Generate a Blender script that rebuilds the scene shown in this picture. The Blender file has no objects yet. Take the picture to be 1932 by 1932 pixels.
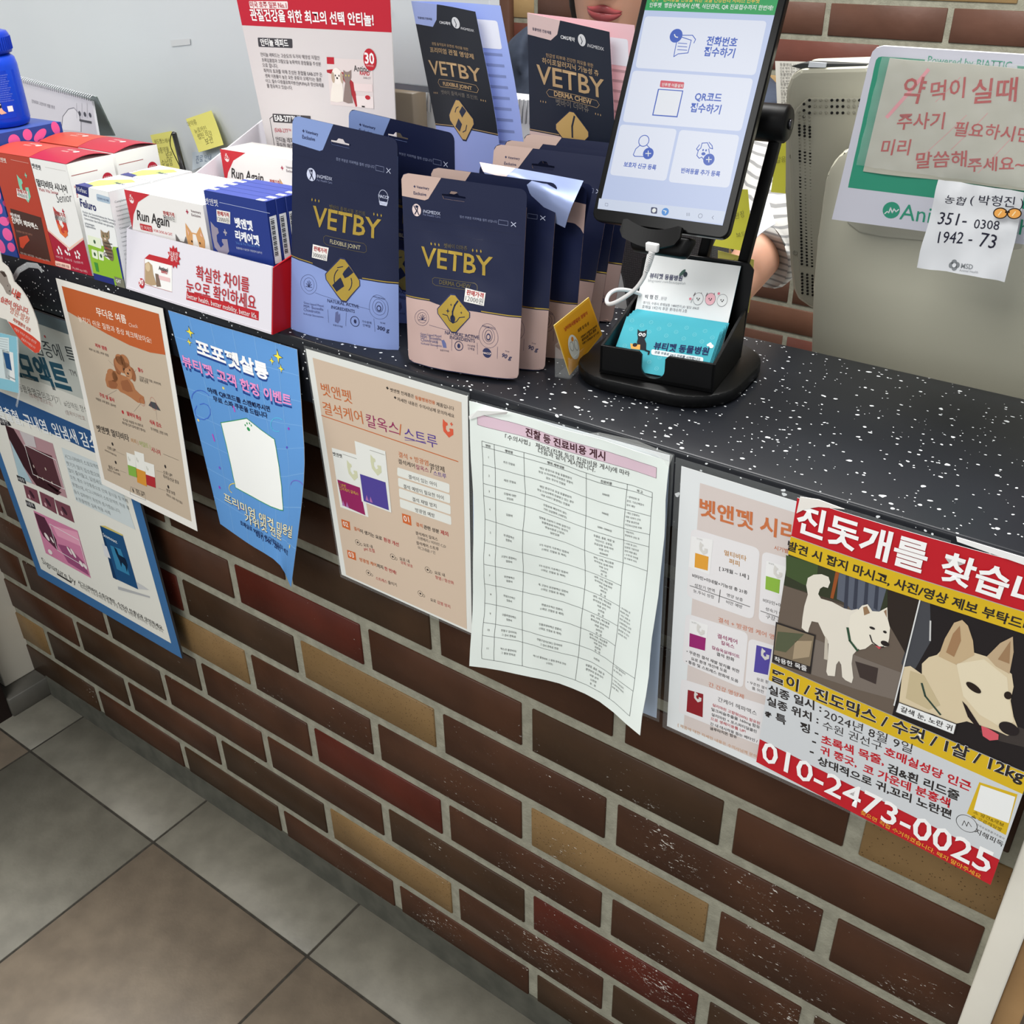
import bpy, bmesh, math, random
import numpy as np
from mathutils import Vector, Matrix

C = bpy.context.scene.collection
random.seed(7)
# ---------------------------------------------------------------- camera (solved from the photo's vanishing points)
CAM = np.array([1.1508517, -0.7063185, 1.3918815])
ROT = np.array([[0.80642779, 0.59109723, -0.01668206],
                [0.29690739, -0.42914241, -0.85304325],
                [-0.51139048, 0.68296476, -0.5215735]])      # rows: right, down, forward
FOC = 1914.0825
cd = bpy.data.cameras.new('camera'); cam = bpy.data.objects.new('camera', cd); C.objects.link(cam)
r_, d_, f_ = ROT
cam.matrix_world = Matrix(((r_[0], -d_[0], -f_[0], CAM[0]), (r_[1], -d_[1], -f_[1], CAM[1]), (r_[2], -d_[2], -f_[2], CAM[2]), (0, 0, 0, 1)))
cd.sensor_width = 36; cd.lens = FOC / 1932 * 36; cd.clip_start = 0.05
bpy.context.scene.camera = cam
# ---------------------------------------------------------------- light and exposure
w = bpy.data.worlds.new('world'); bpy.context.scene.world = w; w.use_nodes = True
w.node_tree.nodes['Background'].inputs[0].default_value = (0.95, 0.98, 1.0, 1)
w.node_tree.nodes['Background'].inputs[1].default_value = 0.85
def area(name, loc, target, sx, sy, power, col=(1, 1, 1)):
    l = bpy.data.lights.new(name, 'AREA'); l.shape = 'RECTANGLE'; l.size = sx; l.size_y = sy; l.energy = power; l.color = col
    o = bpy.data.objects.new(name, l); C.objects.link(o); o.location = loc
    o.rotation_euler = (Vector(target) - Vector(loc)).to_track_quat('-Z', 'Y').to_euler()
area('ceiling_panel_light', (0.5, 0.5, 2.5), (0.5, 0.5, 0), 1.2, 0.6, 54, (1, 0.995, 0.97))
area('lobby_panel_light', (0.6, -1.7, 2.5), (0.6, -1.4, 0), 1.2, 1.2, 43, (1, 0.995, 0.97))
area('left_panel_light', (-1.2, -0.6, 2.5), (-1.0, -0.5, 0), 0.6, 0.6, 18, (1, 0.93, 0.84))
vs = bpy.context.scene.view_settings
bpy.context.scene.display_settings.display_device = 'sRGB'
vs.view_transform = 'Standard'; vs.look = 'None'; vs.gamma = 1; vs.use_curve_mapping = False; vs.exposure = 0.0

# ---------------------------------------------------------------- measuring helpers
def on(x, y, ax, v):
    """the point of the place seen at photo pixel (x, y) on the plane axis ax = v"""
    d = np.array([(x - 966) / FOC, (y - 966) / FOC, 1.0]) @ ROT
    return CAM + (v - CAM[ax]) / d[ax] * d
def pj(X):
    q = (np.asarray(X, float) - CAM) @ ROT.T
    return q[..., :2] / q[..., 2:] * FOC + 966
def lin(c):
    return tuple((v / 12.92 if v <= 0.04045 else ((v + 0.055) / 1.055) ** 2.4) for v in (c[0] / 255, c[1] / 255, c[2] / 255))
MATS = {}
def mat(col, rough=0.5, metal=0.0, emit=0.0, alpha=1.0, trans=0.0, name=None, coat=0.0, spec=0.28):
    key = (tuple(col), rough, metal, emit, alpha, trans, coat, spec)
    if key in MATS: return MATS[key]
    m = bpy.data.materials.new(name or 'paint'); m.use_nodes = True
    b = m.node_tree.nodes['Principled BSDF']; c = lin(col)
    b.inputs['Base Color'].default_value = (*c, 1); b.inputs['Roughness'].default_value = rough
    b.inputs['Metallic'].default_value = metal; b.inputs['Alpha'].default_value = alpha
    b.inputs['Transmission Weight'].default_value = trans; b.inputs['Coat Weight'].default_value = coat
    b.inputs['Specular IOR Level'].default_value = spec
    if emit:
        b.inputs['Emission Color'].default_value = (*c, 1); b.inputs['Emission Strength'].default_value = emit
        b.inputs['Base Color'].default_value = (0, 0, 0, 1)
    MATS[key] = m
    return m
def tag(o, label=None, cat=None, group=None, kind=None):
    if label: o['label'] = label
    if cat: o['category'] = cat
    if group: o['group'] = group
    if kind: o['kind'] = kind
    return o
def link_mesh(name, me, parent=None, loc=None):
    o = bpy.data.objects.new(name, me); C.objects.link(o)
    if parent is not None: o.parent = parent
    if loc is not None: o.location = loc
    return o
def empty(name, loc):
    o = bpy.data.objects.new(name, None); C.objects.link(o); o.location = [float(v) for v in loc]; o.empty_display_size = 0.02
    return o

class MB:
    """collects shapes with materials, then links them as one mesh"""
    def __init__(s): s.bm = bmesh.new(); s.ms = []
    def mi(s, m):
        if m not in s.ms: s.ms.append(m)
        return s.ms.index(m)
    def faces(s, vs, fs, m, smooth=False):
        i = s.mi(m); bv = [s.bm.verts.new([float(c) for c in v]) for v in vs]
        for f in fs:
            try:
                g = s.bm.faces.new([bv[k] for k in f]); g.material_index = i; g.smooth = smooth
            except ValueError: pass
    def box(s, a, b, m, bev=0.0, seg=2, M=None):
        t = bmesh.new(); bmesh.ops.create_cube(t, size=1)
        a = np.array(a, float); b = np.array(b, float)
        for v in t.verts:
            v.co = Vector([float((a[k] + b[k]) / 2 + v.co[k] * abs(b[k] - a[k])) for k in range(3)])
        if bev: bmesh.ops.bevel(t, geom=t.edges[:], offset=bev, segments=seg, affect='EDGES', profile=0.5)
        if M is not None: bmesh.ops.transform(t, matrix=M, verts=t.verts)
        s.merge(t, m, bool(bev))
    def hexa(s, p, m, bev=0.0, seg=2):
        """box from 8 points: bottom 4 counter-clockwise, top 4"""
        t = bmesh.new(); v = [t.verts.new([float(c) for c in q]) for q in p]
        for f in ((3, 2, 1, 0), (4, 5, 6, 7), (0, 1, 5, 4), (1, 2, 6, 5), (2, 3, 7, 6), (3, 0, 4, 7)): t.faces.new([v[k] for k in f])
        bmesh.ops.recalc_face_normals(t, faces=t.faces)
        if bev: bmesh.ops.bevel(t, geom=t.edges[:], offset=bev, segments=seg, affect='EDGES', profile=0.5)
        s.merge(t, m, bool(bev))
    def merge(s, t, m, smooth=False):
        i = s.mi(m); mp = {}
        for v in t.verts: mp[v] = s.bm.verts.new(v.co)
        for f in t.faces:
            g = s.bm.faces.new([mp[v] for v in f.verts]); g.material_index = i; g.smooth = smooth
        t.free()
    def tube(s, pts, r, m, n=10, cap=True, flat=1.0, up=None):
        pts = [Vector([float(c) for c in p]) for p in pts]; N = len(pts)
        rs = r if isinstance(r, (list, tuple)) else [r] * N; rings = []
        prev = None
        for k, p in enumerate(pts):
            t = (pts[min(k + 1, N - 1)] - pts[max(k - 1, 0)]).normalized()
            if prev is None:
                a = Vector(up) if up else (Vector((0, 0, 1)) if abs(t.z) < 0.9 else Vector((1, 0, 0)))
            else: a = prev
            a = (a - t * a.dot(t)).normalized(); prev = a; b = t.cross(a)
            rings.append([p + a * (math.cos(2 * math.pi * j / n) * rs[k]) + b * (math.sin(2 * math.pi * j / n) * rs[k] * flat) for j in range(n)])
        vs = [v for q in rings for v in q]
        fs = [(k * n + j, k * n + (j + 1) % n, (k + 1) * n + (j + 1) % n, (k + 1) * n + j) for k in range(N - 1) for j in range(n)]
        if cap: fs += [tuple(range(n - 1, -1, -1)), tuple((N - 1) * n + j for j in range(n))]
        s.faces(vs, fs, m, True)
    def lathe(s, c, prof, m, n=32, axis=None):
        """prof: (radius, height) from the bottom; centre c"""
        vs = []; fs = []
        for r, h in prof:
            for j in range(n):
                a = 2 * math.pi * j / n; vs.append((c[0] + r * math.cos(a), c[1] + r * math.sin(a), c[2] + h))
        N = len(prof)
        fs = [(k * n + j, k * n + (j + 1) % n, (k + 1) * n + (j + 1) % n, (k + 1) * n + j) for k in range(N - 1) for j in range(n)]
        fs += [tuple(range(n - 1, -1, -1)), tuple((N - 1) * n + j for j in range(n))]
        if axis is not None:
            q = Vector((0, 0, 1)).rotation_difference(Vector([float(x) for x in axis])); cc = Vector([float(x) for x in c])
            vs = [cc + q @ (Vector([float(x) for x in v]) - cc) for v in vs]
        s.faces(vs, fs, m, True)
    def prism(s, pts, d, m, bev=0.0):
        """planar 3-D outline pushed along the vector d"""
        t = bmesh.new(); v = [t.verts.new([float(c) for c in p]) for p in pts]; f = t.faces.new(v)
        r = bmesh.ops.extrude_face_region(t, geom=[f]); nv = [e for e in r['geom'] if isinstance(e, bmesh.types.BMVert)]
        bmesh.ops.translate(t, vec=Vector([float(c) for c in d]), verts=nv); bmesh.ops.recalc_face_normals(t, faces=t.faces)
        if bev: bmesh.ops.bevel(t, geom=t.edges[:], offset=bev, segments=2, affect='EDGES', profile=0.5)
        s.merge(t, m, False)
    def build(s, name, parent=None, loc=None, label=None):
        me = bpy.data.meshes.new(name)
        org = np.array(loc, float) if loc is not None else None
        if org is not None: bmesh.ops.translate(s.bm, vec=Vector([float(-c) for c in org]), verts=s.bm.verts)
        s.bm.to_mesh(me); s.bm.free()
        for m in s.ms: me.materials.append(m)
        o = link_mesh(name, me, parent, None if org is None else [float(c) for c in org])
        if parent is not None:
            pl = Vector(parent.location)
            if parent.parent: pl += Vector(parent.parent.location)
            o.location = Vector(o.location) - pl if org is not None else -pl
        if label: o['label'] = label
        return o

def smooth_by_angle(o, deg=35):
    me = o.data
    for p in me.polygons: p.use_smooth = True
    me.set_sharp_from_angle(angle=math.radians(deg))

# ---------------------------------------------------------------- printed surfaces
class Patch:
    """smooth surface through a grid of points (rows from the top down, columns left to right); n = number of cuts when curved"""
    def __init__(s, G, nu=0, nv=0, bul=None):
        s.G = np.array(G, float); s.nu, s.nv, s.bul = nu, nv, bul
        g = s.G
        if not (nu or nv) and g.shape[:2] == (2, 2):
            n = np.cross(g[0, 1] - g[0, 0], g[1, 0] - g[0, 0]); n /= np.linalg.norm(n)
            if abs((g[1, 1] - g[0, 0]).dot(n)) > 4e-5: s.nu = s.nv = 8      # a twisted sheet
        s.W = 0.5 * (sum(np.linalg.norm(g[0, j + 1] - g[0, j]) for j in range(g.shape[1] - 1)) + sum(np.linalg.norm(g[-1, j + 1] - g[-1, j]) for j in range(g.shape[1] - 1)))
        s.H = 0.5 * (sum(np.linalg.norm(g[i + 1, 0] - g[i, 0]) for i in range(g.shape[0] - 1)) + sum(np.linalg.norm(g[i + 1, -1] - g[i, -1]) for i in range(g.shape[0] - 1)))
    @staticmethod
    def _w(t, n):
        t = np.asarray(t, float) * (n - 1); W = np.zeros((t.size, n)); r = np.arange(t.size)
        k = np.clip(np.floor(t).astype(int), 0, n - 2); f = t - k
        if n == 2: W[r, 0] = 1 - f; W[r, 1] = f; return W
        f2, f3 = f * f, f ** 3
        for o, c in ((-1, (-f + 2 * f2 - f3) / 2), (0, (2 - 5 * f2 + 3 * f3) / 2), (1, (f + 4 * f2 - 3 * f3) / 2), (2, (-f2 + f3) / 2)):
            kk = k + o
            lo = kk < 0; hi = kk > n - 1; md = ~lo & ~hi
            W[r[md], kk[md]] += c[md]
            W[r[lo], 0] += 2 * c[lo]; W[r[lo], 1] -= c[lo]
            W[r[hi], n - 1] += 2 * c[hi]; W[r[hi], n - 2] -= c[hi]
        return W
    def base(s, u, v):
        Wu = s._w(u, s.G.shape[1]); Wv = s._w(v, s.G.shape[0])
        return np.einsum('ki,kj,ijc->kc', Wv, Wu, s.G)
    def at(s, u, v, h=0):
        u = np.atleast_1d(np.asarray(u, float)); v = np.atleast_1d(np.asarray(v, float)); e = 1e-3
        P = s.base(u, v); du = s.base(u + e, v) - s.base(u - e, v); dv = s.base(u, v + e) - s.base(u, v - e)
        n = np.cross(du, -dv); n /= np.linalg.norm(n, axis=1)[:, None] + 1e-12
        hh = np.broadcast_to(np.asarray(h, float), u.shape)
        if s.bul is not None: hh = hh + s.bul(u, v) * s.sgn
        return P + n * hh[:, None]
    sgn = 1
    def flat_at(s, u, y, h):
        """same surface made of the flat triangles of its own grid, so that layers stay parallel; y runs upwards"""
        if not (s.nu or s.nv): return s.at(u, 1 - y, h)
        a, b = max(s.nu, 1), max(s.nv, 1)
        U, Y = np.meshgrid(np.linspace(0, 1, a + 1), np.linspace(0, 1, b + 1)); P0 = s.at(U.ravel(), 1 - Y.ravel(), 0.0); N0 = (s.at(U.ravel(), 1 - Y.ravel(), 0.001) - P0) * 1000
        i = np.clip(np.floor(u * a + 1e-9).astype(int), 0, a - 1); j = np.clip(np.floor(y * b + 1e-9).astype(int), 0, b - 1); f = u * a - i; g = y * b - j; S = a + 1
        lo = (f + g) <= 1.0 + 1e-9
        k00, k10, k01, k11 = j * S + i, j * S + i + 1, (j + 1) * S + i, (j + 1) * S + i + 1
        w = np.where(lo, 1 - f - g, 0.0)[:, None], np.where(lo, f, 1 - g)[:, None], np.where(lo, g, 1 - f)[:, None], np.where(lo, 0.0, f + g - 1)[:, None]
        mix = lambda A: w[0] * A[k00] + w[1] * A[k10] + w[2] * A[k01] + w[3] * A[k11]
        return mix(P0) + mix(N0) * np.asarray(h)[:, None]
    def inv(s, x, y):
        u = np.array([0.5]); v = np.array([0.5]); t = np.array([x, y], float); e = 1e-4
        for _ in range(12):
            p = pj(s.at(u, v))[0]; a = (pj(s.at(u + e, v))[0] - p) / e; b = (pj(s.at(u, v + e))[0] - p) / e
            M = np.array([a, b]).T; d = np.linalg.solve(M, t - p); d = np.clip(d, -0.5, 0.5); u = u + d[0]; v = v + d[1]
            if abs(d).max() < 1e-6: break
        return float(u[0]), float(v[0])

TXT = {}     # (weight) -> list of strings, filled on the first pass
WTS = (-.008, 0.0, .012, .026, .042)
def wq(w): return min(WTS, key=lambda q: abs(q - w))
def need(st, wt):
    L = TXT.setdefault(wt, [])
    if st not in L: L.append(st)
GL = {}
def typeset():
    """mesh every string once; Korean comes from Blender's own fallback font"""
    for wt, LL in TXT.items():
        for c0 in range(0, len(LL), 12):
            L = LL[c0:c0 + 12]
            cu = bpy.data.curves.new('lettering', 'FONT'); cu.body = '\n'.join(L); cu.space_line = 4.0
            cu.resolution_u = 2; cu.offset = wt
            o = bpy.data.objects.new('lettering', cu); C.objects.link(o)
            bpy.context.view_layer.update()
            me = o.evaluated_get(bpy.context.evaluated_depsgraph_get()).to_mesh()
            co = np.empty(len(me.vertices) * 3); me.vertices.foreach_get('co', co); co = co.reshape(-1, 3)[:, :2]
            per = {}
            for p in me.polygons:
                vi = list(p.vertices); k = int(round((0.35 - sum(co[i, 1] for i in vi) / len(vi)) / 4.0)); per.setdefault(k, []).append(vi)
            for k, polys in per.items():
                if k < 0 or k >= len(L): continue
                ids = sorted({i for q in polys for i in q}); mp = {i: n for n, i in enumerate(ids)}
                v = co[ids].copy(); v[:, 1] += 4.0 * k
                GL[(L[k], wt)] = (v, [[mp[i] for i in q] for q in polys], v[:, 0].min(), v[:, 0].max())
            bpy.data.objects.remove(o); bpy.data.curves.remove(cu)
LAY = 0.00012
class Pr:
    """a print: flat artwork laid on a Patch. Coordinates are read off the photo (crop origin ox, oy and zoom k) or given as fractions with F=True"""
    def __init__(s, patch, base=None, rough=0.5, coat=0.0, emit=0.0, lay=LAY):
        s.p = patch; s.it = []; s.o = (0, 0, 1.0); s.rough = rough; s.coat = coat; s.emit = emit; s.lay = lay; s.cut = []
        if base is not None: s.it.append(('poly', [(0, 0), (1, 0), (1, 1), (0, 1)], base, 0))
    def crop(s, ox, oy, k): s.o = (ox, oy, k); return s
    def uv(s, p, F=False):
        if F: return p
        return s.p.inv(s.o[0] + p[0] / s.o[2], s.o[1] + p[1] / s.o[2])
    def poly(s, pts, col, l=1, F=False): s.it.append(('poly', [s.uv(p, F) for p in pts], col, l)); return s
    def rect(s, u0, v0, u1, v1, col, l=1): return s.poly([(u0, v0), (u1, v0), (u1, v1), (u0, v1)], col, l, True)
    def rrect(s, pts, col, l=1, r=0.15, F=False):
        q = [np.array(s.uv(p, F)) for p in pts]; out = []
        W = np.array([s.p.W, s.p.H])
        for i in range(4):
            a, b, c = q[i - 1], q[i], q[(i + 1) % 4]
            mn = min(np.linalg.norm((a - b) * W), np.linalg.norm((c - b) * W))
            d1 = (a - b) / (np.linalg.norm((a - b) * W) + 1e-9) * mn * r; d2 = (c - b) / (np.linalg.norm((c - b) * W) + 1e-9) * mn * r
            for t in (0, .25, .5, .75, 1):
                out.append(tuple((1 - t) ** 2 * (b + d1) + 2 * t * (1 - t) * b + t * t * (b + d2)))
        s.it.append(('poly', out, col, l)); return s
    def ell(s, c, rx, ry, col, l=1, n=22, a0=0, F=False):
        """ellipse in the surface's own metres; rx, ry in mm"""
        u, v = s.uv(c, F); pts = []
        for k in range(n):
            a = 2 * math.pi * k / n; x, y = rx * math.cos(a), ry * math.sin(a); ca, sa = math.cos(a0), math.sin(a0)
            x, y = x * ca - y * sa, x * sa + y * ca
            pts.append((u + x / 1000 / s.p.W, v - y / 1000 / s.p.H))
        s.it.append(('poly', pts, col, l)); return s
    def ring(s, c, r, w, col, l=1, n=24, F=False, ry=None):
        u, v = s.uv(c, F); ry = ry or r
        P = [(u + r * math.cos(2 * math.pi * k / n) / 1000 / s.p.W, v - ry * math.sin(2 * math.pi * k / n) / 1000 / s.p.H) for k in range(n + 1)]
        s.it.append(('line', P, w, col, l)); return s
    def line(s, pts, w, col, l=1, F=False, close=False):
        P = [s.uv(p, F) for p in pts]
        if close: P.append(P[0])
        s.it.append(('line', P, w, col, l)); return s
    def text(s, st, x0, y0, x1, y1, col, wt=0.0, h=1.0, l=3, sh=0.0, F=False, jit=0.0):
        wt = wq(wt); need(st, wt); a = s.uv((x0, y0), F); b = s.uv((x1, y1), F)
        s.it.append(('text', st, a, b, col, wt, h, l, sh, jit)); return s
    def ts(s, st, u, v, mm, col, wt=0.0, h=1.0, l=3, al='c'):
        wt = wq(wt); need(st, wt); s.it.append(('size', st, (u, v), mm, col, wt, h, l, al)); return s
    def texts(s, rows, col=(40, 38, 40), wt=0.0):
        for r in rows:
            c = r[5] if len(r) > 5 and r[5] is not None else col; w_ = r[6] if len(r) > 6 else wt; h = r[7] if len(r) > 7 else 1.0
            s.text(r[0], r[1], r[2], r[3], r[4], c, w_, h)
        return s
    def shape(s, pts, c, sx, sy, col, l=2, rot=0.0, F=False):
        """unit outline placed at c, scaled to mm"""
        u, v = s.uv(c, F); ca, sa = math.cos(rot), math.sin(rot)
        s.it.append(('poly', [(u + (x * sx * ca - y * sy * sa) / 1000 / s.p.W, v - (x * sx * sa + y * sy * ca) / 1000 / s.p.H) for x, y in pts], col, l)); return s
    def mesh(s, mb, back=None, thick=0.0):
        p = s.p; W, H = p.W, p.H
        t = bmesh.new(); slots = {}
        def face(pts, col, z):
            k = slots.setdefault(col, len(slots)); area2 = 0
            for i in range(len(pts)):
                a, b = pts[i], pts[(i + 1) % len(pts)]; area2 += a[0] * b[1] - a[1] * b[0]
            if area2 < 0: pts = pts[::-1]
            try:
                f = t.faces.new([t.verts.new((float(q[0]), float(q[1]), float(z))) for q in pts]); f.material_index = k
            except ValueError: pass
        for it in s.it:
            if it[0] == 'poly':
                _, pts, col, l = it; face([(a * W, (1 - b) * H) for a, b in pts], col, l * s.lay)
            elif it[0] == 'line':
                _, pts, wd, col, l = it; q = [np.array((a * W, (1 - b) * H)) for a, b in pts]
                for a, b in zip(q, q[1:]):
                    d = b - a; L = np.linalg.norm(d)
                    if L < 1e-7: continue
                    n = np.array((-d[1], d[0])) / L * wd / 2000; e = d / L * wd / 2000 * 0.6
                    face([a - e - n, b + e - n, b + e + n, a - e + n], col, l * s.lay)
        for it in s.it:
            if it[0] in ('text', 'size'):
                if it[0] == 'size':
                    _, st, a, mm, col, wt, h, l, al = it
                    if (st, wt) not in GL: continue
                    wd = (GL[(st, wt)][3] - GL[(st, wt)][2]) * mm / 1000 / W; x_ = a[0] - (wd / 2 if al == 'c' else 0)
                    it = ('text', st, (x_, a[1]), (x_ + wd, a[1]), col, wt, h, l, 0, 0)
                _, st, a, b, col, wt, h, l, sh, jit = it
                if (st, wt) not in GL: continue
                v, polys, x0, x1 = GL[(st, wt)]
                a = np.array((a[0] * W, (1 - a[1]) * H)); b = np.array((b[0] * W, (1 - b[1]) * H)); d = b - a; L = np.linalg.norm(d)
                ex = d / L; ey = np.array((-ex[1], ex[0])); sc = L / (x1 - x0)
                X = (v[:, 0] - x0) * sc + v[:, 1] * sc * sh; Y = v[:, 1] * sc * (1 + (h - 1) * .28)
                if jit: Y = Y + np.sin(X / (sc * 0.9)) * sc * jit
                q = a + X[:, None] * ex + Y[:, None] * ey
                k = slots.setdefault(col, len(slots)); z = l * s.lay
                bv = [t.verts.new((float(c[0]), float(c[1]), z)) for c in q]
                for pl in polys:
                    try:
                        f = t.faces.new([bv[i] for i in pl]); f.material_index = k; f.normal_update()
                        if f.normal.z < 0: f.normal_flip()
                    except ValueError: pass
        for i in range(1, p.nu):
            bmesh.ops.bisect_plane(t, geom=t.verts[:] + t.edges[:] + t.faces[:], plane_co=(W * i / p.nu, 0, 0), plane_no=(1, 0, 0), dist=1e-7)
        for i in range(1, p.nv):
            bmesh.ops.bisect_plane(t, geom=t.verts[:] + t.edges[:] + t.faces[:], plane_co=(0, H * i / p.nv, 0), plane_no=(0, 1, 0), dist=1e-7)
        if p.nu or p.nv:
            cu, cv = W / max(p.nu, 1), H / max(p.nv, 1); nn = Vector((cv, cu, 0)).normalized()
            for i in range(1, max(p.nu, 1) + max(p.nv, 1)):
                bmesh.ops.bisect_plane(t, geom=t.verts[:] + t.edges[:] + t.faces[:], plane_co=(i * cu, 0, 0), plane_no=nn, dist=1e-7)
        t.verts.index_update()
        co = np.array([v.co[:] for v in t.verts]).reshape(-1, 3)
        P = p.flat_at(co[:, 0] / W, co[:, 1] / H, co[:, 2] + 0.00005)
        for v, q in zip(t.verts, P): v.co = Vector(q.tolist())
        ml = {i: mb.mi(mat(c, s.rough, emit=s.emit, coat=s.coat) if not isinstance(c, bpy.types.Material) else c) for c, i in slots.items()}
        bv = [mb.bm.verts.new(v.co) for v in t.verts]
        for f in t.faces:
            try:
                g = mb.bm.faces.new([bv[v.index] for v in f.verts]); g.material_index = ml[f.material_index]
                g.smooth = bool(p.nu or p.nv)
            except ValueError: pass
        t.free()
JOBS = []
def job(fn): JOBS.append(fn); return fn
def printed(name, prints, parent=None, extra=None, loc=None, label=None):
    """object made now, its mesh filled after all lettering has been set"""
    me = bpy.data.meshes.new(name); o = link_mesh(name, me, parent)
    if loc is None and parent is None: loc = prints[0].p.base([.5], [1.0])[0]
    org = np.zeros(3) if loc is None else np.array(loc, float)
    pl = np.zeros(3)
    if parent is not None:
        pl = np.array(parent.location[:])
        if parent.parent: pl = pl + np.array(parent.parent.location[:])
    o.location = [float(c) for c in (org - pl)]
    if label: o['label'] = label
    def run():
        mb = MB()
        if extra: extra(mb)
        for q in prints: q.mesh(mb)
        bmesh.ops.translate(mb.bm, vec=Vector([float(-c) for c in org]), verts=mb.bm.verts)
        mb.bm.to_mesh(me); mb.bm.free()
        for m in mb.ms: me.materials.append(m)
    JOBS.append(run)
    return o
def sheet_back(patch, col, th=0.0004, nu=None, nv=None, rough=0.6):
    """back face and rim of a sheet so that it has real thickness"""
    def f(mb):
        a, b = nu or max(patch.nu, 1), nv or max(patch.nv, 1); m = mat(col, rough)
        U, V = np.meshgrid(np.linspace(0, 1, a + 1), np.linspace(0, 1, b + 1)); n = U.size; S = a + 1
        A = patch.at(U.ravel(), V.ravel(), 0.0); B = patch.at(U.ravel(), V.ravel(), -th)
        fs = [q[::-1] for i in range(b) for j in range(a) for q in ((i * S + j + n, (i + 1) * S + j + n, (i + 1) * S + j + 1 + n), (i * S + j + n, (i + 1) * S + j + 1 + n, i * S + j + 1 + n))]
        rim = [j for j in range(a)] + [i * S + a for i in range(b)] + [b * S + j for j in range(a, 0, -1)] + [i * S for i in range(b, 0, -1)]
        fs += [(rim[k], rim[(k + 1) % len(rim)], rim[(k + 1) % len(rim)] + n, rim[k] + n) for k in range(len(rim))]
        mb.faces(np.vstack([A, B]), fs, m, False)
    return f
def px4(pts, ys, o=(0, 0, 1.0)):
    """2x2 grid from corner pixels TL TR BR BL at depths ys"""
    P = [on(o[0] + x / o[2], o[1] + y / o[2], 1, d) for (x, y), d in zip(pts, ys)]
    return [[P[0], P[1]], [P[3], P[2]]]
def grid(rows, o):
    return [[on(o[0] + x / o[2], o[1] + y / o[2], 1, d) for x, y, d in r] for r in rows]
DOG = [(-.75, .95), (-.35, .7), (-.05, .65), (0, .4), (-.3, .25), (-.35, -.1), (-.05, -.4), (.35, -.2), (.2, -.05), (.25, .1), (.85, .15), (.85, -.5), (.1, -1), (-.75, -.45), (-.85, .2)]
PLUS = [(-.3, 1), (.3, 1), (.3, .3), (1, .3), (1, -.3), (.3, -.3), (.3, -1), (-.3, -1), (-.3, -.3), (-1, -.3), (-1, .3), (-.3, .3)]
STAR4 = [(0, 1), (.22, .22), (1, 0), (.22, -.22), (0, -1), (-.22, -.22), (-1, 0), (-.22, .22)]
def starburst(n=11, r=.72): return [((1 if k % 2 == 0 else r) * math.cos(math.pi * k / n), (1 if k % 2 == 0 else r) * math.sin(math.pi * k / n)) for k in range(2 * n)]
WHITE = (236, 236, 232); INK = (42, 40, 42)
# ================================================================ the setting
def nodes(m): return m.node_tree.nodes, m.node_tree.links, m.node_tree.nodes['Principled BSDF']
def noisy(name, a, b, scale, rough=0.6, detail=4, bump=0.0, bscale=None, stops=(0.35, 0.65)):
    m = bpy.data.materials.new(name); m.use_nodes = True; N, L, B = nodes(m)
    tc = N.new('ShaderNodeTexCoord'); n = N.new('ShaderNodeTexNoise'); n.inputs['Scale'].default_value = scale; n.inputs['Detail'].default_value = detail
    r = N.new('ShaderNodeValToRGB'); r.color_ramp.elements[0].position = stops[0]; r.color_ramp.elements[1].position = stops[1]
    r.color_ramp.elements[0].color = (*lin(a), 1); r.color_ramp.elements[1].color = (*lin(b), 1)
    L.new(tc.outputs['Object'], n.inputs['Vector']); L.new(n.outputs['Fac'], r.inputs['Fac']); L.new(r.outputs['Color'], B.inputs['Base Color'])
    B.inputs['Roughness'].default_value = rough
    if bump:
        n2 = N.new('ShaderNodeTexNoise'); n2.inputs['Scale'].default_value = bscale or scale * 4; bp = N.new('ShaderNodeBump')
        bp.inputs['Strength'].default_value = bump; bp.inputs['Distance'].default_value = 0.002
        L.new(tc.outputs['Object'], n2.inputs['Vector']); L.new(n2.outputs['Fac'], bp.inputs['Height']); L.new(bp.outputs['Normal'], B.inputs['Normal'])
    return m
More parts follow.
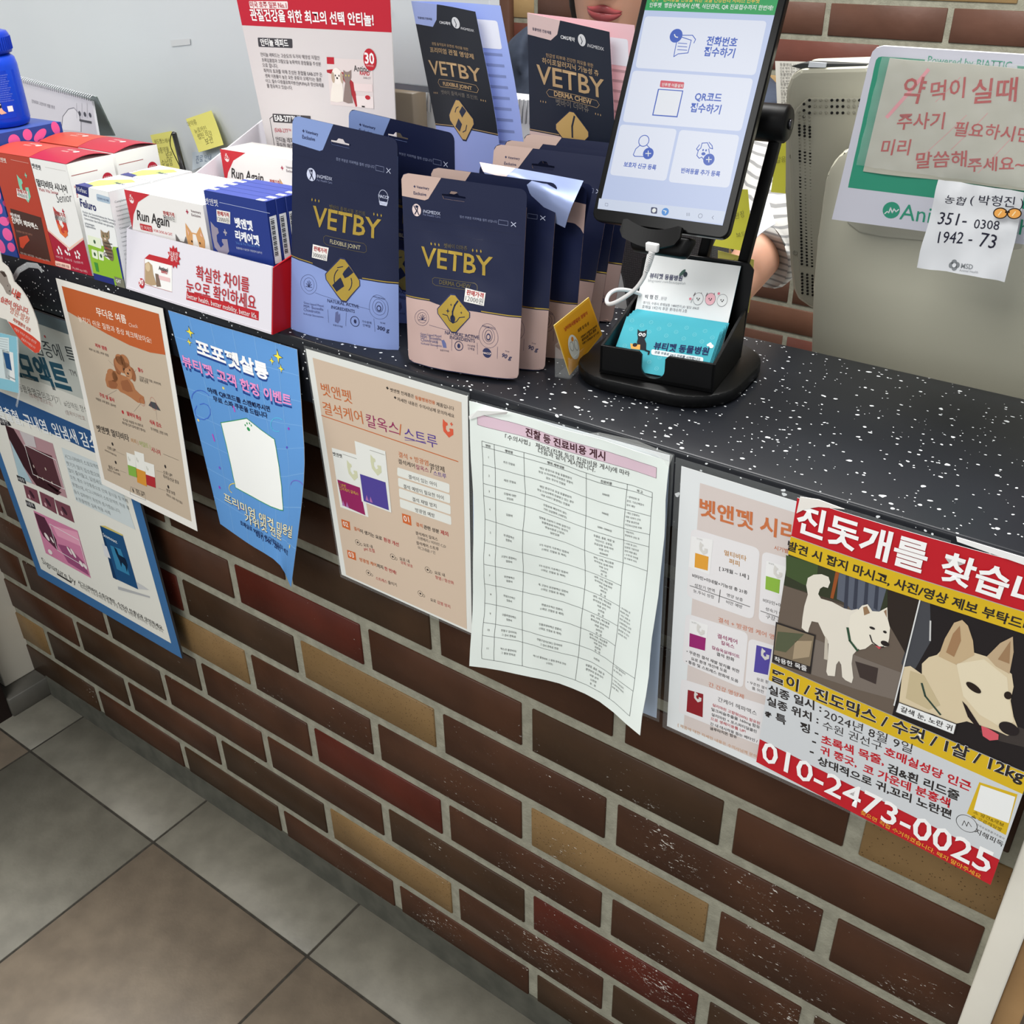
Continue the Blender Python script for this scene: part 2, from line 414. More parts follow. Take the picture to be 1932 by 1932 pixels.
def brick_mat(name, a, b, salt=True, dots=False):
    m = noisy(name, a, b, 9, 0.42, 5, 0.25, 60); N, L, B = nodes(m); B.inputs['Specular IOR Level'].default_value = .22
    ramp = [n for n in N if n.type == 'VALTORGB'][0]; tc = [n for n in N if n.type == 'TEX_COORD'][0]
    src = ramp.outputs['Color']
    if dots:
        v = N.new('ShaderNodeTexVoronoi'); v.inputs['Scale'].default_value = 260; L.new(tc.outputs['Object'], v.inputs['Vector'])
        lt = N.new('ShaderNodeMath'); lt.operation = 'LESS_THAN'; lt.inputs[1].default_value = 0.17; L.new(v.outputs['Distance'], lt.inputs[0])
        mx = N.new('ShaderNodeMix'); mx.data_type = 'RGBA'; L.new(lt.outputs[0], mx.inputs[0]); L.new(src, mx.inputs[6]); mx.inputs[7].default_value = (*lin((70, 50, 30)), 1); src = mx.outputs[2]
    if salt:      # white salt crust, thickest low down towards the right end
        n1 = N.new('ShaderNodeTexNoise'); n1.inputs['Scale'].default_value = 240; n1.inputs['Detail'].default_value = 5; n1.inputs['Roughness'].default_value = .7
        n2 = N.new('ShaderNodeTexNoise'); n2.inputs['Scale'].default_value = 7
        mp = N.new('ShaderNodeMapping'); mp.inputs['Scale'].default_value = (0.55, 1, 1.6); L.new(tc.outputs['Object'], mp.inputs['Vector'])
        L.new(mp.outputs['Vector'], n1.inputs['Vector']); L.new(tc.outputs['Object'], n2.inputs['Vector'])
        sp = N.new('ShaderNodeSeparateXYZ'); L.new(tc.outputs['Object'], sp.inputs[0])
        mr = N.new('ShaderNodeMapRange'); mr.inputs[1].default_value = 0.35; mr.inputs[2].default_value = 1.0; mr.inputs[3].default_value = 0; mr.inputs[4].default_value = 0.16; L.new(sp.outputs['X'], mr.inputs[0])
        mz = N.new('ShaderNodeMapRange'); mz.inputs[1].default_value = 0.62; mz.inputs[2].default_value = 0.2; mz.inputs[3].default_value = 0; mz.inputs[4].default_value = 1; L.new(sp.outputs['Z'], mz.inputs[0])
        mu = N.new('ShaderNodeMath'); mu.operation = 'MULTIPLY'; L.new(mr.outputs[0], mu.inputs[0]); L.new(mz.outputs[0], mu.inputs[1])
        ad = N.new('ShaderNodeMath'); ad.operation = 'MULTIPLY_ADD'; ad.inputs[1].default_value = 0.45; L.new(n2.outputs['Fac'], ad.inputs[0]); L.new(n1.outputs['Fac'], ad.inputs[2])
        a2 = N.new('ShaderNodeMath'); a2.operation = 'ADD'; L.new(ad.outputs[0], a2.inputs[0]); L.new(mu.outputs[0], a2.inputs[1])
        rp = N.new('ShaderNodeValToRGB'); rp.color_ramp.elements[0].position = 0.955; rp.color_ramp.elements[1].position = 1.0
        L.new(a2.outputs[0], rp.inputs['Fac'])
        mx = N.new('ShaderNodeMix'); mx.data_type = 'RGBA'; L.new(rp.outputs['Color'], mx.inputs[0]); L.new(src, mx.inputs[6]); mx.inputs[7].default_value = (*lin((225, 222, 214)), 1); src = mx.outputs[2]
    L.new(src, B.inputs['Base Color']); return m
BR = [brick_mat('glazed_brown_brick', (60, 37, 25), (74, 46, 31)), brick_mat('dark_brown_brick', (54, 38, 25), (66, 46, 31)),
      brick_mat('ochre_brick', (118, 93, 60), (132, 105, 69), True, True), brick_mat('red_brick', (70, 28, 19), (84, 34, 23))]
MORTAR = noisy('mortar', (132, 130, 115), (150, 148, 132), 60, 0.9, 3, 0.4, 300)
SC = 1.27; PITCH = 0.0813; Z0 = 0.0381
off = [.0066, .0004, .0024, -.0056, .0008, -.0053, .0026, -.002, 0.001, -0.003, 0.002]
par = [1, 0, 1, 0, 1, 0, 1, 0, 1, 0, 1]
OCH = {(1, -6), (4, -1), (5, 2), (1, 2), (4, 5), (7, 8), (9, 1)}; RED = {(5, -2), (6, 1), (3, 2), (2, 5), (8, -3)}; DRK = {(2, 3), (7, 2), (6, 5), (1, 0), (3, -2), (8, 5), (0, -1)}
def brick_wall(name, x0, x1, z0, z1, y, flip, courses, offs, length, pitch, zb, joint, pick, ydir=-1):
    mb = MB(); mb.box((x0, y, z0), (x1, y + 0.10 * -ydir, z1), MORTAR)
    for c in courses:
        zl, zh = zb + c * pitch + joint / 2, zb + (c + 1) * pitch - joint / 2
        zl, zh = max(zl, z0), min(zh, z1)
        if zh - zl < 0.01: continue
        k = -40
        for k in range(-30, 40):
            u = k * 2 + (par[c % 2] if flip else 0)
            a, b = offs(c) + u * length / 2 + joint / 2, offs(c) + (u + 2) * length / 2 - joint / 2
            a, b = max(a, x0), min(b, x1)
            if b - a < 0.012: continue
            mb.box((a, y - 0.0025 * -ydir, zl), (b, y + 0.004 * -ydir, zh), pick(c, u), 0.0012, 1)
    return tag(mb.build(name), kind='structure')
def pick_front(c, u):
    if (c, u) in OCH: return BR[2]
    if (c, u) in RED: return BR[3]
    if (c, u) in DRK: return BR[1]
    return BR[0] if (c * 7 + u * 3) % 5 else BR[1]
brick_wall('wall_front', -0.61, 1.144, 0, 0.93, 0.0, True, range(0, 11), lambda c: off[c] * SC, 0.254, PITCH, Z0, 0.0155, pick_front)
rb = random.Random(3)
wallpick = {}
def pick_back(c, u):
    if (c, u) not in wallpick: wallpick[(c, u)] = rb.choice([0, 0, 0, 1, 1, 2, 3])
    return BRB[wallpick[(c, u)]]
BRB = [brick_mat('back_brown_brick', (98, 68, 54), (110, 77, 61), False), brick_mat('back_dark_brick', (88, 61, 50), (100, 70, 58), False),
       brick_mat('back_ochre_brick', (156, 128, 88), (168, 139, 97), False), brick_mat('back_red_brick', (102, 62, 53), (112, 68, 58), False)]
brick_wall('wall_back', -2.2, 2.6, 0, 2.6, 1.55, True, range(0, 36), lambda c: 0.545 - .245 * 2, 0.245, 0.0725, 0.032, 0.012, pick_back)

# floor tiles: a 12 cm row along the wall, then 38 x 38 tiles
TILE = [noisy('grey_floor_tile', (112, 109, 99), (126, 123, 112), 22, 0.45, 8, 0.12, 120), noisy('warm_floor_tile', (118, 107, 94), (132, 120, 105), 22, 0.45, 8, 0.12, 120)]
GROUT = noisy('grout', (46, 43, 37), (62, 58, 51), 80, 0.9)
mb = MB(); mb.box((-3.2, -3.4, -0.06), (3.2, 3.2, -0.0012), GROUT)
g = 0.0021
for i in range(-8, 9):
    xa = -0.4557 + i * 0.3783
    mb.box((xa + g, -0.1195 + g, -0.01), (xa + 0.3783 - g, 0.0, 0), TILE[0], 0.0008, 1)
    for j in range(9):
        sx = -0.0094 if i == 1 else (0.0045 if i == 0 else 0)
        ya = -0.1195 - (j + 1) * 0.3783
        mb.box((xa + g, ya + g, -0.01), (xa + 0.3783 - g, ya + 0.3783 - g, 0), TILE[1 if (i + j) % 3 else 0], 0.0008, 1)
    for j in range(8):
        mb.box((xa + g, 0.1 + j * 0.3783 + g, -0.01), (xa + 0.3783 - g, 0.1 + (j + 1) * 0.3783 - g, 0), TILE[1], 0.0008, 1)
tag(mb.build('floor'), kind='structure')
# cement fillet at the foot of the bricks
mb = MB(); cm = noisy('cement_skirting', (66, 66, 58), (82, 81, 72), 30, 0.8)
mb.hexa([(-0.565, -0.004, 0), (1.144, -0.004, 0), (1.144, 0.002, 0), (-0.565, 0.002, 0), (-0.565, -0.0035, 0.052), (1.144, -0.0035, 0.056), (1.144, 0.002, 0.056), (-0.565, 0.002, 0.052)], cm)
tag(mb.build('baseboard_front'), kind='structure')
# white pillar on the left, its stone skirting and the dark door frame beside it
wp = noisy('white_wall_paint', (196, 190, 176), (204, 198, 184), 3, 0.7)
mb = MB(); mb.box((-0.95, -0.067, 0.045), (-0.608, 0.22, 0.924), wp, 0.003, 2); tag(mb.build('wall_left'), kind='structure')
mb = MB(); mb.box((-0.95, -0.085, 0), (-0.568, 0.22, 0.044), noisy('dark_stone', (64, 62, 56), (84, 81, 74), 12, 0.5), 0.002, 1); tag(mb.build('baseboard_left'), kind='structure')
mb = MB(); mb.box((-1.02, -0.6, 0), (-0.574, -0.0865, 0.9), mat((30, 20, 18), 0.3)); tag(mb.build('door_1'), kind='structure')
mb = MB(); mb.box((-3.2, -3.4, 2.6), (3.2, 3.2, 2.68), mat((225, 225, 222), 0.8)); tag(mb.build('ceiling'), kind='structure')
# brown door frame far behind
mb = MB(); fr = noisy('brown_wood', (92, 62, 48), (108, 76, 60), 3, 0.5)
a = on(925, 60, 1, 1.525); b = on(960, 60, 1, 1.525)
mb.box((a[0], 1.525, 0), (b[0], 1.55, 2.3), fr, 0.003, 1); tag(mb.build('trim_1'), kind='structure')

# ---------------------------------------------------------------- counter
def speckle():
    m = bpy.data.materials.new('black_terrazzo'); m.use_nodes = True; N, L, B = nodes(m)
    tc = N.new('ShaderNodeTexCoord'); mp = N.new('ShaderNodeMapping'); mp.inputs['Scale'].default_value = (0.95, 1.3, 1.15); mp.inputs['Rotation'].default_value = (0, 0, -0.15)
    L.new(tc.outputs['Object'], mp.inputs['Vector'])
    wn = N.new('ShaderNodeTexNoise'); wn.inputs['Scale'].default_value = 90; wn.inputs['Detail'].default_value = 2; L.new(tc.outputs['Object'], wn.inputs['Vector'])
    wm = N.new('ShaderNodeVectorMath'); wm.operation = 'SCALE'; wm.inputs['Scale'].default_value = 0.008; L.new(wn.outputs['Color'], wm.inputs[0])
    ad = N.new('ShaderNodeVectorMath'); L.new(mp.outputs['Vector'], ad.inputs[0]); L.new(wm.outputs['Vector'], ad.inputs[1])
    last = None; base = N.new('ShaderNodeTexNoise'); base.inputs['Scale'].default_value = 5
    L.new(tc.outputs['Object'], base.inputs['Vector'])
    rp = N.new('ShaderNodeValToRGB'); rp.color_ramp.elements[0].color = (*lin((20, 22, 27)), 1); rp.color_ramp.elements[1].color = (*lin((32, 34, 40)), 1); L.new(base.outputs['Fac'], rp.inputs['Fac'])
    last = rp.outputs['Color']
    for sc, th, pr in ((105, 0.25, 0.55), (185, 0.25, 0.62), (135, 0.18, 0.64)):
        v = N.new('ShaderNodeTexVoronoi'); v.inputs['Scale'].default_value = sc; L.new(ad.outputs['Vector'], v.inputs['Vector'])
        sp = N.new('ShaderNodeSeparateColor'); L.new(v.outputs['Color'], sp.inputs[0])
        s1 = N.new('ShaderNodeMath'); s1.operation = 'GREATER_THAN'; s1.inputs[1].default_value = pr; L.new(sp.outputs[0], s1.inputs[0])
        t1 = N.new('ShaderNodeMath'); t1.operation = 'MULTIPLY'; t1.inputs[1].default_value = th; L.new(sp.outputs[1], t1.inputs[0])
        s2 = N.new('ShaderNodeMath'); s2.operation = 'LESS_THAN'; L.new(v.outputs['Distance'], s2.inputs[0]); L.new(t1.outputs[0], s2.inputs[1])
        mu = N.new('ShaderNodeMath'); mu.operation = 'MULTIPLY'; L.new(s1.outputs[0], mu.inputs[0]); L.new(s2.outputs[0], mu.inputs[1])
        mx = N.new('ShaderNodeMix'); mx.data_type = 'RGBA'; L.new(mu.outputs[0], mx.inputs[0]); L.new(last, mx.inputs[6]); mx.inputs[7].default_value = (*lin((225, 228, 230)), 1); last = mx.outputs[2]
    L.new(last, B.inputs['Base Color']); B.inputs['Roughness'].default_value = 0.32; B.inputs['Specular IOR Level'].default_value = .25
    return m
SPK = speckle(); ZC = 0.999; YF = -0.038
mb = MB(); mb.box((-0.95, YF, 0.925), (1.142, 0.225, ZC), SPK, 0.003, 3)
tag(mb.build('countertop', label=None), 'black speckled counter slab with white chips running along the brick front', 'countertop')
mb = MB(); wh = noisy('chipped_white_paint', (216, 212, 200), (224, 220, 208), 8, 0.6)
mb.box((1.144, YF + 0.006, 0), (1.168, 0.30, 0.999), wh, 0.002, 2); o = mb.build('trim_2'); tag(o, kind='structure')
mb = MB(); mb.box((1.169, 0.0, 0.47), (1.19, 0.32, 0.93), noisy('light_oak', (160, 122, 78), (182, 144, 98), 7, 0.55, 6), 0.002, 2)
mb.box((1.169, 0.002, 0.93), (1.19, 0.32, 0.955), mat((120, 84, 50), 0.5), 0.001, 1)
tag(mb.build('trim_3'), kind='structure')
mb = MB(); mb.box((-0.6, 0.30, 0.70), (1.14, 0.70, 0.73), mat((196, 196, 192), 0.5), 0.003, 1)
dk = tag(mb.build('desk', loc=(0.27, 0.5, 0.70)), 'low white desk behind the brick counter', 'desk')
for x, y in ((-0.56, .32), (1.06, .32), (-0.56, .64), (1.06, .64)):
    mb = MB(); mb.box((x, y, 0), (x + 0.04, y + 0.04, 0.70), mat((150, 150, 150), 0.4, 0.5)); mb.build('leg', dk)
# ================================================================ notices hung on the counter front
OR = (196, 104, 52); RD = (176, 44, 52); BK = (44, 40, 40); GY = (98, 94, 90)
def film(name, G, parent, rough=0.15):
    """clear laminate: a thin glossy sheet round the paper"""
    m = mat((235, 240, 240), rough, alpha=0.05, name='clear_film')
    p = Patch(G); mb = MB()
    U, V = np.array([0, 1, 1, 0.]), np.array([0, 0, 1, 1.]); A = p.at(U, V, 0.0); B = p.at(U, V, -0.0004)
    mb.hexa(list(B) + list(A), m)
    return mb.build(name, parent)
# ---- summer-care notice (orange header)
K = (0, 450, 2.972)
G = grid([[(312, 222, -.0405), (612, 307, -.0405), (912, 392, -.0405)], [(446, 800, -.043), (735, 905, -.046), (1012, 1010, -.05)], [(572, 1377, -.045), (835, 1507, -.05), (1107, 1642, -.058)]], K)
P = Patch(G, 8, 8); p = Pr(P, (228, 226, 220), 0.5).crop(*K)
p.rect(.045, .03, .955, .965, (190, 174, 154), 1)
hd = [(.045, .03), (.955, .03), (.955, .215), (.8, .228), (.6, .225), (.4, .205), (.2, .175), (.045, .15)]
p.poly(hd, (184, 92, 46), 2, True)
p.texts([("무더운 여름", 545, 428, 712, 475, (240, 232, 220), .012), ("놓치기 쉬운 질환과 증상 체크해보아요!", 443, 462, 852, 588, (240, 226, 212), .006), ("Check", 727, 494, 776, 502, (240, 220, 205), -.005),
  ("피부 염증", 537, 605, 603, 628, RD, .02), ("피부 농고름 | 피부 염증", 502, 624, 612, 662), ("탈수", 777, 742, 806, 754, RD, .02), ("건조한 코와 잇몸 | 피부탄력", 784, 782, 903, 824), ("회복 반복", 786, 800, 834, 815),
  ("구토 및 설사", 560, 882, 645, 916, RD, .02), ("여름철 소화 불량 | 설사변", 540, 902, 652, 946), ("발바닥 화상", 715, 988, 795, 1020, RD, .02), ("뜨거운 여름철 아스팔트로", 692, 1020, 806, 1058), ("화상을 입지 않게 발만 챙겨요", 688, 1038, 818, 1086),
  ("식욕 감소", 842, 1036, 908, 1060, RD, .02), ("무기력함 | 영양 부족", 848, 1072, 943, 1108), ("벳앤펫 멀티비타", 548, 1078, 727, 1136, BK, .015), ("퍼피 |", 738, 1140, 776, 1152, (190, 140, 90)), ("어덜트 |", 785, 1158, 845, 1178, (150, 170, 90)), ("시니어", 852, 1192, 902, 1213, RD, .01),
  ("기력 UP!", 604, 1180, 652, 1196), ("비타민과 미네랄 함유", 590, 1190, 655, 1222), ("활동 Care", 612, 1288, 668, 1306), ("유산균 기능성 원료", 606, 1300, 676, 1330), ("소화 UP!", 918, 1318, 968, 1338), ("특허유산균 함유", 918, 1340, 1006, 1378), ("영양 보충", 935, 1418, 985, 1440), ("영양소 15종 이상 함유", 935, 1440, 1025, 1490), ("피부 · 모질", 764, 1418, 812, 1436), ("건강 UP!", 768, 1432, 808, 1448)], BK)
p.line([(915, 1207), (1003, 1243)], .5, BK)
for a, b in (((607, 680), (660, 735)), ((765, 735), (745, 765)), ((600, 880), (655, 850)), ((752, 970), (790, 925)), ((876, 965), (882, 1015)), ((655, 1195), (700, 1215)), ((672, 1300), (710, 1315)), ((878, 1300), (915, 1312)), ((890, 1400), (930, 1415))): p.line([a, b], .3, GY, 2)
FU = (168, 112, 74); FU2 = (146, 92, 60)
# toy poodle lying down: haunch, chest, foreleg, head with curls and ears
p.crop(90, 510, 2.183)
p.poly([(238, 450), (242, 425), (258, 415), (280, 418), (300, 428), (330, 440), (352, 465), (362, 490), (380, 508), (397, 520), (400, 540), (392, 548), (372, 545), (345, 525), (318, 508), (300, 500), (290, 488), (265, 488), (245, 478)], FU, 2)
p.poly([(300, 455), (330, 450), (345, 475), (352, 498), (330, 500), (310, 490)], FU2, 3); p.poly([(250, 455), (275, 450), (290, 470), (282, 486), (256, 482)], FU2, 3)
for c, rx, ry, col, l in (((303, 388), 13, 12, FU, 4), ((318, 372), 10, 9, FU, 4), ((300, 368), 10, 8, FU, 4), ((288, 395), 7, 12, FU2, 3), ((352, 428), 6, 10, FU2, 3), ((330, 410), 11, 11, FU, 4), ((334, 425), 8, 8, (182, 130, 92), 5), ((268, 432), 11, 9, FU, 3), ((286, 440), 10, 9, FU, 3), ((390, 535), 6, 5, FU, 3)): p.ell(c, rx, ry, col, l)
p.ell((316, 406), 1.2, 1.3, BK, 7); p.ell((340, 410), 1.2, 1.3, BK, 7); p.ell((333, 424), 2.0, 1.5, BK, 7); p.line([(326, 434), (338, 436)], .5, BK, 7)
p.crop(*K)
p.ring((800, 915), 5.5, .3, RD, 5); p.ring((862, 925), 6.5, .3, RD, 5, ry=9); p.poly([(835, 935), (848, 912), (875, 920), (902, 965), (868, 955)], (70, 72, 76), 4); p.ell((690, 972), 2.3, 2.6, RD, 3)
for q, c in (([(710, 1198), (758, 1215), (772, 1340), (725, 1325)], (124, 170, 70)), ([(755, 1190), (808, 1207), (825, 1390), (772, 1366)], (206, 142, 52)), ([(812, 1250), (865, 1268), (875, 1398), (825, 1380)], (168, 42, 48))):
    p.poly(q, (226, 226, 220), 3); m1 = tuple((np.array(q[0]) * .45 + np.array(q[3]) * .55)); m2 = tuple(np.array(q[1]) * .45 + np.array(q[2]) * .55); p.poly([m1, m2, q[2], q[3]], c, 4)
    p.shape(DOG, tuple((np.array(q[0]) * .75 + np.array(q[2]) * .25)), 2.6, 3.4, (204, 206, 196), 5)
for c in ((632, 1152), (650, 1255), (928, 1278), (945, 1392)): p.ell(c, 2, 2.4, BK, 3)
p.line([(735, 1392), (812, 1425), (818, 1468), (730, 1432)], .4, GY, 2, close=True); p.ell((748, 1412), 1.2, 3, BK, 3, a0=.3)
t = printed('summer_care_notice', [p], None, sheet_back(P, (225, 224, 220)))
tag(t, 'beige notice with an orange curved header and a brown poodle, taped under the boxes', 'notice')

# ---- blue event notice, curling off the wall
G = grid([[(942, 402, -.0405), (1180, 476, -.0405), (1425, 548, -.0405), (1665, 622, -.0405)],
          [(1040, 790, -.043), (1270, 880, -.046), (1490, 965, -.052), (1694, 1010, -.055)],
          [(1135, 1180, -.043), (1340, 1285, -.05), (1540, 1385, -.062), (1702, 1370, -.065)],
          [(1235, 1600, -.040), (1395, 1712, -.05), (1560, 1820, -.068), (1632, 1956, -.06)]], K)
P = Patch(G, 10, 12); p = Pr(P, (96, 152, 214), 0.45).crop(*K)
for i in range(1, 6): p.rect(i / 6 - .002, 0, i / 6 + .002, 1, (124, 174, 226), 1)
for i in range(1, 8): p.rect(0, i / 8 - .0015, 1, i / 8 + .0015, (124, 174, 226), 1)
NV = (30, 66, 140); PK = (240, 150, 205)
p.text("포포펫살롱", 1108, 652, 1512, 800, NV, .05, 1, 2); p.text("포포펫살롱", 1108, 640, 1510, 788, (250, 250, 250), .035, 1, 3)
p.text("뷰티펫 고객 한정 이벤트", 1030, 722, 1638, 952, NV, .045, 1.1, 2); p.text("뷰티펫 고객 한정 이벤트", 1028, 706, 1636, 936, PK, .025, 1.1, 3)
p.texts([("아래 QR코드를 스캔해주시면", 1168, 860, 1517, 970, (24, 34, 74), .02), ("무료 스파 쿠폰을 드립니다", 1200, 908, 1503, 1006, (24, 34, 74), .02), ("호매실로 90번길 49 디테일프라자 401호", 1350, 1602, 1614, 1778, (26, 40, 90), .015), ("031) 546 - 2892", 1438, 1668, 1575, 1757, (26, 40, 90), .015)])
p.text("프리미엄 애견 미용실", 1262, 1470, 1636, 1676, (32, 52, 100), .04, .2, 2); p.text("프리미엄 애견 미용실", 1262, 1468, 1636, 1674, (246, 238, 196), .012, .2, 3)
p.text("가위컷 전문", 1378, 1586, 1582, 1692, (32, 52, 100), .04, .2, 2); p.text("가위컷 전문", 1378, 1584, 1582, 1690, (246, 238, 196), .012, .2, 3)
hs = [(1240, 1032), (1385, 1008), (1540, 1125), (1590, 1524), (1322, 1396)]
p.poly(hs, (244, 246, 244), 2); p.line(hs, 1.0, (50, 150, 90), 3, close=True)
p.ell((1395, 1068), 2.6, 2.6, (44, 150, 84), 3)
for dx, dy in ((-16, -16), (-6, -26), (8, -26), (18, -14)): p.ell((1393 + dx, 1062 + dy), 1.1, 1.5, (44, 150, 84), 3)
for c, s_ in (((1066, 525), 6), ((1062, 580), 4), ((1560, 662), 7), ((1526, 686), 4), ((1577, 730), 4.5)): p.shape(STAR4, c, s_ * 1.25, s_ * 1.6, (24, 40, 80), 2); p.shape(STAR4, c, s_, s_ * 1.25, (248, 232, 70), 3)
def sq(cx, cy, R, col, a0, a1, wd=1.1):
    p.line([(cx + R * math.cos(a0 + (a1 - a0) * k / 10) * (1 + k * .03), cy + R * 1.2 * math.sin(a0 + (a1 - a0) * k / 10)) for k in range(11)], wd, col, 2)
sq(1120, 905, 45, (70, 110, 210), 3.3, 5.8); sq(1140, 970, 38, (70, 110, 210), 4.2, 10.2); sq(1555, 1045, 32, (90, 190, 230), 1.2, 5.5); sq(1660, 1390, 30, (120, 110, 210), 3.4, 6.0); sq(1310, 1400, 22, (240, 214, 90), 2, 5); sq(1350, 1500, 16, (120, 110, 210), 0, 4)
for c, col in (((1254, 838), (236, 216, 110)), ((1113, 1018), (240, 216, 130)), ((1620, 1068), (150, 60, 190)), ((1610, 1172), (90, 80, 190)), ((1233, 1285), (120, 90, 200)), ((1232, 1395), (150, 60, 190)), ((1625, 1725), (236, 216, 130))): p.ell(c, 1.8, 2, col, 2)
p.line([(1193, 1098), (1204, 1135)], 2.2, (190, 70, 190), 2); p.line([(1310, 940), (1318, 970)], 2.0, (200, 80, 190), 2)
t = printed('salon_event_notice', [p], None, sheet_back(P, (214, 218, 222))); tag(t, 'bright blue notice curling at the bottom with a white house shape and pink lettering', 'notice')

# ---- laminated stone-care notice (orange heading on beige)
K = (560, 640, 3.45)
ys = (-.0412, -.0412, -.0398, -.0398)
G = px4([(58, 62), (1112, 372), (1140, 1915), (292, 1532)], ys, K)
P = Patch(G); p = Pr(P, (226, 228, 224), 0.35).crop(*K)
p.rect(.04, .028, .965, .99, (208, 188, 168), 1)
MG = (146, 34, 92); VI = (84, 60, 150)
p.texts([("벳앤펫", 166, 356, 362, 414, OR, .0), ("결석케어", 178, 478, 434, 545, OR), ("칼옥스", 458, 560, 668, 622, MG, .004), ("/", 668, 622, 692, 628, OR), ("스트루", 704, 645, 918, 705, VI, .004),
  ("◆", 583, 322, 600, 327, BK), ("벳앤펫 전제품은", 610, 338, 765, 382, BK), ("동물병원전용", 772, 388, 902, 424, OR, .012), ("제품입니다", 910, 430, 1025, 463, BK), ("◆", 634, 384, 650, 389, BK), ("자세한 내용은 수의사님께 문의하세요", 656, 398, 1026, 510, BK),
  ("벳앤펫", 238, 755, 298, 772, BK, .01), ("벳앤펫", 388, 710, 450, 727, BK, .01), ("벳앤펫", 272, 950, 322, 966, (226, 190, 60), .01), ("결석케어 칼옥스", 278, 975, 405, 1016, (226, 190, 60), .01), ("벳앤펫", 420, 905, 472, 920, (226, 190, 60), .01), ("결석케어 스트루", 424, 935, 556, 980, (226, 190, 60), .01),
  ("결석 + 방광염", 665, 762, 858, 822, OR), ("영양제", 868, 838, 963, 864, BK), ("결석케어", 663, 805, 770, 838, BK), ("칼옥스", 778, 842, 860, 866, MG), ("/", 870, 868, 882, 872, BK), ("스트루", 892, 882, 975, 906, VI),
  ("결석이 있는 아이", 730, 904, 912, 958), ("결석 예방이 필요한 아이", 697, 966, 958, 1044), ("결석 재발 방지", 755, 1050, 911, 1097), ("방광염 예방", 774, 1120, 900, 1160),
  ("01", 700, 1182, 735, 1191, (240, 232, 222), .01), ("02", 305, 1212, 338, 1223, (240, 232, 222), .01), ("03", 342, 1412, 376, 1423, (240, 232, 222), .01),
  ("결석", 778, 1212, 820, 1226, OR, .01), ("관련 성분", 828, 1230, 928, 1262, BK, .01), ("제외", 938, 1266, 988, 1281, RD, .01), ("결석케어 칼옥스", 775, 1268, 920, 1312), ("크랜베리 / 비타민 C,D", 786, 1298, 972, 1358, GY), ("결석케어 스트루", 780, 1332, 926, 1376), ("마그네슘 / 인", 792, 1364, 903, 1398, GY),
  ("결석", 375, 1240, 412, 1252, OR, .01), ("이 생기는 요로", 415, 1256, 557, 1308, BK, .01), ("환경 개선", 568, 1312, 666, 1348, RD, .01), ("요로 내", 437, 1345, 495, 1360), ("pH 조절", 440, 1372, 510, 1388, RD), ("요로 내", 672, 1436, 735, 1455), ("상피 보호", 678, 1458, 757, 1488, RD),
  ("방광염 케어", 412, 1442, 520, 1480, OR, .01), ("까지", 524, 1482, 564, 1496, BK, .01), ("한 번에!", 573, 1500, 650, 1530, RD, .01), ("스트레스", 517, 1562, 590, 1588, RD), ("줄이기", 597, 1590, 652, 1608), ("요로 내", 900, 1526, 965, 1545), ("항염 / 항산화", 904, 1556, 1024, 1596, RD), ("요로", 872, 1702, 908, 1714), ("감염 방지", 916, 1718, 1000, 1750, RD)], BK)
p.line([(162, 495), (1050, 796)], 1.0, OR, 2); p.line([(704, 655), (838, 668)], .5, VI, 2); p.shape(DOG, (985, 582), 7.5, 9.5, (214, 92, 66), 2); p.shape(PLUS, (1008, 552), 1.6, 2, (214, 92, 66), 3)
for q, lo, c in (([(228, 705), (400, 755), (468, 1158), (285, 1092)], [(265, 912), (412, 965), (448, 1145), (300, 1080)], MG), ([(378, 660), (578, 728), (618, 1128), (425, 1055)], [(413, 875), (580, 930), (602, 1112), (438, 1052)], (78, 66, 148))):
    z = 2 if q[0][0] < 300 else 4; p.poly(q, (228, 230, 226), z); p.poly(lo, c, z + 1); cc = np.mean(np.array(q), 0); p.shape(DOG, (cc[0] + 18, cc[1] - 72), 8.5, 12, (206, 208, 176), z + 1)
    p.line([(q[1][0] - 100, q[1][1] - 8), (q[1][0] - 4, q[1][1] + 24)], .4, GY, z + 1)
    for dx, dy in ((45, 150), (20, 140)): p.shape([(0, 1), (.8, -.8), (-.8, -.8)], (cc[0] - 60 + dx, cc[1] + dy), 3, 4, (170, 110, 170), z + 2)
for a in ([(655, 832), (995, 942), (995, 1002), (655, 887)], [(660, 900), (998, 1012), (1000, 1070), (662, 957)], [(665, 968), (1002, 1082), (1003, 1142), (668, 1027)], [(670, 1037), (1005, 1152), (1008, 1210), (675, 1094)]): p.rrect(a, (226, 228, 222), 2, .2)
for a in ([(685, 1132), (742, 1150), (748, 1214), (692, 1192)], [(290, 1170), (345, 1188), (350, 1244), (298, 1222)], [(328, 1370), (382, 1388), (388, 1440), (335, 1420)]): p.poly(a, (204, 104, 54), 2)
for c in ((397, 1322), (625, 1415), (852, 1500), (467, 1520), (805, 1655)): p.ring(c, 3.6, .4, BK, 2); p.ell(c, 1.4, 1.2, BK, 2); p.ring((c[0] + 22, c[1] + 14), 1.6, .4, BK, 2)
root = empty('laminated_notice', on(860, 1000, 1, -.035)); tag(root, 'laminated beige notice headed in orange with two product packs and four white bars', 'notice', 'laminated notices on the counter front')
pp = printed('paper', [p], root, sheet_back(P, (225, 226, 222)))
film('laminate_film', px4([(45, 42), (1122, 350), (1152, 1935), (284, 1548)], (-.0405, -.0405, -.0391, -.0391), K), root)

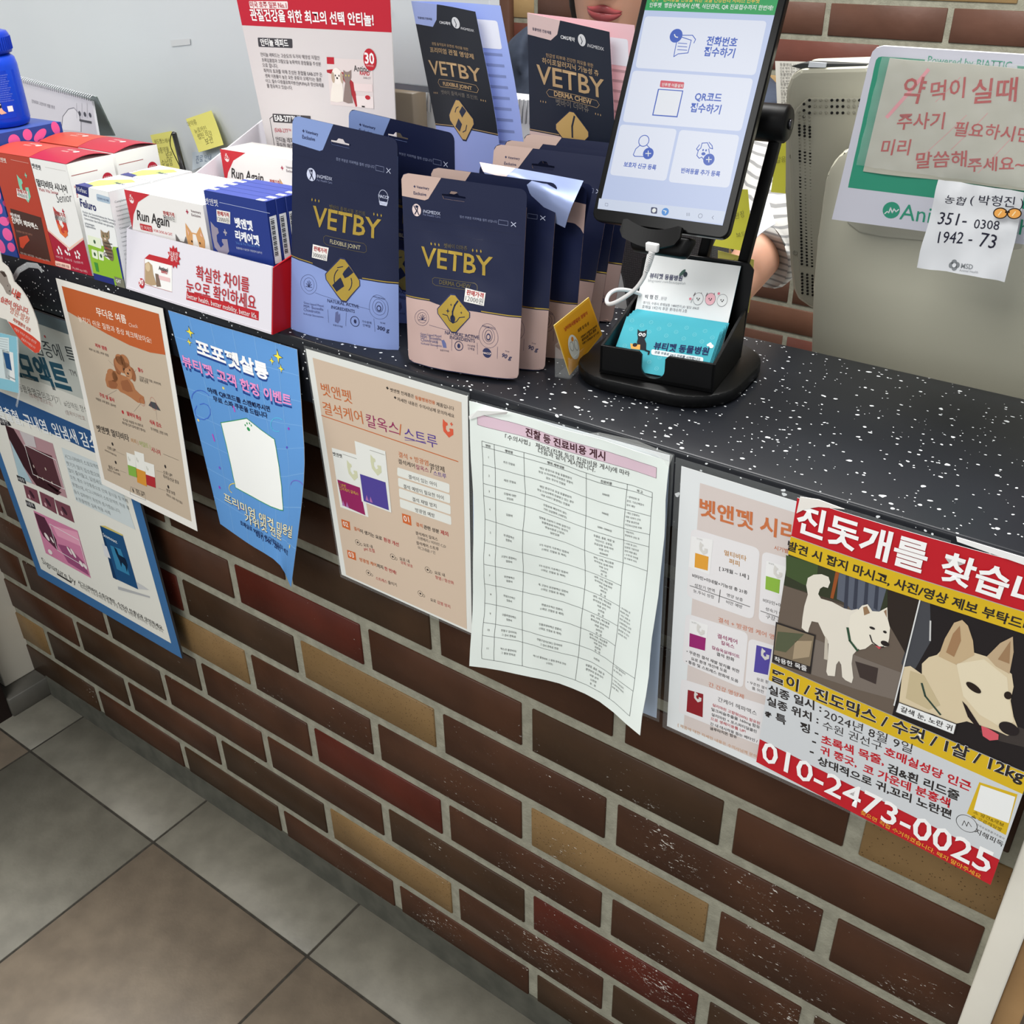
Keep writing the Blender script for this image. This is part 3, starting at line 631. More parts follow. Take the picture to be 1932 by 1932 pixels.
# ---- laminated blue sheet behind the fee list
K = (860, 740, 2.927)
root = empty('laminated_sheet', on(1180, 1100, 1, -.035)); tag(root, 'pale blue laminated sheet mostly hidden behind the white fee list', 'notice')
G = px4([(92, 52), (1182, 350), (1108, 1800), (100, 1400)], (-.0404, -.0404, -.0396, -.0396), K)
P = Patch(G); p = Pr(P, (184, 200, 222), 0.4).crop(*K); p.rect(0, 0, 1, .04, (226, 230, 232), 1)
printed('paper', [p], root, sheet_back(P, (210, 215, 222)))
film('laminate_film', px4([(80, 38), (1206, 344), (1122, 1822), (90, 1420)], (-.0397, -.0397, -.0388, -.0388), K), root)

# ---- fee list, rumpled white paper
G = grid([[(74, 48, -.0425), (430, 150, -.0435), (800, 262, -.0435), (1176, 385, -.0425)],
          [(92, 545, -.044), (430, 640, -.052), (790, 765, -.048), (1142, 870, -.05)],
          [(94, 1040, -.044), (420, 1105, -.050), (770, 1215, -.060), (1082, 1390, -.058)],
          [(80, 1508, -.042), (415, 1574, -.052), (715, 1665, -.058), (1024, 1892, -.078)]], K)
P = Patch(G, 12, 14, bul=lambda u, v: .0016 * np.sin(u * 9 + v * 5) * np.sin(v * 11 - u * 3) + .0012 * np.sin(v * 23 + u * 2) * np.sin(u * 17))
p = Pr(P, (226, 234, 230), 0.5).crop(*K)
p.rect(.045, .035, .945, .075, (216, 190, 204), 1); 
for a in ((.045, .035, .945, .036), (.045, .0745, .945, .0755), (.045, .035, .0465, .0755), (.9435, .035, .945, .0755)): p.rect(*a, (90, 70, 80), 2)
def ut(s_, uc, vb, wd, col=BK, wt=0.0, h=1.0):
    p.text(s_, uc - wd / 2, vb, uc + wd / 2, vb, col, wt, h, 3, F=True)
def us_(s_, uc, vb, mm, col=(58, 60, 62), wt=0.0, al='c'): p.ts(s_, uc, vb, mm, col, wt, 1.0, 3, al)
ut("진찰 등 진료비용 게시", .49, .067, .40, (70, 36, 44), .02); ut("「수의사법」 제20조(진찰 등의 진료비용 게시)에 따라", .5, .100, .62, BK, 0, .95); ut("다음과 같이 게시합니다.", .5, .118, .29, BK, 0, .95)
U0, U1, V0, V1 = .066, .93, .132, .962
cols = [U0, .132, .285, .60, .80, U1]
rows = [V0, .152, .222, .292, .338, .428, .515, .595, .672, .748, .820, .868, V1]
def hl(v, a=U0, b=U1, c=(80, 84, 84)): p.rect(a, v - .0007, b, v + .0007, c, 2)
def vl(u, a=V0, b=V1): p.rect(u - .001, a, u + .001, b, (80, 84, 84), 2)
for v in rows: hl(v, U0, cols[4])
hl(V0); hl(V1); hl(rows[1]); hl(.222, cols[4], U1); hl(.292, cols[4], U1); hl(.338, cols[4], U1); hl(.428, cols[4], U1); hl(.82, cols[4], U1); hl(.868, cols[4], U1)
for u in cols: vl(u)
for s_, k in (("연번", 0), ("행위명", 1), ("행위 세부내용", 2), ("진료비용", 3), ("비 고", 4)): us_(s_, (cols[k] + cols[k + 1]) / 2, .1485, 3.4, BK, .01)
rn = [["초진 진찰료"], ["재진 진찰료"], ["진찰에 대한", "상담료"], ["입원비"], ["개 종합백신", "접종비"], ["고양이 종합백신", "접종비"], ["광견병백신", "접종비"], ["켄넬코프백신", "접종비"], ["인플루엔자백신", "접종비"], ["전혈구 검사비와", "그 검사 판독료"], ["엑스선 촬영비와", "그 촬영 판독료"]]
rd = [["해당 증상으로 동일 동물병원의", "동일 수의사에게 진료받은 경험이", "없는 경우의 진찰료"], ["해당 증상으로 동일 동물병원의", "동일 수의사에게 진료받고 있는 경우", "내원 시마다 발생하는 진찰료"], ["진찰료에 해당하지 않는", "기타 상담행위 (10분당)"], ["질병을 의료하기 위해 일정기간", "동물병원에 머무는 동안의", "병실사용료 (1일당)", "일반입원"], ["3가 이상의 기초백신 접종비", "(1회당, 진찰료 등 제외)"], ["3가 이상의 기초백신 접종비", "(1회당, 진찰료 등 제외)"], ["개, 고양이 광견병백신 접종비", "(1회당, 진찰료 등 제외)"], ["켄넬코프백신 접종비,", "(1회당, 진찰료 등 제외)"], ["인플루엔자백신 접종비,", "(1회당, 진찰료 등 제외)"], ["전혈구검사(CBC) 검사비와", "그 검사 판독료 한정"], ["엑스선 촬영비와 그 촬영 판독료 한정", "(1장당)"]]
rp_ = [["5000원"], ["5000원"], ["5000~10000원"], ["동물종, 품종, 체중 및", "야간시간, 공휴일,", "응급상황 등에 따라", "비용 상이", "45000원"]] + [["생독, 사독, 백신종류", "투여경로 등에 따라", "비용 상이", q, "원 - 원"] for q in ("25천원", "40천원", "25천원", "20천원", "35천원")] + [["33천원"], ["동물종, 품종, 체중 및", "촬영부위 등에 따라", "비용 상이", "22천원", "원 - 원"]]
for k in range(11):
    a, b = rows[k + 1], rows[k + 2]; m_ = (a + b) / 2
    us_(str(k + 1), (cols[0] + cols[1]) / 2, m_ + .004, 3.2, GY)
    for L_, uc, mx in ((rn[k], (cols[1] + cols[2]) / 2, .135), (rd[k], (cols[2] + cols[3]) / 2, .29), (rp_[min(k, len(rp_) - 1)], (cols[3] + cols[4]) / 2, .165)):
        st = min(.0155, (b - a - .004) / len(L_)); v = m_ - st * len(L_) / 2 + st * .85
        for q in L_:
            us_(q, uc, v, 2.9); v += st
for v, L_ in ((.178, ["• 병력청취 및", "문진, 기초신체검사", "등이 해당"]), (.235, ["• 재진 진찰료는", "내원 시마다 산정", "• 평일 통상진료", "시간외시간대 의해"]), (.305, ["• 행동학적,", "영양학적 상담 등"]), (.352, ["• 사료 및 급수,", "입원장 기본위생", "관리 비용 별도", "• 수액 등 의약품", "및 의료적 처치"]), (.60, ["• 주사재료 및", "백신비 포함", "• 백신 상품 및", "위한 필터검사", "신체진찰료 산정", "• 백신접종 이후", "발생할 수 있는", "부작용 처치"]), (.83, ["• 기타 혈액검사", "및 외주검사"]), (.885, ["• 기타 영상검사", "및 외부위탁판독", "비용 별도"])):
    for i, q in enumerate(L_): us_(q, .806, v + i * .0145, 2.5, (76, 76, 80), 0, 'l')
def tape(mb):
    m = mat((240, 242, 240), .2, alpha=.45)
    A = [on(860 + x / 2.927, 740 + y / 2.927, 1, d) for x, y, d in ((72, 132, -.046), (120, 100, -.048), (285, 108, -.05), (280, 122, -.047), (150, 128, -.047), (75, 152, -.046))]
    mb.prism(A, (0, .0004, 0), mat((240, 242, 240), .3))
t = printed('fee_list', [p], None, sheet_back(P, (220, 226, 224))); tag(t, 'rumpled white sheet with a printed table under a pink title bar', 'notice')
mb = MB(); tape(mb); o = mb.build('curled_tape', t)
mb = MB(); mb.prism([on(860 + x / 2.927, 740 + y / 2.927, 1, -.0455) for x, y in ((705, 232), (790, 222), (1000, 268), (1200, 350), (1175, 415), (1110, 345), (930, 290), (720, 245))], (0, .0003, 0), mat((245, 248, 246), .12, alpha=.14)); mb.build('clear_tape', t)

# ---- laminated series notice and the lost-dog poster over it
K = (1240, 860, 2.3006)
a = on(1240 + 105 / 2.3006, 860 + 45 / 2.3006, 1, -.0408); b = on(1240 + 42 / 2.3006, 860 + 1172 / 2.3006, 1, -.0402)
ex = np.array([.208, 0, 0]); P = Patch([[a, a + ex], [b, b + ex]]); p = Pr(P, (226, 230, 232), .35).crop(*K)
p.rect(.085, .035, .93, .97, (214, 203, 199), 1)
GD = (186, 134, 62)
for q in ([(148, 312), (447, 402), (418, 712), (128, 610)], [(457, 412), (760, 500), (720, 790), (440, 718)], [(125, 682), (396, 768), (372, 1010), (108, 895)], [(398, 790), (690, 878), (650, 1100), (380, 1012)], [(105, 966), (560, 1110), (530, 1290), (92, 1112)]): p.rrect(q, (230, 228, 230), 2, .1)
p.texts([("벳앤펫 시리즈", 184, 250, 700, 398, (200, 116, 72), .025), ("시기별 영양제", 508, 405, 640, 440, OR), ("멀티비타", 292, 428, 388, 455, GD, .01), ("퍼피", 312, 464, 358, 478, GD, .01), ("[ 3개월 ~ 1세 ]", 270, 494, 398, 532, BK, .012), ("비타민+미네랄+기능성 총 21종", 153, 524, 392, 600, BK, .012), ("성장기 면역", 163, 566, 250, 592), ("눈,두뇌 성장", 158, 590, 248, 620), ("영양 보충", 302, 608, 372, 632), ("비만 예방", 300, 638, 370, 662),
  ("결석 + 방광염 케어 영양제", 266, 718, 560, 812, (206, 126, 96)), ("결석케어", 262, 788, 348, 815, MG, .01), ("칼옥스", 278, 816, 335, 836, MG, .01), ("칼슘옥살레이트", 238, 836, 358, 878, MG, .01), ("결석 완화", 258, 864, 335, 892, BK, .01), ("• 꾸준한 결석 재발 방지를 위한", 128, 852, 357, 942, BK, .008), ("요로 환경 개선에 도움", 148, 884, 303, 940, BK, .008), ("• 통증 및 스트레스 완화에 도움", 125, 895, 352, 984, BK, .008),
  ("벳앤펫", 172, 362, 198, 369, GY), ("벳앤펫", 484, 468, 508, 475, GY), ("벳앤펫", 150, 724, 172, 730, GY), ("비타민+미네랄", 460, 632, 580, 668), ("성숙기 면역", 470, 668, 560, 700), ("구강 관리", 472, 702, 560, 730), ("요로 환경", 432, 972, 500, 994), ("• 꾸준한 결석", 392, 985, 480, 1016), ("를 위한", 412, 1012, 464, 1030),
  ("간 건강 영양제", 224, 998, 376, 1054, (206, 126, 96)), ("간케어 헤파맥스", 264, 1062, 432, 1126, BK), ("실리마린 고함량(50%) 함유된", 240, 1084, 446, 1166, RD, .01), ("밀크씨슬추출물 160mg 함유", 236, 1104, 446, 1184, BK, .01), ("실리마린 + 포스파티딜콜린", 236, 1126, 432, 1202, BK, .01), ("으로 생체이용률 UP!", 233, 1144, 384, 1202, RD, .01), ("간 내 대사작용 돕는 베타인 /", 231, 1166, 436, 1244, BK, .01), ("글루타치온 함유", 230, 1186, 346, 1226, BK, .01), ("[ 제품에 대한 자세한 내용은 수의사님께 문의 부탁드립니다 ]", 90, 1172, 560, 1362, (206, 160, 120))], BK)
for q, lo, c in (([(150, 348), (243, 364), (228, 515), (137, 480)], [(166, 420), (224, 437), (220, 497), (163, 482)], (224, 160, 60)), ([(475, 455), (560, 480), (550, 610), (466, 575)], [(473, 520), (535, 537), (530, 597), (470, 577)], (140, 182, 70)), ([(143, 708), (222, 735), (210, 850), (135, 826)], [(142, 768), (212, 790), (208, 845), (140, 826)], (150, 40, 110)), ([(430, 816), (500, 835), (482, 955), (418, 940)], [(432, 820), (498, 838), (481, 950), (420, 936)], (84, 74, 160)), ([(132, 1010), (203, 1030), (200, 1138), (125, 1110)], [(134, 1014), (201, 1033), (198, 1134), (128, 1108)], (140, 30, 40))):
    p.poly(q, (236, 236, 236), 3); p.poly(lo, c, 4); cc = np.mean(np.array(q), 0); p.shape(DOG, (cc[0] + 12, cc[1] - 26), 4.5, 6, (214, 212, 208), 5)
p.line([(143, 562), (403, 654)], .5, BK, 4); p.line([(275, 580), (268, 636)], .5, BK, 4); p.line([(450, 672), (540, 704)], .5, BK, 4)
root = empty('laminated_notice', on(1350, 1100, 1, -.036)); tag(root, 'laminated pale pink notice half covered by the red and yellow lost dog poster', 'notice', 'laminated notices on the counter front')
printed('paper', [p], root, sheet_back(P, (226, 228, 228)))
a2 = a + np.array([-.006, .0006, .006]); b2 = b + np.array([-.005, .0006, -.005])
film('laminate_film', [[a2, a2 + ex * 1.055], [b2, b2 + ex * 1.055]], root)
# lost dog poster
A_q = np.array
tl = on(1240 + 608 / 2.3006, 860 + 182 / 2.3006, 1, -.0475); bl = on(1240 + 430 / 2.3006, 860 + 1328 / 2.3006, 1, -.0475); br_ = on(1240 + 1447 / 2.3006, 860 + 1862 / 2.3006, 1, -.0475)
tr = br_ + A_q((.0011, 0, .2965)); P = Patch([[tl, tr], [bl, br_]], 6, 6, bul=lambda u, v: .0018 * np.sin(u * 5) * (1 - v)); p = Pr(P, (206, 210, 214), .4).crop(*K)
V = lambda x, y: p.uv((x, y))[1]
v1, v2, v3, v4, v5 = V(575, 345), V(555, 418), V(487, 890), V(477, 965), V(440, 1222)
RR = (190, 30, 42); YL = (214, 178, 36)
p.rect(0, 0, 1, v1, RR, 1); p.rect(0, v1, 1, v2, YL, 9.5); p.rect(0, v2, 1, v3, (56, 50, 46), 1); p.rect(0, v3, 1, v4, YL, 9.5); p.rect(0, v4, 1, v5, (206, 210, 214), 9.4); p.rect(0, v5, 1, 1, RR, 1)
us = p.uv((1145, 612))[0]
# left picture
p.poly([(0.0, v2), (us, v2), (us, v2 + .09), (.0, v2 + .11)], (52, 58, 42), 2, True); p.poly([(0, v2 + .11), (us, v2 + .07), (us, v3), (0, v3)], (104, 92, 82), 2, True)
p.poly([(560, 430), (700, 470), (690, 560), (640, 560), (560, 520)], (66, 84, 50), 3); p.poly([(790, 490), (1000, 560), (960, 700), (905, 700), (860, 690), (820, 640), (780, 620)], (92, 98, 112), 3)
for x in (820, 860, 905, 950): p.poly([(x, 505 + (x - 820) * .33), (x + 14, 510 + (x - 820) * .33), (x + 6, 670), (x - 10, 660)], (58, 62, 76), 4)
p.poly([(778, 488), (795, 492), (765, 620), (752, 615)], (150, 80, 40), 4); p.poly([(1000, 560), (1140, 612), (1080, 860), (1000, 720)], (46, 38, 34), 3)
p.poly([(640, 780), (700, 800), (900, 880), (1060, 940), (1040, 1060), (860, 1010), (620, 930)], (120, 110, 102), 3); p.poly([(860, 890), (960, 920), (950, 990), (880, 960)], (62, 52, 50), 4)
DW = (226, 220, 208)
p.poly([(655, 600), (648, 560), (655, 528), (680, 514), (715, 512), (745, 524), (752, 548), (742, 572), (722, 566), (708, 575), (700, 598), (712, 618), (760, 632), (812, 660), (845, 668), (872, 662), (878, 700), (895, 760), (880, 830), (850, 862), (845, 900), (852, 962), (845, 985), (818, 972), (804, 958), (800, 905), (790, 888), (778, 905), (772, 955), (742, 952), (735, 935), (742, 870), (745, 815), (722, 770), (700, 722), (672, 716), (660, 748), (655, 770), (628, 745), (632, 700), (640, 650)], DW, 5)
p.poly([(840, 690), (875, 665), (890, 648), (915, 642), (935, 672), (965, 674), (1000, 655), (1002, 705), (1012, 745), (1008, 790), (1000, 826), (968, 828), (935, 812), (905, 835), (880, 840), (842, 800), (832, 740)], (232, 226, 212), 6)
p.poly([(895, 655), (912, 650), (925, 680), (900, 690)], (150, 120, 90), 7); p.poly([(985, 672), (997, 664), (998, 700)], (150, 120, 96), 7); p.ell((990, 812), 3.2, 2.4, (40, 34, 34), 8); p.ell((935, 745), 2.2, 1.2, BK, 8); p.ell((990, 762), 1.4, 1.2, BK, 8)
p.line([(925, 775), (935, 805), (965, 828), (985, 826)], 1.0, BK, 8); p.poly([(948, 820), (975, 828), (965, 836)], (200, 80, 90), 9); p.line([(828, 745), (838, 800), (870, 842)], 2.0, (50, 80, 60), 8)
p.poly([(725, 880), (742, 885), (742, 800), (730, 780)], (196, 188, 174), 6)
p.poly([(517, 718), (690, 775), (668, 945), (500, 890)], BK, 7); q = [(522, 727), (683, 780), (662, 934), (505, 884)]; p.poly(q, (126, 112, 92), 8); p.poly([(525, 760), (640, 770), (560, 850), (512, 840)], (86, 92, 70), 9); p.poly([(600, 800), (675, 800), (662, 870), (590, 880)], (168, 150, 124), 9)
p.poly([(506, 858), (668, 912), (663, 938), (502, 888)], BK, 10); p.text("착용한 목줄", 512, 886, 652, 930, (236, 236, 236), .015, 1, 11)
# right picture
p.poly([(us, v2), (1, v2), (1, v3), (us, v3)], (34, 30, 32), 2, True); p.poly([(1148, 620), (1185, 640), (1190, 800), (1100, 960), (1060, 900)], (70, 72, 78), 3); p.line([(1187, 715), (1185, 800)], 1.2, (200, 200, 200), 4); p.poly([(1330, 1090), (1640, 1200), (1700, 1290), (1420, 1220)], (62, 56, 54), 3)
CR = (216, 200, 168)
p.poly([(1068, 915), (1100, 910), (1150, 945), (1150, 900), (1180, 872), (1215, 862), (1245, 830), (1300, 860), (1370, 850), (1430, 868), (1480, 900), (1540, 945), (1548, 1000), (1535, 1060), (1548, 1130), (1565, 1175), (1558, 1205), (1520, 1212), (1475, 1192), (1440, 1180), (1395, 1168), (1345, 1150), (1290, 1162), (1200, 1120), (1050, 1075)], CR, 5)
p.poly([(1222, 868), (1250, 790), (1290, 722), (1325, 710), (1350, 735), (1372, 800), (1378, 862), (1300, 905)], (196, 172, 136), 6); p.poly([(1255, 850), (1285, 770), (1315, 735), (1320, 800), (1290, 870)], (160, 124, 90), 7); p.poly([(1432, 868), (1490, 810), (1545, 782), (1548, 850), (1530, 945), (1470, 910)], (190, 166, 134), 6); p.poly([(1480, 880), (1535, 800), (1530, 900)], (156, 124, 92), 7)
p.poly([(1300, 900), (1420, 880), (1520, 960), (1530, 1060), (1548, 1150), (1500, 1180), (1400, 1120), (1330, 1040)], (226, 214, 186), 6); p.poly([(1100, 930), (1160, 950), (1230, 1080), (1180, 1100), (1080, 1050)], (198, 182, 146), 6)
p.ell((1528, 1180), 7, 5.6, (38, 32, 34), 9); p.ell((1375, 1002), 6, 3, (40, 30, 26), 9, a0=-.4); p.ell((1524, 1036), 2.6, 3.4, (40, 30, 26), 9); p.poly([(1325, 1060), (1345, 1080), (1400, 1165), (1440, 1185), (1400, 1190), (1350, 1130)], (36, 26, 28), 8); p.poly([(1408, 1168), (1440, 1180), (1484, 1206), (1482, 1228), (1445, 1232), (1415, 1212)], (214, 92, 104), 9.3)
p.line([(1150, 985), (1165, 1040), (1230, 1120)], 1.6, (50, 70, 60), 7); p.line([(1145, 612), (1030, 1080)], 1.0, (220, 222, 222), 9)
q = [(1050, 1065), (1302, 1160), (1290, 1205), (1036, 1108)]; p.poly(q, (234, 236, 236), 10); p.line(q, .8, BK, 11, close=True); p.text("갈색 눈, 노란 귀", 1058, 1102, 1280, 1188, BK, .015, 1, 12)
W_ = (246, 246, 246)
p.text("진돗개를", 602, 312, 1162, 498, W_, .026, 1.15, 10.6); p.text("찾습니다", 1222, 518, 1830, 722, W_, .026, 1.15, 10.6)
p.text("발견 시 잡지 마시고, 사진/영상 제보 부탁드려요", 566, 400, 1700, 785, BK, .03, 1.05, 10.6); p.text("똘이 / 진도믹스 / 수컷 / 1살 / 12kg", 500, 968, 1588, 1412, W_, .06, 1.05, 10.6); p.text("똘이 / 진도믹스 / 수컷 / 1살 / 12kg", 500, 968, 1588, 1412, BK, .026, 1.05, 11.8)
n_ = len(p.it)
p.texts([("실종 일시 :", 485, 1024, 715, 1108, BK, .03), ("2024년 8월 9일", 725, 1130, 1106, 1288, BK, .004), ("실종 위치 :", 478, 1072, 702, 1158, BK, .03), ("수원 권선구", 720, 1178, 976, 1276, BK, .004), ("호매실성당 인근", 986, 1290, 1360, 1450, RR, .03), ("※ 특    징 -", 470, 1128, 702, 1214, BK, .03),
  ("초록색 목줄,", 714, 1240, 986, 1338, RR, .03), ("검&흰 리드줄", 1000, 1364, 1310, 1490, BK, .03), ("-", 675, 1246, 692, 1252, BK, .03), ("귀 쫑긋,", 710, 1284, 868, 1346, RR, .03), ("코 가운데 분홍색", 895, 1364, 1270, 1520, RR, .03), ("-", 665, 1290, 682, 1296, BK, .03), ("상대적으로 귀,꼬리 노란편", 698, 1330, 1276, 1570, BK, .03)])
for i in range(n_, len(p.it)): p.it[i] = p.it[i][:7] + (10.6,) + p.it[i][8:]
p.text("010-2473-0025", 452, 1312, 1440, 1812, W_, .012, 1.2, 10.6); p.text("찾으면 직접 수거하겠습니다. 떼지 말아주세요", 884, 1548, 1404, 1830, (236, 172, 60), .012, 1, 10.6)
n_ = len(p.it)
p.poly([(1400, 1412), (1566, 1465), (1515, 1642), (1346, 1548)], YL, 3); p.poly([(1406, 1424), (1556, 1476), (1527, 1590), (1376, 1532)], (236, 238, 238), 4)
p.texts([("▲ 발견&제보", 1372, 1545, 1505, 1606, BK, .02), ("▲ 오픈채팅방", 1364, 1562, 1496, 1626, BK, .02), ("한국유실동물구조봉사", 1385, 1598, 1508, 1662, BK, 0), ("지해피독", 1378, 1630, 1500, 1692, BK, .01)])
p.ring((1345, 1592), 8, .5, BK, 3); p.line([(1325, 1600), (1335, 1580), (1345, 1604), (1352, 1585), (1366, 1606)], .5, BK, 3)
for i in range(n_, len(p.it)):
    k = 7 if p.it[i][0] == 'text' else len(p.it[i]) - 1; p.it[i] = p.it[i][:k] + (p.it[i][k] + 6.5,) + p.it[i][k + 1:]
t = printed('lost_dog_poster', [p], None, sheet_back(P, (214, 216, 218))); tag(t, 'red and yellow lost dog poster with two white dog photos and a phone number', 'poster')
mb = MB(); mb.prism([on(1240 + x / 2.3006, 860 + y / 2.3006, 1, -.0495) for x, y in ((620, 178), (700, 190), (812, 232), (700, 222), (640, 232), (604, 250))], (0, .0006, 0), mat((232, 228, 222), .3)); mb.build('torn_corner', t)
mb = MB(); mb.prism([on(1804, 1013, 1, -.049), on(1932, 1052, 1, -.049), on(1932, 1066, 1, -.049), on(1806, 1022, 1, -.049)], (0, .0006, 0), mat((236, 236, 236), .3)); mb.build('white_tape', t)

# ---- large framed dental poster at the left
K1 = (0, 780, 4.026); K2 = (0, 450, 2.972); K3 = (0, 450, 4.83)
BLp = on(72, 1085, 1, -.024); BRp = on(344, 1243, 1, -.024); top = .9235
wv = BRp - BLp; wv[2] = 0; TLp = np.array([BLp[0] + .003, -.040, top]); TRp = TLp + wv; BRp[2] = BLp[2] = (BRp[2] + BLp[2]) / 2
P = Patch([[TLp, TRp], [BLp, BRp]]); p = Pr(P, (60, 108, 158), .35, lay=.00015)
p.rect(.05, .03, .95, .96, (226, 226, 218), 1); p.rect(0, 0, 1, .034, (84, 98, 104), 2); p.rect(.0, .034, .95, .30, (176, 180, 174), 2); p.rect(.0, .30, .95, .335, (214, 214, 206), 2)
p.crop(*K2); vb = p.uv((200, 950))[1]; vc = p.uv((200, 1052))[1]
p.rect(0, vb - .004, .95, vc, (46, 84, 132), 3); p.rect(0, vb - .095, .95, vb - .004, (206, 206, 198), 3)
p.text("잇몸출혈, 구내염, 입냄새 감소", -40, 985, 560, 1185, (232, 236, 238), .012, 1.35, 5)
p.crop(*K3)
p.texts([("염증에 특허", 330, 1040, 800, 1165, (44, 50, 54), .004, 1.15), ("스토모액트", -60, 1190, 664, 1395, (34, 74, 92), .035, 1.3), ("TM", 645, 1242, 705, 1258, (90, 90, 90)), ("#동물용멸균의료기기", 150, 1372, 560, 1512, (50, 50, 52), 0, 1.15), ("(감마선 멸균포장)", 275, 1436, 482, 1528, (190, 100, 90)), ("#검역원 정식 허가", 592, 1524, 900, 1618, (50, 50, 52), 0, 1.15), ("(품목허가번호 :", 604, 1596, 800, 1664, (190, 100, 90))])
p.ell((412, 892), 2.0, 2.0, (180, 50, 56), 4)
p.crop(*K1)
DK = (60, 34, 40)
p.poly([(42, 88), (402, 228), (512, 642), (148, 492)], (176, 140, 146), 3); p.poly([(42, 88), (105, 115), (215, 300), (300, 480), (470, 600), (440, 620), (280, 545), (180, 400), (70, 190)], DK, 4); p.poly([(190, 240), (395, 320), (470, 560), (440, 600), (260, 460)], (84, 52, 58), 4); p.poly([(78, 200), (180, 400), (250, 530), (148, 492)], (170, 196, 206), 5); p.poly([(150, 130), (260, 172), (280, 260), (200, 240)], (196, 190, 192), 5)
p.line([(190, 236), (430, 352), (497, 574), (255, 460)], 1.2, (234, 234, 232), 7, close=True)
for x, y in ((290, 480), (330, 495), (400, 525), (260, 400), (350, 420)): p.ell((x, y), 1.6, 3, (200, 184, 172), 6)
for q in ([(180, 540), (283, 584), (307, 690), (205, 640)], [(300, 590), (410, 642), (435, 765), (325, 700)], [(415, 652), (532, 702), (568, 830), (450, 770)]):
    p.poly(q, (120, 72, 84), 3); c = np.mean(np.array(q), 0); p.ell(tuple(c), 5, 8, (66, 40, 52), 4, a0=.6); p.ell((c[0] - 18, c[1] + 16), 3, 4, (206, 170, 176), 5)
p.poly([(255, 735), (590, 890), (692, 1250), (350, 1060)], (206, 130, 164), 3); p.poly([(262, 750), (340, 790), (430, 960), (440, 1040), (330, 930), (300, 870)], (88, 48, 66), 4); p.poly([(400, 850), (590, 900), (620, 1010), (440, 930)], (226, 160, 186), 4); p.poly([(440, 990), (520, 1010), (640, 1130), (680, 1230), (520, 1130)], (150, 80, 120), 5)
for x, y, rx, ry in ((360, 935, 5, 8), (400, 960, 3, 6), (560, 1060, 4, 9), (530, 1040, 3, 8), (620, 1140, 5, 6), (650, 1160, 4, 6), (385, 1050, 7, 5)): p.ell((x, y), rx, ry, (230, 222, 220), 6, a0=.5)
p.line([(380, 836), (606, 962), (665, 1172), (440, 1036)], 1.2, (236, 236, 236), 7, close=True)
for q, s_, a_, b_ in (([(0, 30), (70, 62), (88, 92), (10, 86)], "사용전", (8, 72), (68, 82)), ([(128, 465), (190, 492), (202, 536), (142, 510)], "사용중", (142, 502), (192, 520)), ([(195, 655), (262, 686), (274, 728), (208, 702)], "사용후", (208, 692), (264, 712))): p.poly(q, (44, 44, 50), 5); p.text(s_, *a_, *b_, (225, 225, 225), 0, 1, 6)
p.poly([(468, 256), (880, 430), (1030, 882), (580, 662)], (204, 214, 216), 3)
p.texts([("시그니처바이 스토모액트", 500, 338, 760, 425), ("붓기가 많이 감소했으며,", 512, 390, 770, 492), ("많이 줄어들고, 입냄새도", 526, 442, 780, 545), ("또한, 평소 구강통증으로 인해 음식을 잘 먹지", 540, 492, 975, 680), ("못했는데, 시그니처바이 스토모액트 적용 후", 555, 548, 988, 734), ("음식 섭취량이 확연히 증가했습니다.", 568, 602, 920, 758), ("A 동물병원 실제 적용 사례", 582, 655, 842, 770), ("시그니처바이 스토모액트, 수의사 선생님과 상의하세요.", 598, 1292, 1246, 1648, BK, .008), ("특허받은 스토모액트로 동물 구강 케어를 한번에 관리하는 방법입니다.", 615, 1322, 1246, 1668, (130, 128, 124)), ("Signature by", 326, 1136, 582, 1300, BK, -.008, 1.0)], (64, 70, 74))
p.poly([(434, 1210), (545, 1278), (545, 1290), (436, 1224)], (56, 56, 58), 3)
p.poly([(762, 850), (935, 928), (1052, 1335), (862, 1246)], (32, 78, 122), 4); p.poly([(762, 850), (800, 852), (935, 920), (935, 930)], (206, 190, 110), 5); p.poly([(762, 850), (778, 870), (890, 1262), (862, 1246)], (24, 58, 96), 5); p.text("Stomoact", 790, 930, 896, 988, (220, 226, 230), .01, 1.1, 6); p.poly([(840, 1000), (920, 1030), (990, 1230), (890, 1180)], (56, 128, 168), 5)
p.poly([(868, 1010), (890, 1030), (905, 1070), (955, 1100), (972, 1150), (968, 1205), (956, 1160), (930, 1130), (925, 1165), (912, 1120), (885, 1060)], (18, 36, 58), 6); p.poly([(778, 985), (815, 1010), (845, 1100), (800, 1080)], (214, 216, 220), 6)
p.poly([(898, 1312), (1140, 1388), (1140, 1400), (900, 1336)], (176, 178, 180), 4); p.poly([(1042, 1280), (1135, 1340), (1040, 1330)], (196, 198, 200), 3)
root = empty('dental_poster', on(180, 1000, 1, -.03)); tag(root, 'large blue bordered poster with photos of animal teeth at the left end of the counter', 'poster')
printed('poster_panel', [p], root, sheet_back(P, (60, 60, 62), .0035))

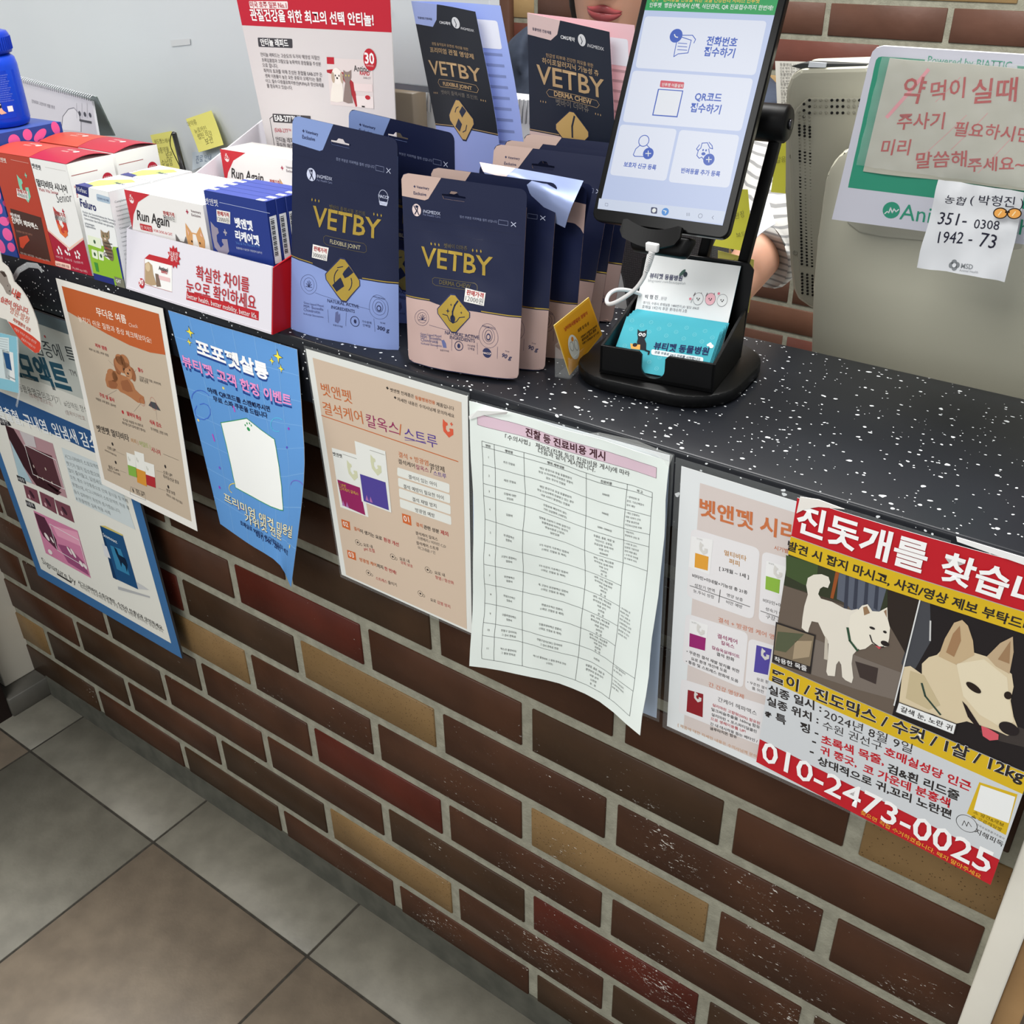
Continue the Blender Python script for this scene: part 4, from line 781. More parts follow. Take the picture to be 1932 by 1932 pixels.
# ---- tear-shaped card and blue leaflet hanging at the far left in a clear sleeve
root = empty('hanging_card', on(40, 600, 1, -.075)); tag(root, 'white tear-shaped card with a red lower corner hanging at the left edge', 'card')
y0 = -.082
P = Patch([[on(-60, 455, 1, y0), on(90, 480, 1, y0)], [on(-60, 690, 1, y0), on(90, 705, 1, y0)]]); p = Pr(P, None, .3).crop(*K3)
out = [(-250, 40), (0, 120), (20, 215), (72, 260), (105, 320), (130, 395), (190, 455), (250, 545), (300, 650), (340, 760), (364, 870), (374, 965), (370, 1022), (340, 1045), (300, 1030), (215, 960), (150, 875), (60, 740), (-60, 700), (-250, 650)]
p.poly(out, (230, 226, 218), 0); p.poly([(72, 752), (180, 810), (300, 890), (368, 948), (372, 1000), (355, 1040), (320, 1042), (215, 960), (150, 875)], (206, 74, 56), 1)
p.poly([(-40, 300), (20, 290), (60, 330), (80, 400), (100, 430), (110, 500), (95, 520), (60, 500), (30, 440), (0, 400)], (150, 140, 132), 1); p.poly([(0, 300), (40, 300), (62, 345), (40, 350)], (70, 58, 52), 2); p.ell((88, 478), 1.0, 1.4, BK, 2); p.ell((72, 430), .7, 1.0, BK, 2)
p.texts([("나쁜", 105, 505, 182, 560, (196, 84, 74), .05, 1.4), ("습관이 아닙니다.", 6, 570, 262, 690, (196, 84, 74), .03, 1.2), ("병원·발정", 90, 668, 258, 770, (196, 110, 90), .0, 1.1), ("피부질환의 신호", 118, 748, 278, 850, (190, 96, 80), .02, 1.1), ("적절한 처치로 만드는 편안함", 130, 828, 332, 960, (236, 200, 190), 0, 1.1), ("동물용의약품입니다", 195, 916, 322, 1006, (236, 200, 190), 0, 1.1)])
printed('card', [p], root)
u = [P.inv(x / 4.83, 450 + y / 4.83) for x, y in out]; A = P.at([a for a, b in u], [b for a, b in u], -.0004)
mb = MB(); mb.prism(list(A), (0, .0004, 0), mat((214, 210, 204), .5)); mb.build('card_back', root)
P = Patch([[on(-50, 616, 1, -.078), on(33, 636, 1, -.078)], [on(-50, 722, 1, -.074), on(36, 742, 1, -.074)]]); p = Pr(P, (138, 196, 214), .35).crop(*K3)
p.poly([(-200, 880), (82, 905), (92, 1290), (-200, 1230)], (214, 228, 230), 1); p.poly([(30, 1035), (85, 1050), (110, 1205), (60, 1180)], (40, 84, 130), 2); p.poly([(20, 1010), (120, 1040), (140, 1310), (50, 1270)], (232, 236, 236), 1)
for i in range(5): p.line([(-30, 905 + i * 22), (72, 925 + i * 22)], .5, (120, 130, 136), 2)
p.text("Stomoact", 78, 1258, 140, 1290, BK, 0, 1, 3)
printed('leaflet', [p], root, sheet_back(P, (190, 214, 220)))
mb = MB(); m = mat((230, 234, 236), .08, alpha=.25)
A = [on(x / 4.83, 450 + y / 4.83, 1, -.071) for x, y in ((105, 385), (250, 205), (370, 240), (385, 330), (300, 1180), (172, 1400), (150, 1530), (110, 1500), (150, 1300))]
pts = [on(x / 4.83, 450 + y / 4.83, 1, -.0715) for x, y in ((110, 390), (170, 290), (255, 240), (345, 250), (385, 300))]
mb.tube(pts, [.0035] * 5, m, 8, flat=.15); mb.build('clear_loop', root); mb = MB()
pts = [on(x / 4.83, 450 + y / 4.83, 1, -.079) for x, y in ((160, 900), (170, 1200), (178, 1380), (165, 1460), (150, 1530))]
mb.tube(pts, [.0022] * 5, m, 6, flat=.4)
mb.build('clear_sleeve', root)
# ================================================================ goods on the counter
A_ = np.array
def carton(name, FL, FR, D, H, up=(0, 0, 1), m=(236, 236, 234), bev=0.0008, lab=None, cat='box', grp=None, rough=.4, front=None, side=None, top=None, parent=None):
    """upright carton: FL, FR front base corners, D depth vector; the prints are laid on its front, right side and top"""
    FL, FR, D = A_(FL, float), A_(FR, float), A_(D, float); U = A_(up, float) * H
    p8 = [FL, FR, FR + D, FL + D]; p8 = p8 + [q + U for q in p8]
    def ex(mb): mb.hexa(p8, mat(m, rough), bev, 1)
    pr = []
    for fn, G in ((front, [[FL + U, FR + U], [FL, FR]]), (side, [[FR + U, FR + U + D], [FR, FR + D]]), (top, [[FL + U + D, FR + U + D], [FL + U, FR + U]])):
        if fn: p = Pr(Patch(G), None, rough); fn(p); pr.append(p)
    o = printed(name, pr, parent, ex, FL if parent is None else None)
    if lab: tag(o, lab, cat, grp)
    return o, p8
def stick(parent, pat, pts, o, l1, l2, name='price_sticker', h=1.25):
    """torn white price label with a red heading and grey figures"""
    p = Pr(pat, None, .6).crop(*o); p.poly(pts, (232, 230, 226), 3); q = [A_(t, float) for t in pts]
    f = lambda a, b: q[0] * (1 - a) * (1 - b) + q[1] * a * (1 - b) + q[2] * a * b + q[3] * (1 - a) * b
    a, b = f(.08, .42), f(.92, .42); p.text(l1, *a, *b, (176, 60, 60), .02, 1.2, 5); a, b = f(.06, .9), f(.94, .9); p.text(l2, *a, *b, (110, 110, 112), .0, h, 5)
    return printed(name, [p], parent)
C1 = (0, 0, 3.864); C2 = (400, 0, 3.22); C5 = (0, 450, 2.972); C6 = (540, 200, 3.5127); C7 = (1000, 400, 4.025); C11 = (0, 450, 4.83)
# ---- blue carton with pink dots, the jar standing on it
FL, FR = A_((-.245, -.056, ZC)), A_((-.131, -.047, ZC)); D = A_((-.004, .105, 0))
rd_ = random.Random(5)
def dots(p):
    p.rect(0, 0, 1, 1, (46, 74, 150), 1)
    for i in range(5):
        for j in range(8):
            p.ell((.1 + i * .2 + rd_.uniform(-.04, .04), .06 + j * .125 + rd_.uniform(-.02, .02)), rd_.uniform(5, 10), rd_.uniform(6, 12), (232, 96, 160), 2, 18, rd_.uniform(0, 3), F=True)
carton('product_box', FL, FR, D, .150, m=(58, 82, 160), lab='royal blue carton with pink dots under the blue jar, leftmost on the counter', front=dots, side=dots, top=None)
jc = A_((-.181, .004, ZC + .1505)); root = empty('supplement_jar', jc); tag(root, 'bright blue plastic jar with a ribbed lid standing on the dotted blue carton', 'jar')
mb = MB(); BL_ = mat((16, 66, 196), .25); mb.lathe(jc, [(.030, 0), (.034, .002), (.036, .008), (.036, .070), (.0345, .078), (.029, .083)], BL_, 48); mb.build('jar_body', root)
mb = MB(); mb.lathe(jc + A_((0, 0, .083)), [(.029, 0), (.0335, .001), (.0345, .004), (.0345, .021), (.0325, .0245), (.029, .0255)], mat((10, 56, 184), .3), 48)
for k in range(60):
    a = math.pi * 2 * k / 60; c, s = math.cos(a), math.sin(a)
    mb.box((-.0006, -.0006, .0875), (.0006, .0006, .102), mat((10, 50, 172), .3), M=Matrix.Translation([float(v) for v in jc + A_((.0346 * c, .0346 * s, 0))]))
mb.build('lid', root)
# label wrapped round the jar
th = [math.radians(a) for a in (-150, -125, -100, -75, -50, -25, 0, 25)]
G = [[jc + A_((.0363 * math.cos(t), .0363 * math.sin(t), z)) for t in th] for z in (.066, .012)]
P = Patch(G, 14, 0); p = Pr(P, (12, 60, 190), .3)
for i in range(13): p.text("성분 원료 안내 및 급여 방법 주의사항", .70, .10 + i * .045, .90 - (i % 3) * .02, .10 + i * .045, (150, 170, 226), 0, 1, 3, F=True)
p.ell((.70, .70), 5, 5.5, (26, 30, 44), 2, F=True); p.text("100%", .66, .70, .74, .70, (236, 236, 236), .02, 1.2, 3, F=True); p.poly([(.70, .78), (.74, .76), (.75, .82), (.78, .88), (.72, .90), (.70, .86)], (236, 180, 150), 3, True); p.rect(.80, .74, .86, .86, (236, 236, 236), 3)
printed('jar_label', [p], root)

# ---- red and orange supplement cartons, two by two
def front_hepa(p):
    p.crop(*C1); p.rect(0, 0, 1, 1, (176, 62, 42), 1); p.line([(80, 1163), (208, 1190)], .3, (230, 200, 190), 2)
    p.text("벳앤펫", -12, 1172, 50, 1187, (236, 220, 210), .01, 1.1); p.shape(DOG, (178, 1375), 10.5, 17, (128, 196, 168), 2); p.shape(PLUS, (190, 1278), 2, 3, (128, 196, 168), 3)
    p.poly([(75, 1518), (300, 1585), (372, 1905), (142, 1848)], (72, 44, 36), 2); p.texts([("벳앤펫", 82, 1582, 154, 1604, (236, 230, 226), .015, 1.2), ("간케어 헤파맥스", 92, 1620, 282, 1672, (240, 236, 230), .02, 1.3), ("동물병원 전용 영양 솔루션", 122, 1688, 238, 1718, (170, 120, 100), 0, 1), ("성분 원료 / 20정 함유 · 34 g (600 mg x 30포)", 152, 1848, 362, 1908, (200, 180, 170), .0, 1.1)])
    p.poly([(140, 1730), (200, 1715), (218, 1752), (190, 1780), (170, 1812), (150, 1800)], (190, 70, 44), 3)
def front_mv(p):
    p.crop(*C1); p.rect(0, 0, 1, 1, (234, 234, 232), 1); p.line([(330, 1218), (480, 1248)], .3, (170, 160, 160), 2)
    p.text("벳앤펫", 238, 1222, 302, 1240, (60, 60, 64), .01, 1.1); p.texts([("멀티비타 시니어", 274, 1352, 494, 1402, (44, 42, 44), .02, 1.3), ("Multi Vita Senior", 290, 1390, 430, 1420, (176, 60, 70), 0, 1.1)]); p.text("Senior", 420, 1478, 528, 1470, (60, 60, 64), -.006, 1.9, 3, .35)
    p.poly([(0, .66), (.52, .80), (1, .66), (1, 1), (0, 1)], (164, 30, 54), 2, True); p.poly([(.0, .655), (.52, .795), (1, .655), (1, .64), (.52, .775), (0, .64)], (236, 196, 176), 3, True)
    p.shape(DOG, (447, 1620), 12, 19, (196, 62, 52), 3); p.shape([(x * .8, y * .45 - .5) for x, y in DOG], (447, 1625), 12, 19, (220, 110, 60), 4); p.shape(PLUS, (462, 1540), 2, 3, (176, 40, 60), 4)
    p.crop(*C11)
    for cx, cy, T in ((540, 108, ((0, -26), (-12, 0), (14, -4), (-4, 20), (24, 26))), (618, 132, ((-18, -14), (6, -32), (18, 10), (-2, 4))), (706, 152, ((-16, -20), (4, -30), (20, -8), (16, 20), (-6, 16)))):
        for dx, dy in T: p.ell((cx + dx, cy + dy), 1.6, 2.2, (240, 236, 236), 4, 12)
    for s_, x0, x1, y in (("비타민 5종", 516, 578, 172), ("미네랄 7종", 600, 662, 196), ("기능성원료 7종", 676, 762, 218)): p.text(s_, x0, y, x1, y + 14, (230, 190, 196), .0, 1.2)
    p.rrect([(505, 200), (646, 236), (650, 284), (510, 244)], (244, 206, 190), 4, .2); p.text("10가지 2종량 조합", 518, 240, 636, 268, (120, 40, 50), .01, 1.2, 5); p.text("34 g (600 mg x 30포)", 664, 272, 800, 312, (230, 190, 190), 0, 1.2)
def side_mv(p):
    p.rect(0, 0, 1, 1, (232, 232, 230), 1); p.rect(.05, .10, .62, .106, (150, 60, 60), 2); p.text("벳앤펫의", .06, .225, .42, .225, (190, 70, 70), .0, 1.1, 3, F=True); p.text("모든 제품은", .06, .29, .60, .29, (176, 50, 60), .02, 1.1, 3, F=True)
    p.ell((.80, .2), 7.4, 7.8, (176, 34, 54), 2, F=True); p.text("동물병원", .72, .19, .88, .19, (240, 220, 220), .0, 1.1, 4, F=True); p.text("전용제품", .72, .235, .88, .235, (240, 220, 220), .0, 1.1, 4, F=True)
    for i in range(6): p.text("동물병원에서만 만나보실 수 있습니다", .08, .36 + i * .05, .8, .36 + i * .05, (120, 110, 110), 0, .8, 3, F=True)
def lid_fn(c):
    def f(p): pass
    return f
def lid(parent, p8, c):
    """slightly domed tuck-in lid"""
    a, b, d, e = p8[4:8]
    m_ = lambda s, t: (1 - t) * ((1 - s) * a + s * b) + t * ((1 - s) * e + s * d) + A_((0, 0, .0005 + .0052 * math.sin(math.pi * t)))
    G = [[m_(s, t) for s in (0, .5, 1)] for t in (1, .75, .5, .25, 0)]; P = Patch(G, 0, 8); p = Pr(P, c, .4)
    p.text("벳앤펫", .36, .46, .56, .46, (240, 214, 206), .0, 1.2, 2, F=True); p.text("동물병원", .36, .58, .54, .58, (240, 214, 206), .0, 1.0, 2, F=True); p.ell((.66, .48), 4.2, 3.6, (240, 220, 214), 2, F=True)
    return printed('lid', [p], parent, sheet_back(P, c))
D1 = A_((.000, .0615, 0))
for r in (0, 1):
    o_ = D1 * 1.07 * r + A_((-.0015 * r, 0, 0))
    FL, FM, FR = A_((-.1282, -.0466, ZC)) + o_, A_((-.0554, -.0402, ZC)) + o_, A_((.0158, -.0376, ZC)) + o_
    c, p8 = carton('supplement_box', FL, FM - A_((.0004, 0, 0)), D1, .1325, m=(178, 66, 46), lab=('orange-red carton with a mint dog logo and dark brown panel, front row' if r == 0 else 'orange-red carton seen by its lid only, back row behind the mint logo one'), grp='red and orange supplement cartons', front=front_hepa if r == 0 else None)
    lid(c, p8, (196, 74, 54)); P_ = Patch([[p8[4], p8[5]], [p8[0], p8[1]]])
    if r == 0: stick(c, P_, [(122, 1372), (205, 1395), (212, 1458), (128, 1432)], C1, "판매가격", "49000원")
    c, p8 = carton('supplement_box', FM + A_((.0004, 0, 0)), FR, D1, .1325, m=(232, 232, 230), lab=('white carton with crimson lower part and black Korean title, front row' if r == 0 else 'white carton with crimson lid in the back row, behind the one with the black title'), grp='red and orange supplement cartons', front=front_mv if r == 0 else None, side=side_mv)
    lid(c, p8, (172, 38, 58)); P_ = Patch([[p8[4], p8[5]], [p8[0], p8[1]]])
    if r == 0: stick(c, P_, [(395, 1535), (485, 1562), (492, 1628), (402, 1600)], C1, "판매가격", "49000원")

# ---- cat medicine cartons
def tabby(p, c, sx, sy, l=4):
    F1, F2 = (120, 104, 84), (64, 54, 46)
    p.ell((c[0] + sx * .35, c[1] + sy * 1.5), 7.5, 15, F1, l, a0=.3)
    for i in range(5): p.line([(c[0] - sx * .1, c[1] + sy * (.8 + i * .4)), (c[0] + sx * .9, c[1] + sy * (1.0 + i * .4))], 1.0, F2, l + 2)
    p.poly([(c[0] - sx * .55, c[1] + sy * .1), (c[0] - sx * .62, c[1] - sy * .8), (c[0] - sx * .2, c[1] - sy * .45), (c[0] + sx * .25, c[1] - sy * .4), (c[0] + sx * .5, c[1] - sy * .7), (c[0] + sx * .55, c[1] + sy * .2), (c[0] + sx * .2, c[1] + sy * .65), (c[0] - sx * .25, c[1] + sy * .6)], (156, 134, 106), l + 1)
    p.ell((c[0] - sx * .22, c[1]), 1.1, 1.1, (70, 90, 50), l + 3); p.ell((c[0] + sx * .26, c[1] + sy * .03), 1.1, 1.1, (70, 90, 50), l + 3); p.ell((c[0], c[1] + sy * .35), 1.8, 1.2, (226, 214, 200), l + 2)
    for dx in (-.3, 0, .3): p.line([(c[0] + sx * dx, c[1] - sy * .42), (c[0] + sx * dx * .8, c[1] - sy * .15)], .6, F2, l + 3)
def front_fel(p):
    p.crop(*C1); p.rect(0, 0, 1, 1, (234, 236, 236), 1); p.poly([(.0, .62), (1, .56), (1, 1), (0, 1)], (142, 186, 52), 2, True); p.rect(0, .93, .66, 1, (36, 48, 120), 3); p.poly([(.93, .58), (1, .56), (1, 1), (.97, 1)], (40, 50, 130), 3, True)
    p.poly([(552, 1343), (645, 1368), (649, 1440), (557, 1408)], (34, 40, 104), 2); p.text("Virbac", 565, 1392, 636, 1412, (230, 232, 236), .0, 1.2); p.rrect([(702, 1410), (802, 1440), (805, 1488), (708, 1462)], (168, 188, 206), 2, .3); p.text("전문영양 사료 제품", 714, 1450, 796, 1470, (40, 60, 110), 0, 1.1)
    p.text("Feluro", 590, 1503, 706, 1540, (30, 36, 96), .02, 1.45); p.texts([("Fördert die Gesunderhaltung der Harnwege", 606, 1550, 845, 1618), ("Aids in maintaining a healthy urinary", 612, 1572, 846, 1642), ("Unterstützt den behalt van gezonde", 618, 1598, 830, 1660), ("urinewegen", 622, 1632, 690, 1652), ("Suplemento", 625, 1652, 700, 1674)], (90, 96, 110))
    tabby(p, (770, 1720), 55, 60)
    for q in ([(640, 1712), (735, 1740), (742, 1815), (650, 1782)], [(668, 1815), (712, 1828), (718, 1892), (676, 1875)], [(718, 1828), (755, 1838), (760, 1902), (724, 1892)]): p.rrect(q, (226, 234, 210), 3, .15); p.ell(tuple(np.mean(A_(q, float), 0)), 2, 2.4, (60, 90, 60), 4)
    p.poly([(.70, .90), (1, .90), (1, 1), (.74, 1)], (120, 120, 104), 7, True); p.text("CAT", .74, .955, .9, .955, (230, 230, 226), .02, 1.3, 8, F=True); p.poly([(.10, .80), (.22, .80), (.21, .90), (.12, .90)], (66, 140, 60), 4, True)
def side_fel(p):
    p.rect(0, 0, 1, 1, (228, 230, 232), 1)
    for i in range(16): p.text("Ergänzungsfuttermittel für Katzen zur Unterstützung" if i % 2 else "Complementary feed for cats", .1, .12 + i * .045, .8 - (i % 3) * .1, .12 + i * .045, (110, 114, 120), 0, 1, 3, F=True)
def top_fel(p): p.rect(0, 0, 1, 1, (232, 234, 234), 1); p.poly([(.05, .5), (.55, .1), (.8, .2), (.4, .9), (.1, .9)], (186, 206, 110), 2, True); p.poly([(0, .8), (.35, .85), (.4, 1), (0, 1)], (40, 48, 120), 3, True); p.text("Feluro", .5, .5, .8, .5, (60, 66, 110), .01, 1.2, 4, F=True); tabby_ = 0
FLf, FRf, Df = A_((.0285, -.0432, ZC)), A_((.0892, -.0425, ZC)), A_((.0005, .057, 0))
for r in (0, 1):
    o_ = Df * 1.04 * r + A_((0, 0, .0))
    c, p8 = carton('medicine_box', FLf + o_, FRf + o_, Df, .1115, up=(.018, .03, 1), m=(230, 232, 232), lab=('white and green carton with a tabby cat, in the front row' if r == 0 else 'white and green cat carton showing only its top, behind the front one'), grp='white and green cat cartons', front=front_fel if r == 0 else None, side=side_fel, top=top_fel)
    if r == 0: stick(c, Patch([[p8[4], p8[5]], [p8[0], p8[1]]]), [(775, 1765), (826, 1800), (800, 1895), (752, 1860)], C1, "판매가격", "30000원")

# ---- white and red display tray with its tall header card
root = empty('display_tray', (.215, .07, ZC)); tag(root, 'white cardboard display tray with red right side and tall printed header card', 'display')
f0, f1 = A_((.0925, -.0430, ZC)), A_((.3459, -.0472, ZC)); t0 = on(239, 431, 1, -.0265); t1 = on(513, 503, 1, -.0345); b0, b1 = A_((.0925, .198, ZC)), A_((.3400, .198, ZC))
WC = (222, 218, 226)
def tf(p):
    p.crop(*C5); p.texts([("확실한 차이를", 1103, 222, 1400, 296, (178, 34, 44), .012, 1.35), ("눈으로 확인하세요", 1048, 298, 1438, 395, (178, 34, 44), .012, 1.35)])
    p.poly([(1048, 295), (1452, 408), (1451, 460), (1045, 342)], (184, 30, 40), 2); p.text("better health, better mobility, better life.", 1054, 334, 1446, 450, (240, 236, 236), .0, 1.35, 4)
    p.poly([(812, 112), (965, 150), (966, 300), (812, 256)], (238, 238, 236), 2); p.poly([(812, 112), (838, 88), (972, 122), (965, 152)], (184, 30, 40), 3); p.line([(812, 112), (812, 256), (966, 300)], .4, (170, 60, 60), 3)
    p.poly([(815, 140), (835, 130), (855, 150), (862, 200), (880, 260), (850, 264), (815, 250)], (176, 150, 116), 4); p.ell((832, 160), 4.5, 5, (206, 184, 150), 5); p.poly([(872, 195), (890, 200), (905, 270), (880, 270)], (120, 100, 84), 4); p.text("Antinol", 893, 174, 944, 188, (50, 44, 46), .02, 1.3, 5); p.text("RAPID", 908, 192, 942, 200, (184, 30, 40), .02, 1.2, 5); p.poly([(890, 205), (955, 222), (955, 245), (890, 228)], (228, 190, 190), 4)
    p.ell((796, 251), 5.4, 5.8, (184, 30, 40), 5); p.text("90", 783, 258, 808, 264, (240, 236, 236), .02, 1.3, 6); p.shape(starburst(), (978, 104), 12, 13, (184, 30, 40), 5); p.texts([("대용량", 953, 96, 1003, 108, (240, 226, 226), .0, 1.3), ("출시!", 960, 122, 998, 132, (240, 226, 226), .0, 1.3)])
P = Patch([[t0, t1], [f0, f1]]); p = Pr(P, (222, 219, 228), .45); tf(p)
for it in range(len(p.it)):
    if p.it[it][0] == 'text': p.it[it] = p.it[it][:7] + (7,) + p.it[it][8:]
printed('front_panel', [p], root, sheet_back(P, WC, .002))
rt = on(562, 476, 0, .352)
th_ = .002
mb = MB(); mb.prism([f1, b1, b1 + A_((0, 0, .15)), b1 + A_((0, -.05, .085)), A_((.3459, .02, 1.079)), A_((.3459, -.0335, 1.067))], (.002, 0, 0), mat((176, 16, 28), .45)); mb.build('side_panel', root)
mb = MB(); mb.prism([f0, b0, b0 + A_((0, 0, .152)), on(344, 347, 0, .0925), A_((.0925, -.0255, 1.066))], (-.002, 0, 0), mat(WC, .5)); mb.build('side_panel', root)
mb = MB(); mb.prism([f0 + A_((0, 0, .001)), f1 + A_((0, 0, .001)), b1 + A_((0, 0, .001)), b0 + A_((0, 0, .001))], (0, 0, .0015), mat(WC, .5)); mb.build('tray_floor', root)
mb = MB(); mb.box((.0955, -.026, ZC + .0028), (.236, .078, ZC + .040), mat(WC, .5), .0008, 1); mb.build('inner_shelf', root)
mb = MB(); mb.box((.0955, .080, ZC + .0028), (.236, .175, ZC + .059), mat(WC, .5), .0008, 1); mb.build('inner_shelf', root)
cr = .19
P = Patch([[on(447 - 12, -58, 1, cr + .004), on(735 - 2, -50, 1, cr + .004)], [A_((.0975, cr, ZC + .01)), A_((.332, cr, ZC + .01))]])
# straight left and right edges down to the tray
tl = on(430, -80, 1, cr); trr = on(733, -80, 1, cr); P = Patch([[tl, trr], [A_((.116, cr, ZC + .01)), A_((.319, cr, ZC + .01))]])
p = Pr(P, (212, 206, 206), .4).crop(*C2); vr = p.uv((300, 160))[1]; vr2 = p.uv((1000, 192))[1]
p.poly([(0, 0), (1, 0), (1, vr2), (0, vr)], (188, 28, 48), 1, True); p.rrect([(225, 6), (460, 8), (463, 56), (232, 50)], (240, 226, 224), 2, .2)
p.texts([("미국 호주 일본 No.1", 236, 42, 456, 48, (184, 60, 70), .008, 1.2), ("관절건강을 위한 최고의 선택 안티놀!", 240, 118, 986, 152, (244, 240, 240), .022, 1.5), ("안티놀 래피드", 300, 274, 468, 280, (240, 238, 238), .02, 1.3), ("안티놀 래피드는 고순도의 두가지 해양성 지질인", 298, 340, 656, 362), ("초록입홍합과 크릴오일 농축액의 혼합물을 주성분", 306, 373, 664, 400), ("으로 합니다.", 310, 405, 404, 412), ("최적의 효과를 위해 조성된 혼합물 EAB-277 은", 318, 438, 672, 464), ("생체 이용률이 높은 모든 종류의 오메가3는 물론", 326, 469, 668, 495), ("이고, 필수 다중불포화지방산(PUFA)과 항산화제를", 330, 500, 682, 528), ("를 함유하고 있습니다.", 337, 530, 492, 544), ("EAB-277™ 란?", 385, 732, 560, 745, (240, 238, 238), .02, 1.3), ("(EAB-277™ = 초록입홍합)", 384, 800, 620, 818, (190, 80, 90)), ("안티놀 래피드에서", 392, 858, 560, 872), ("획득한 해양성 지질", 398, 892, 560, 906), ("초록입홍합 추출물", 402, 922, 560, 934)], (70, 64, 68))
for it in range(len(p.it)):
    if p.it[it][0] == 'text' and p.it[it][7] == 3: p.it[it] = p.it[it][:7] + (5,) + p.it[it][8:]
p.rrect([(278, 228), (488, 236), (490, 292), (284, 284)], (64, 62, 66), 2, .12); p.rrect([(368, 690), (600, 704), (600, 756), (374, 742)], (64, 62, 66), 2, .12); p.line([(372, 705), (352, 720), (385, 915), (400, 960)], .8, (64, 62, 66), 2)
p.poly([(697, 350), (975, 366), (985, 662), (722, 636)], (222, 210, 208), 2); p.poly([(698, 346), (742, 348), (744, 390), (700, 388)], (184, 30, 46), 3); p.poly([(698, 424), (740, 420), (800, 440), (860, 500), (890, 640), (875, 650), (845, 560), (790, 470), (700, 440)], (170, 40, 50), 3)
p.poly([(735, 500), (728, 470), (735, 440), (760, 425), (785, 432), (798, 455), (792, 490), (800, 560), (798, 615), (760, 622), (722, 612), (726, 550)], (236, 228, 218), 4); p.ell((762, 462), 8, 9, (240, 232, 224), 5); p.ell((752, 458), .9, 1.1, BK, 6); p.ell((774, 460), .9, 1.1, BK, 6); p.ell((763, 474), 1.4, 1.2, BK, 6); p.ell((738, 470), 2.6, 6, (186, 166, 146), 6); p.ell((790, 472), 2.2, 6, (186, 166, 146), 6)
p.poly([(800, 424), (815, 436), (830, 436), (848, 424), (848, 470), (838, 500), (848, 560), (858, 625), (830, 628), (800, 616), (806, 540), (812, 500), (800, 470)], (140, 122, 116), 5); p.ell((816, 458), .9, 1.1, (200, 190, 90), 6); p.ell((834, 459), .9, 1.1, (200, 190, 90), 6)
p.ell((961, 362), 9.5, 11.5, (188, 30, 46), 5); p.text("30", 932, 384, 990, 388, (244, 240, 240), .02, 1.3, 6); p.text("CAPSULES", 940, 402, 984, 406, (240, 200, 200), .0, 1.1, 6); p.text("Antinol", 864, 432, 962, 438, (46, 42, 44), .01, 1.35); p.text("RAPID", 900, 454, 960, 459, (188, 30, 46), .03, 1.2); p.text("EAB-277", 922, 478, 966, 482, (90, 80, 84))
p.poly([(862, 505), (975, 512), (978, 560), (868, 552)], (232, 214, 212), 4); p.poly([(876, 580), (980, 588), (985, 660), (885, 650)], (234, 222, 220), 4); p.ell((948, 592), 4, 2.4, (188, 30, 46), 5); p.texts([("NATURAL ANTI-INFLAMMATORY", 866, 520, 972, 527, (190, 90, 96)), ("MOBILITY SUPPORT", 890, 538, 968, 543, (190, 90, 96)), ("soft gel", 945, 622, 978, 625), ("capsules", 945, 634, 980, 637)], (90, 80, 84)); p.rect(.78, .46, .80, .465, BK, 5)
printed('header_card', [p], root, sheet_back(P, (220, 216, 214), .0012))

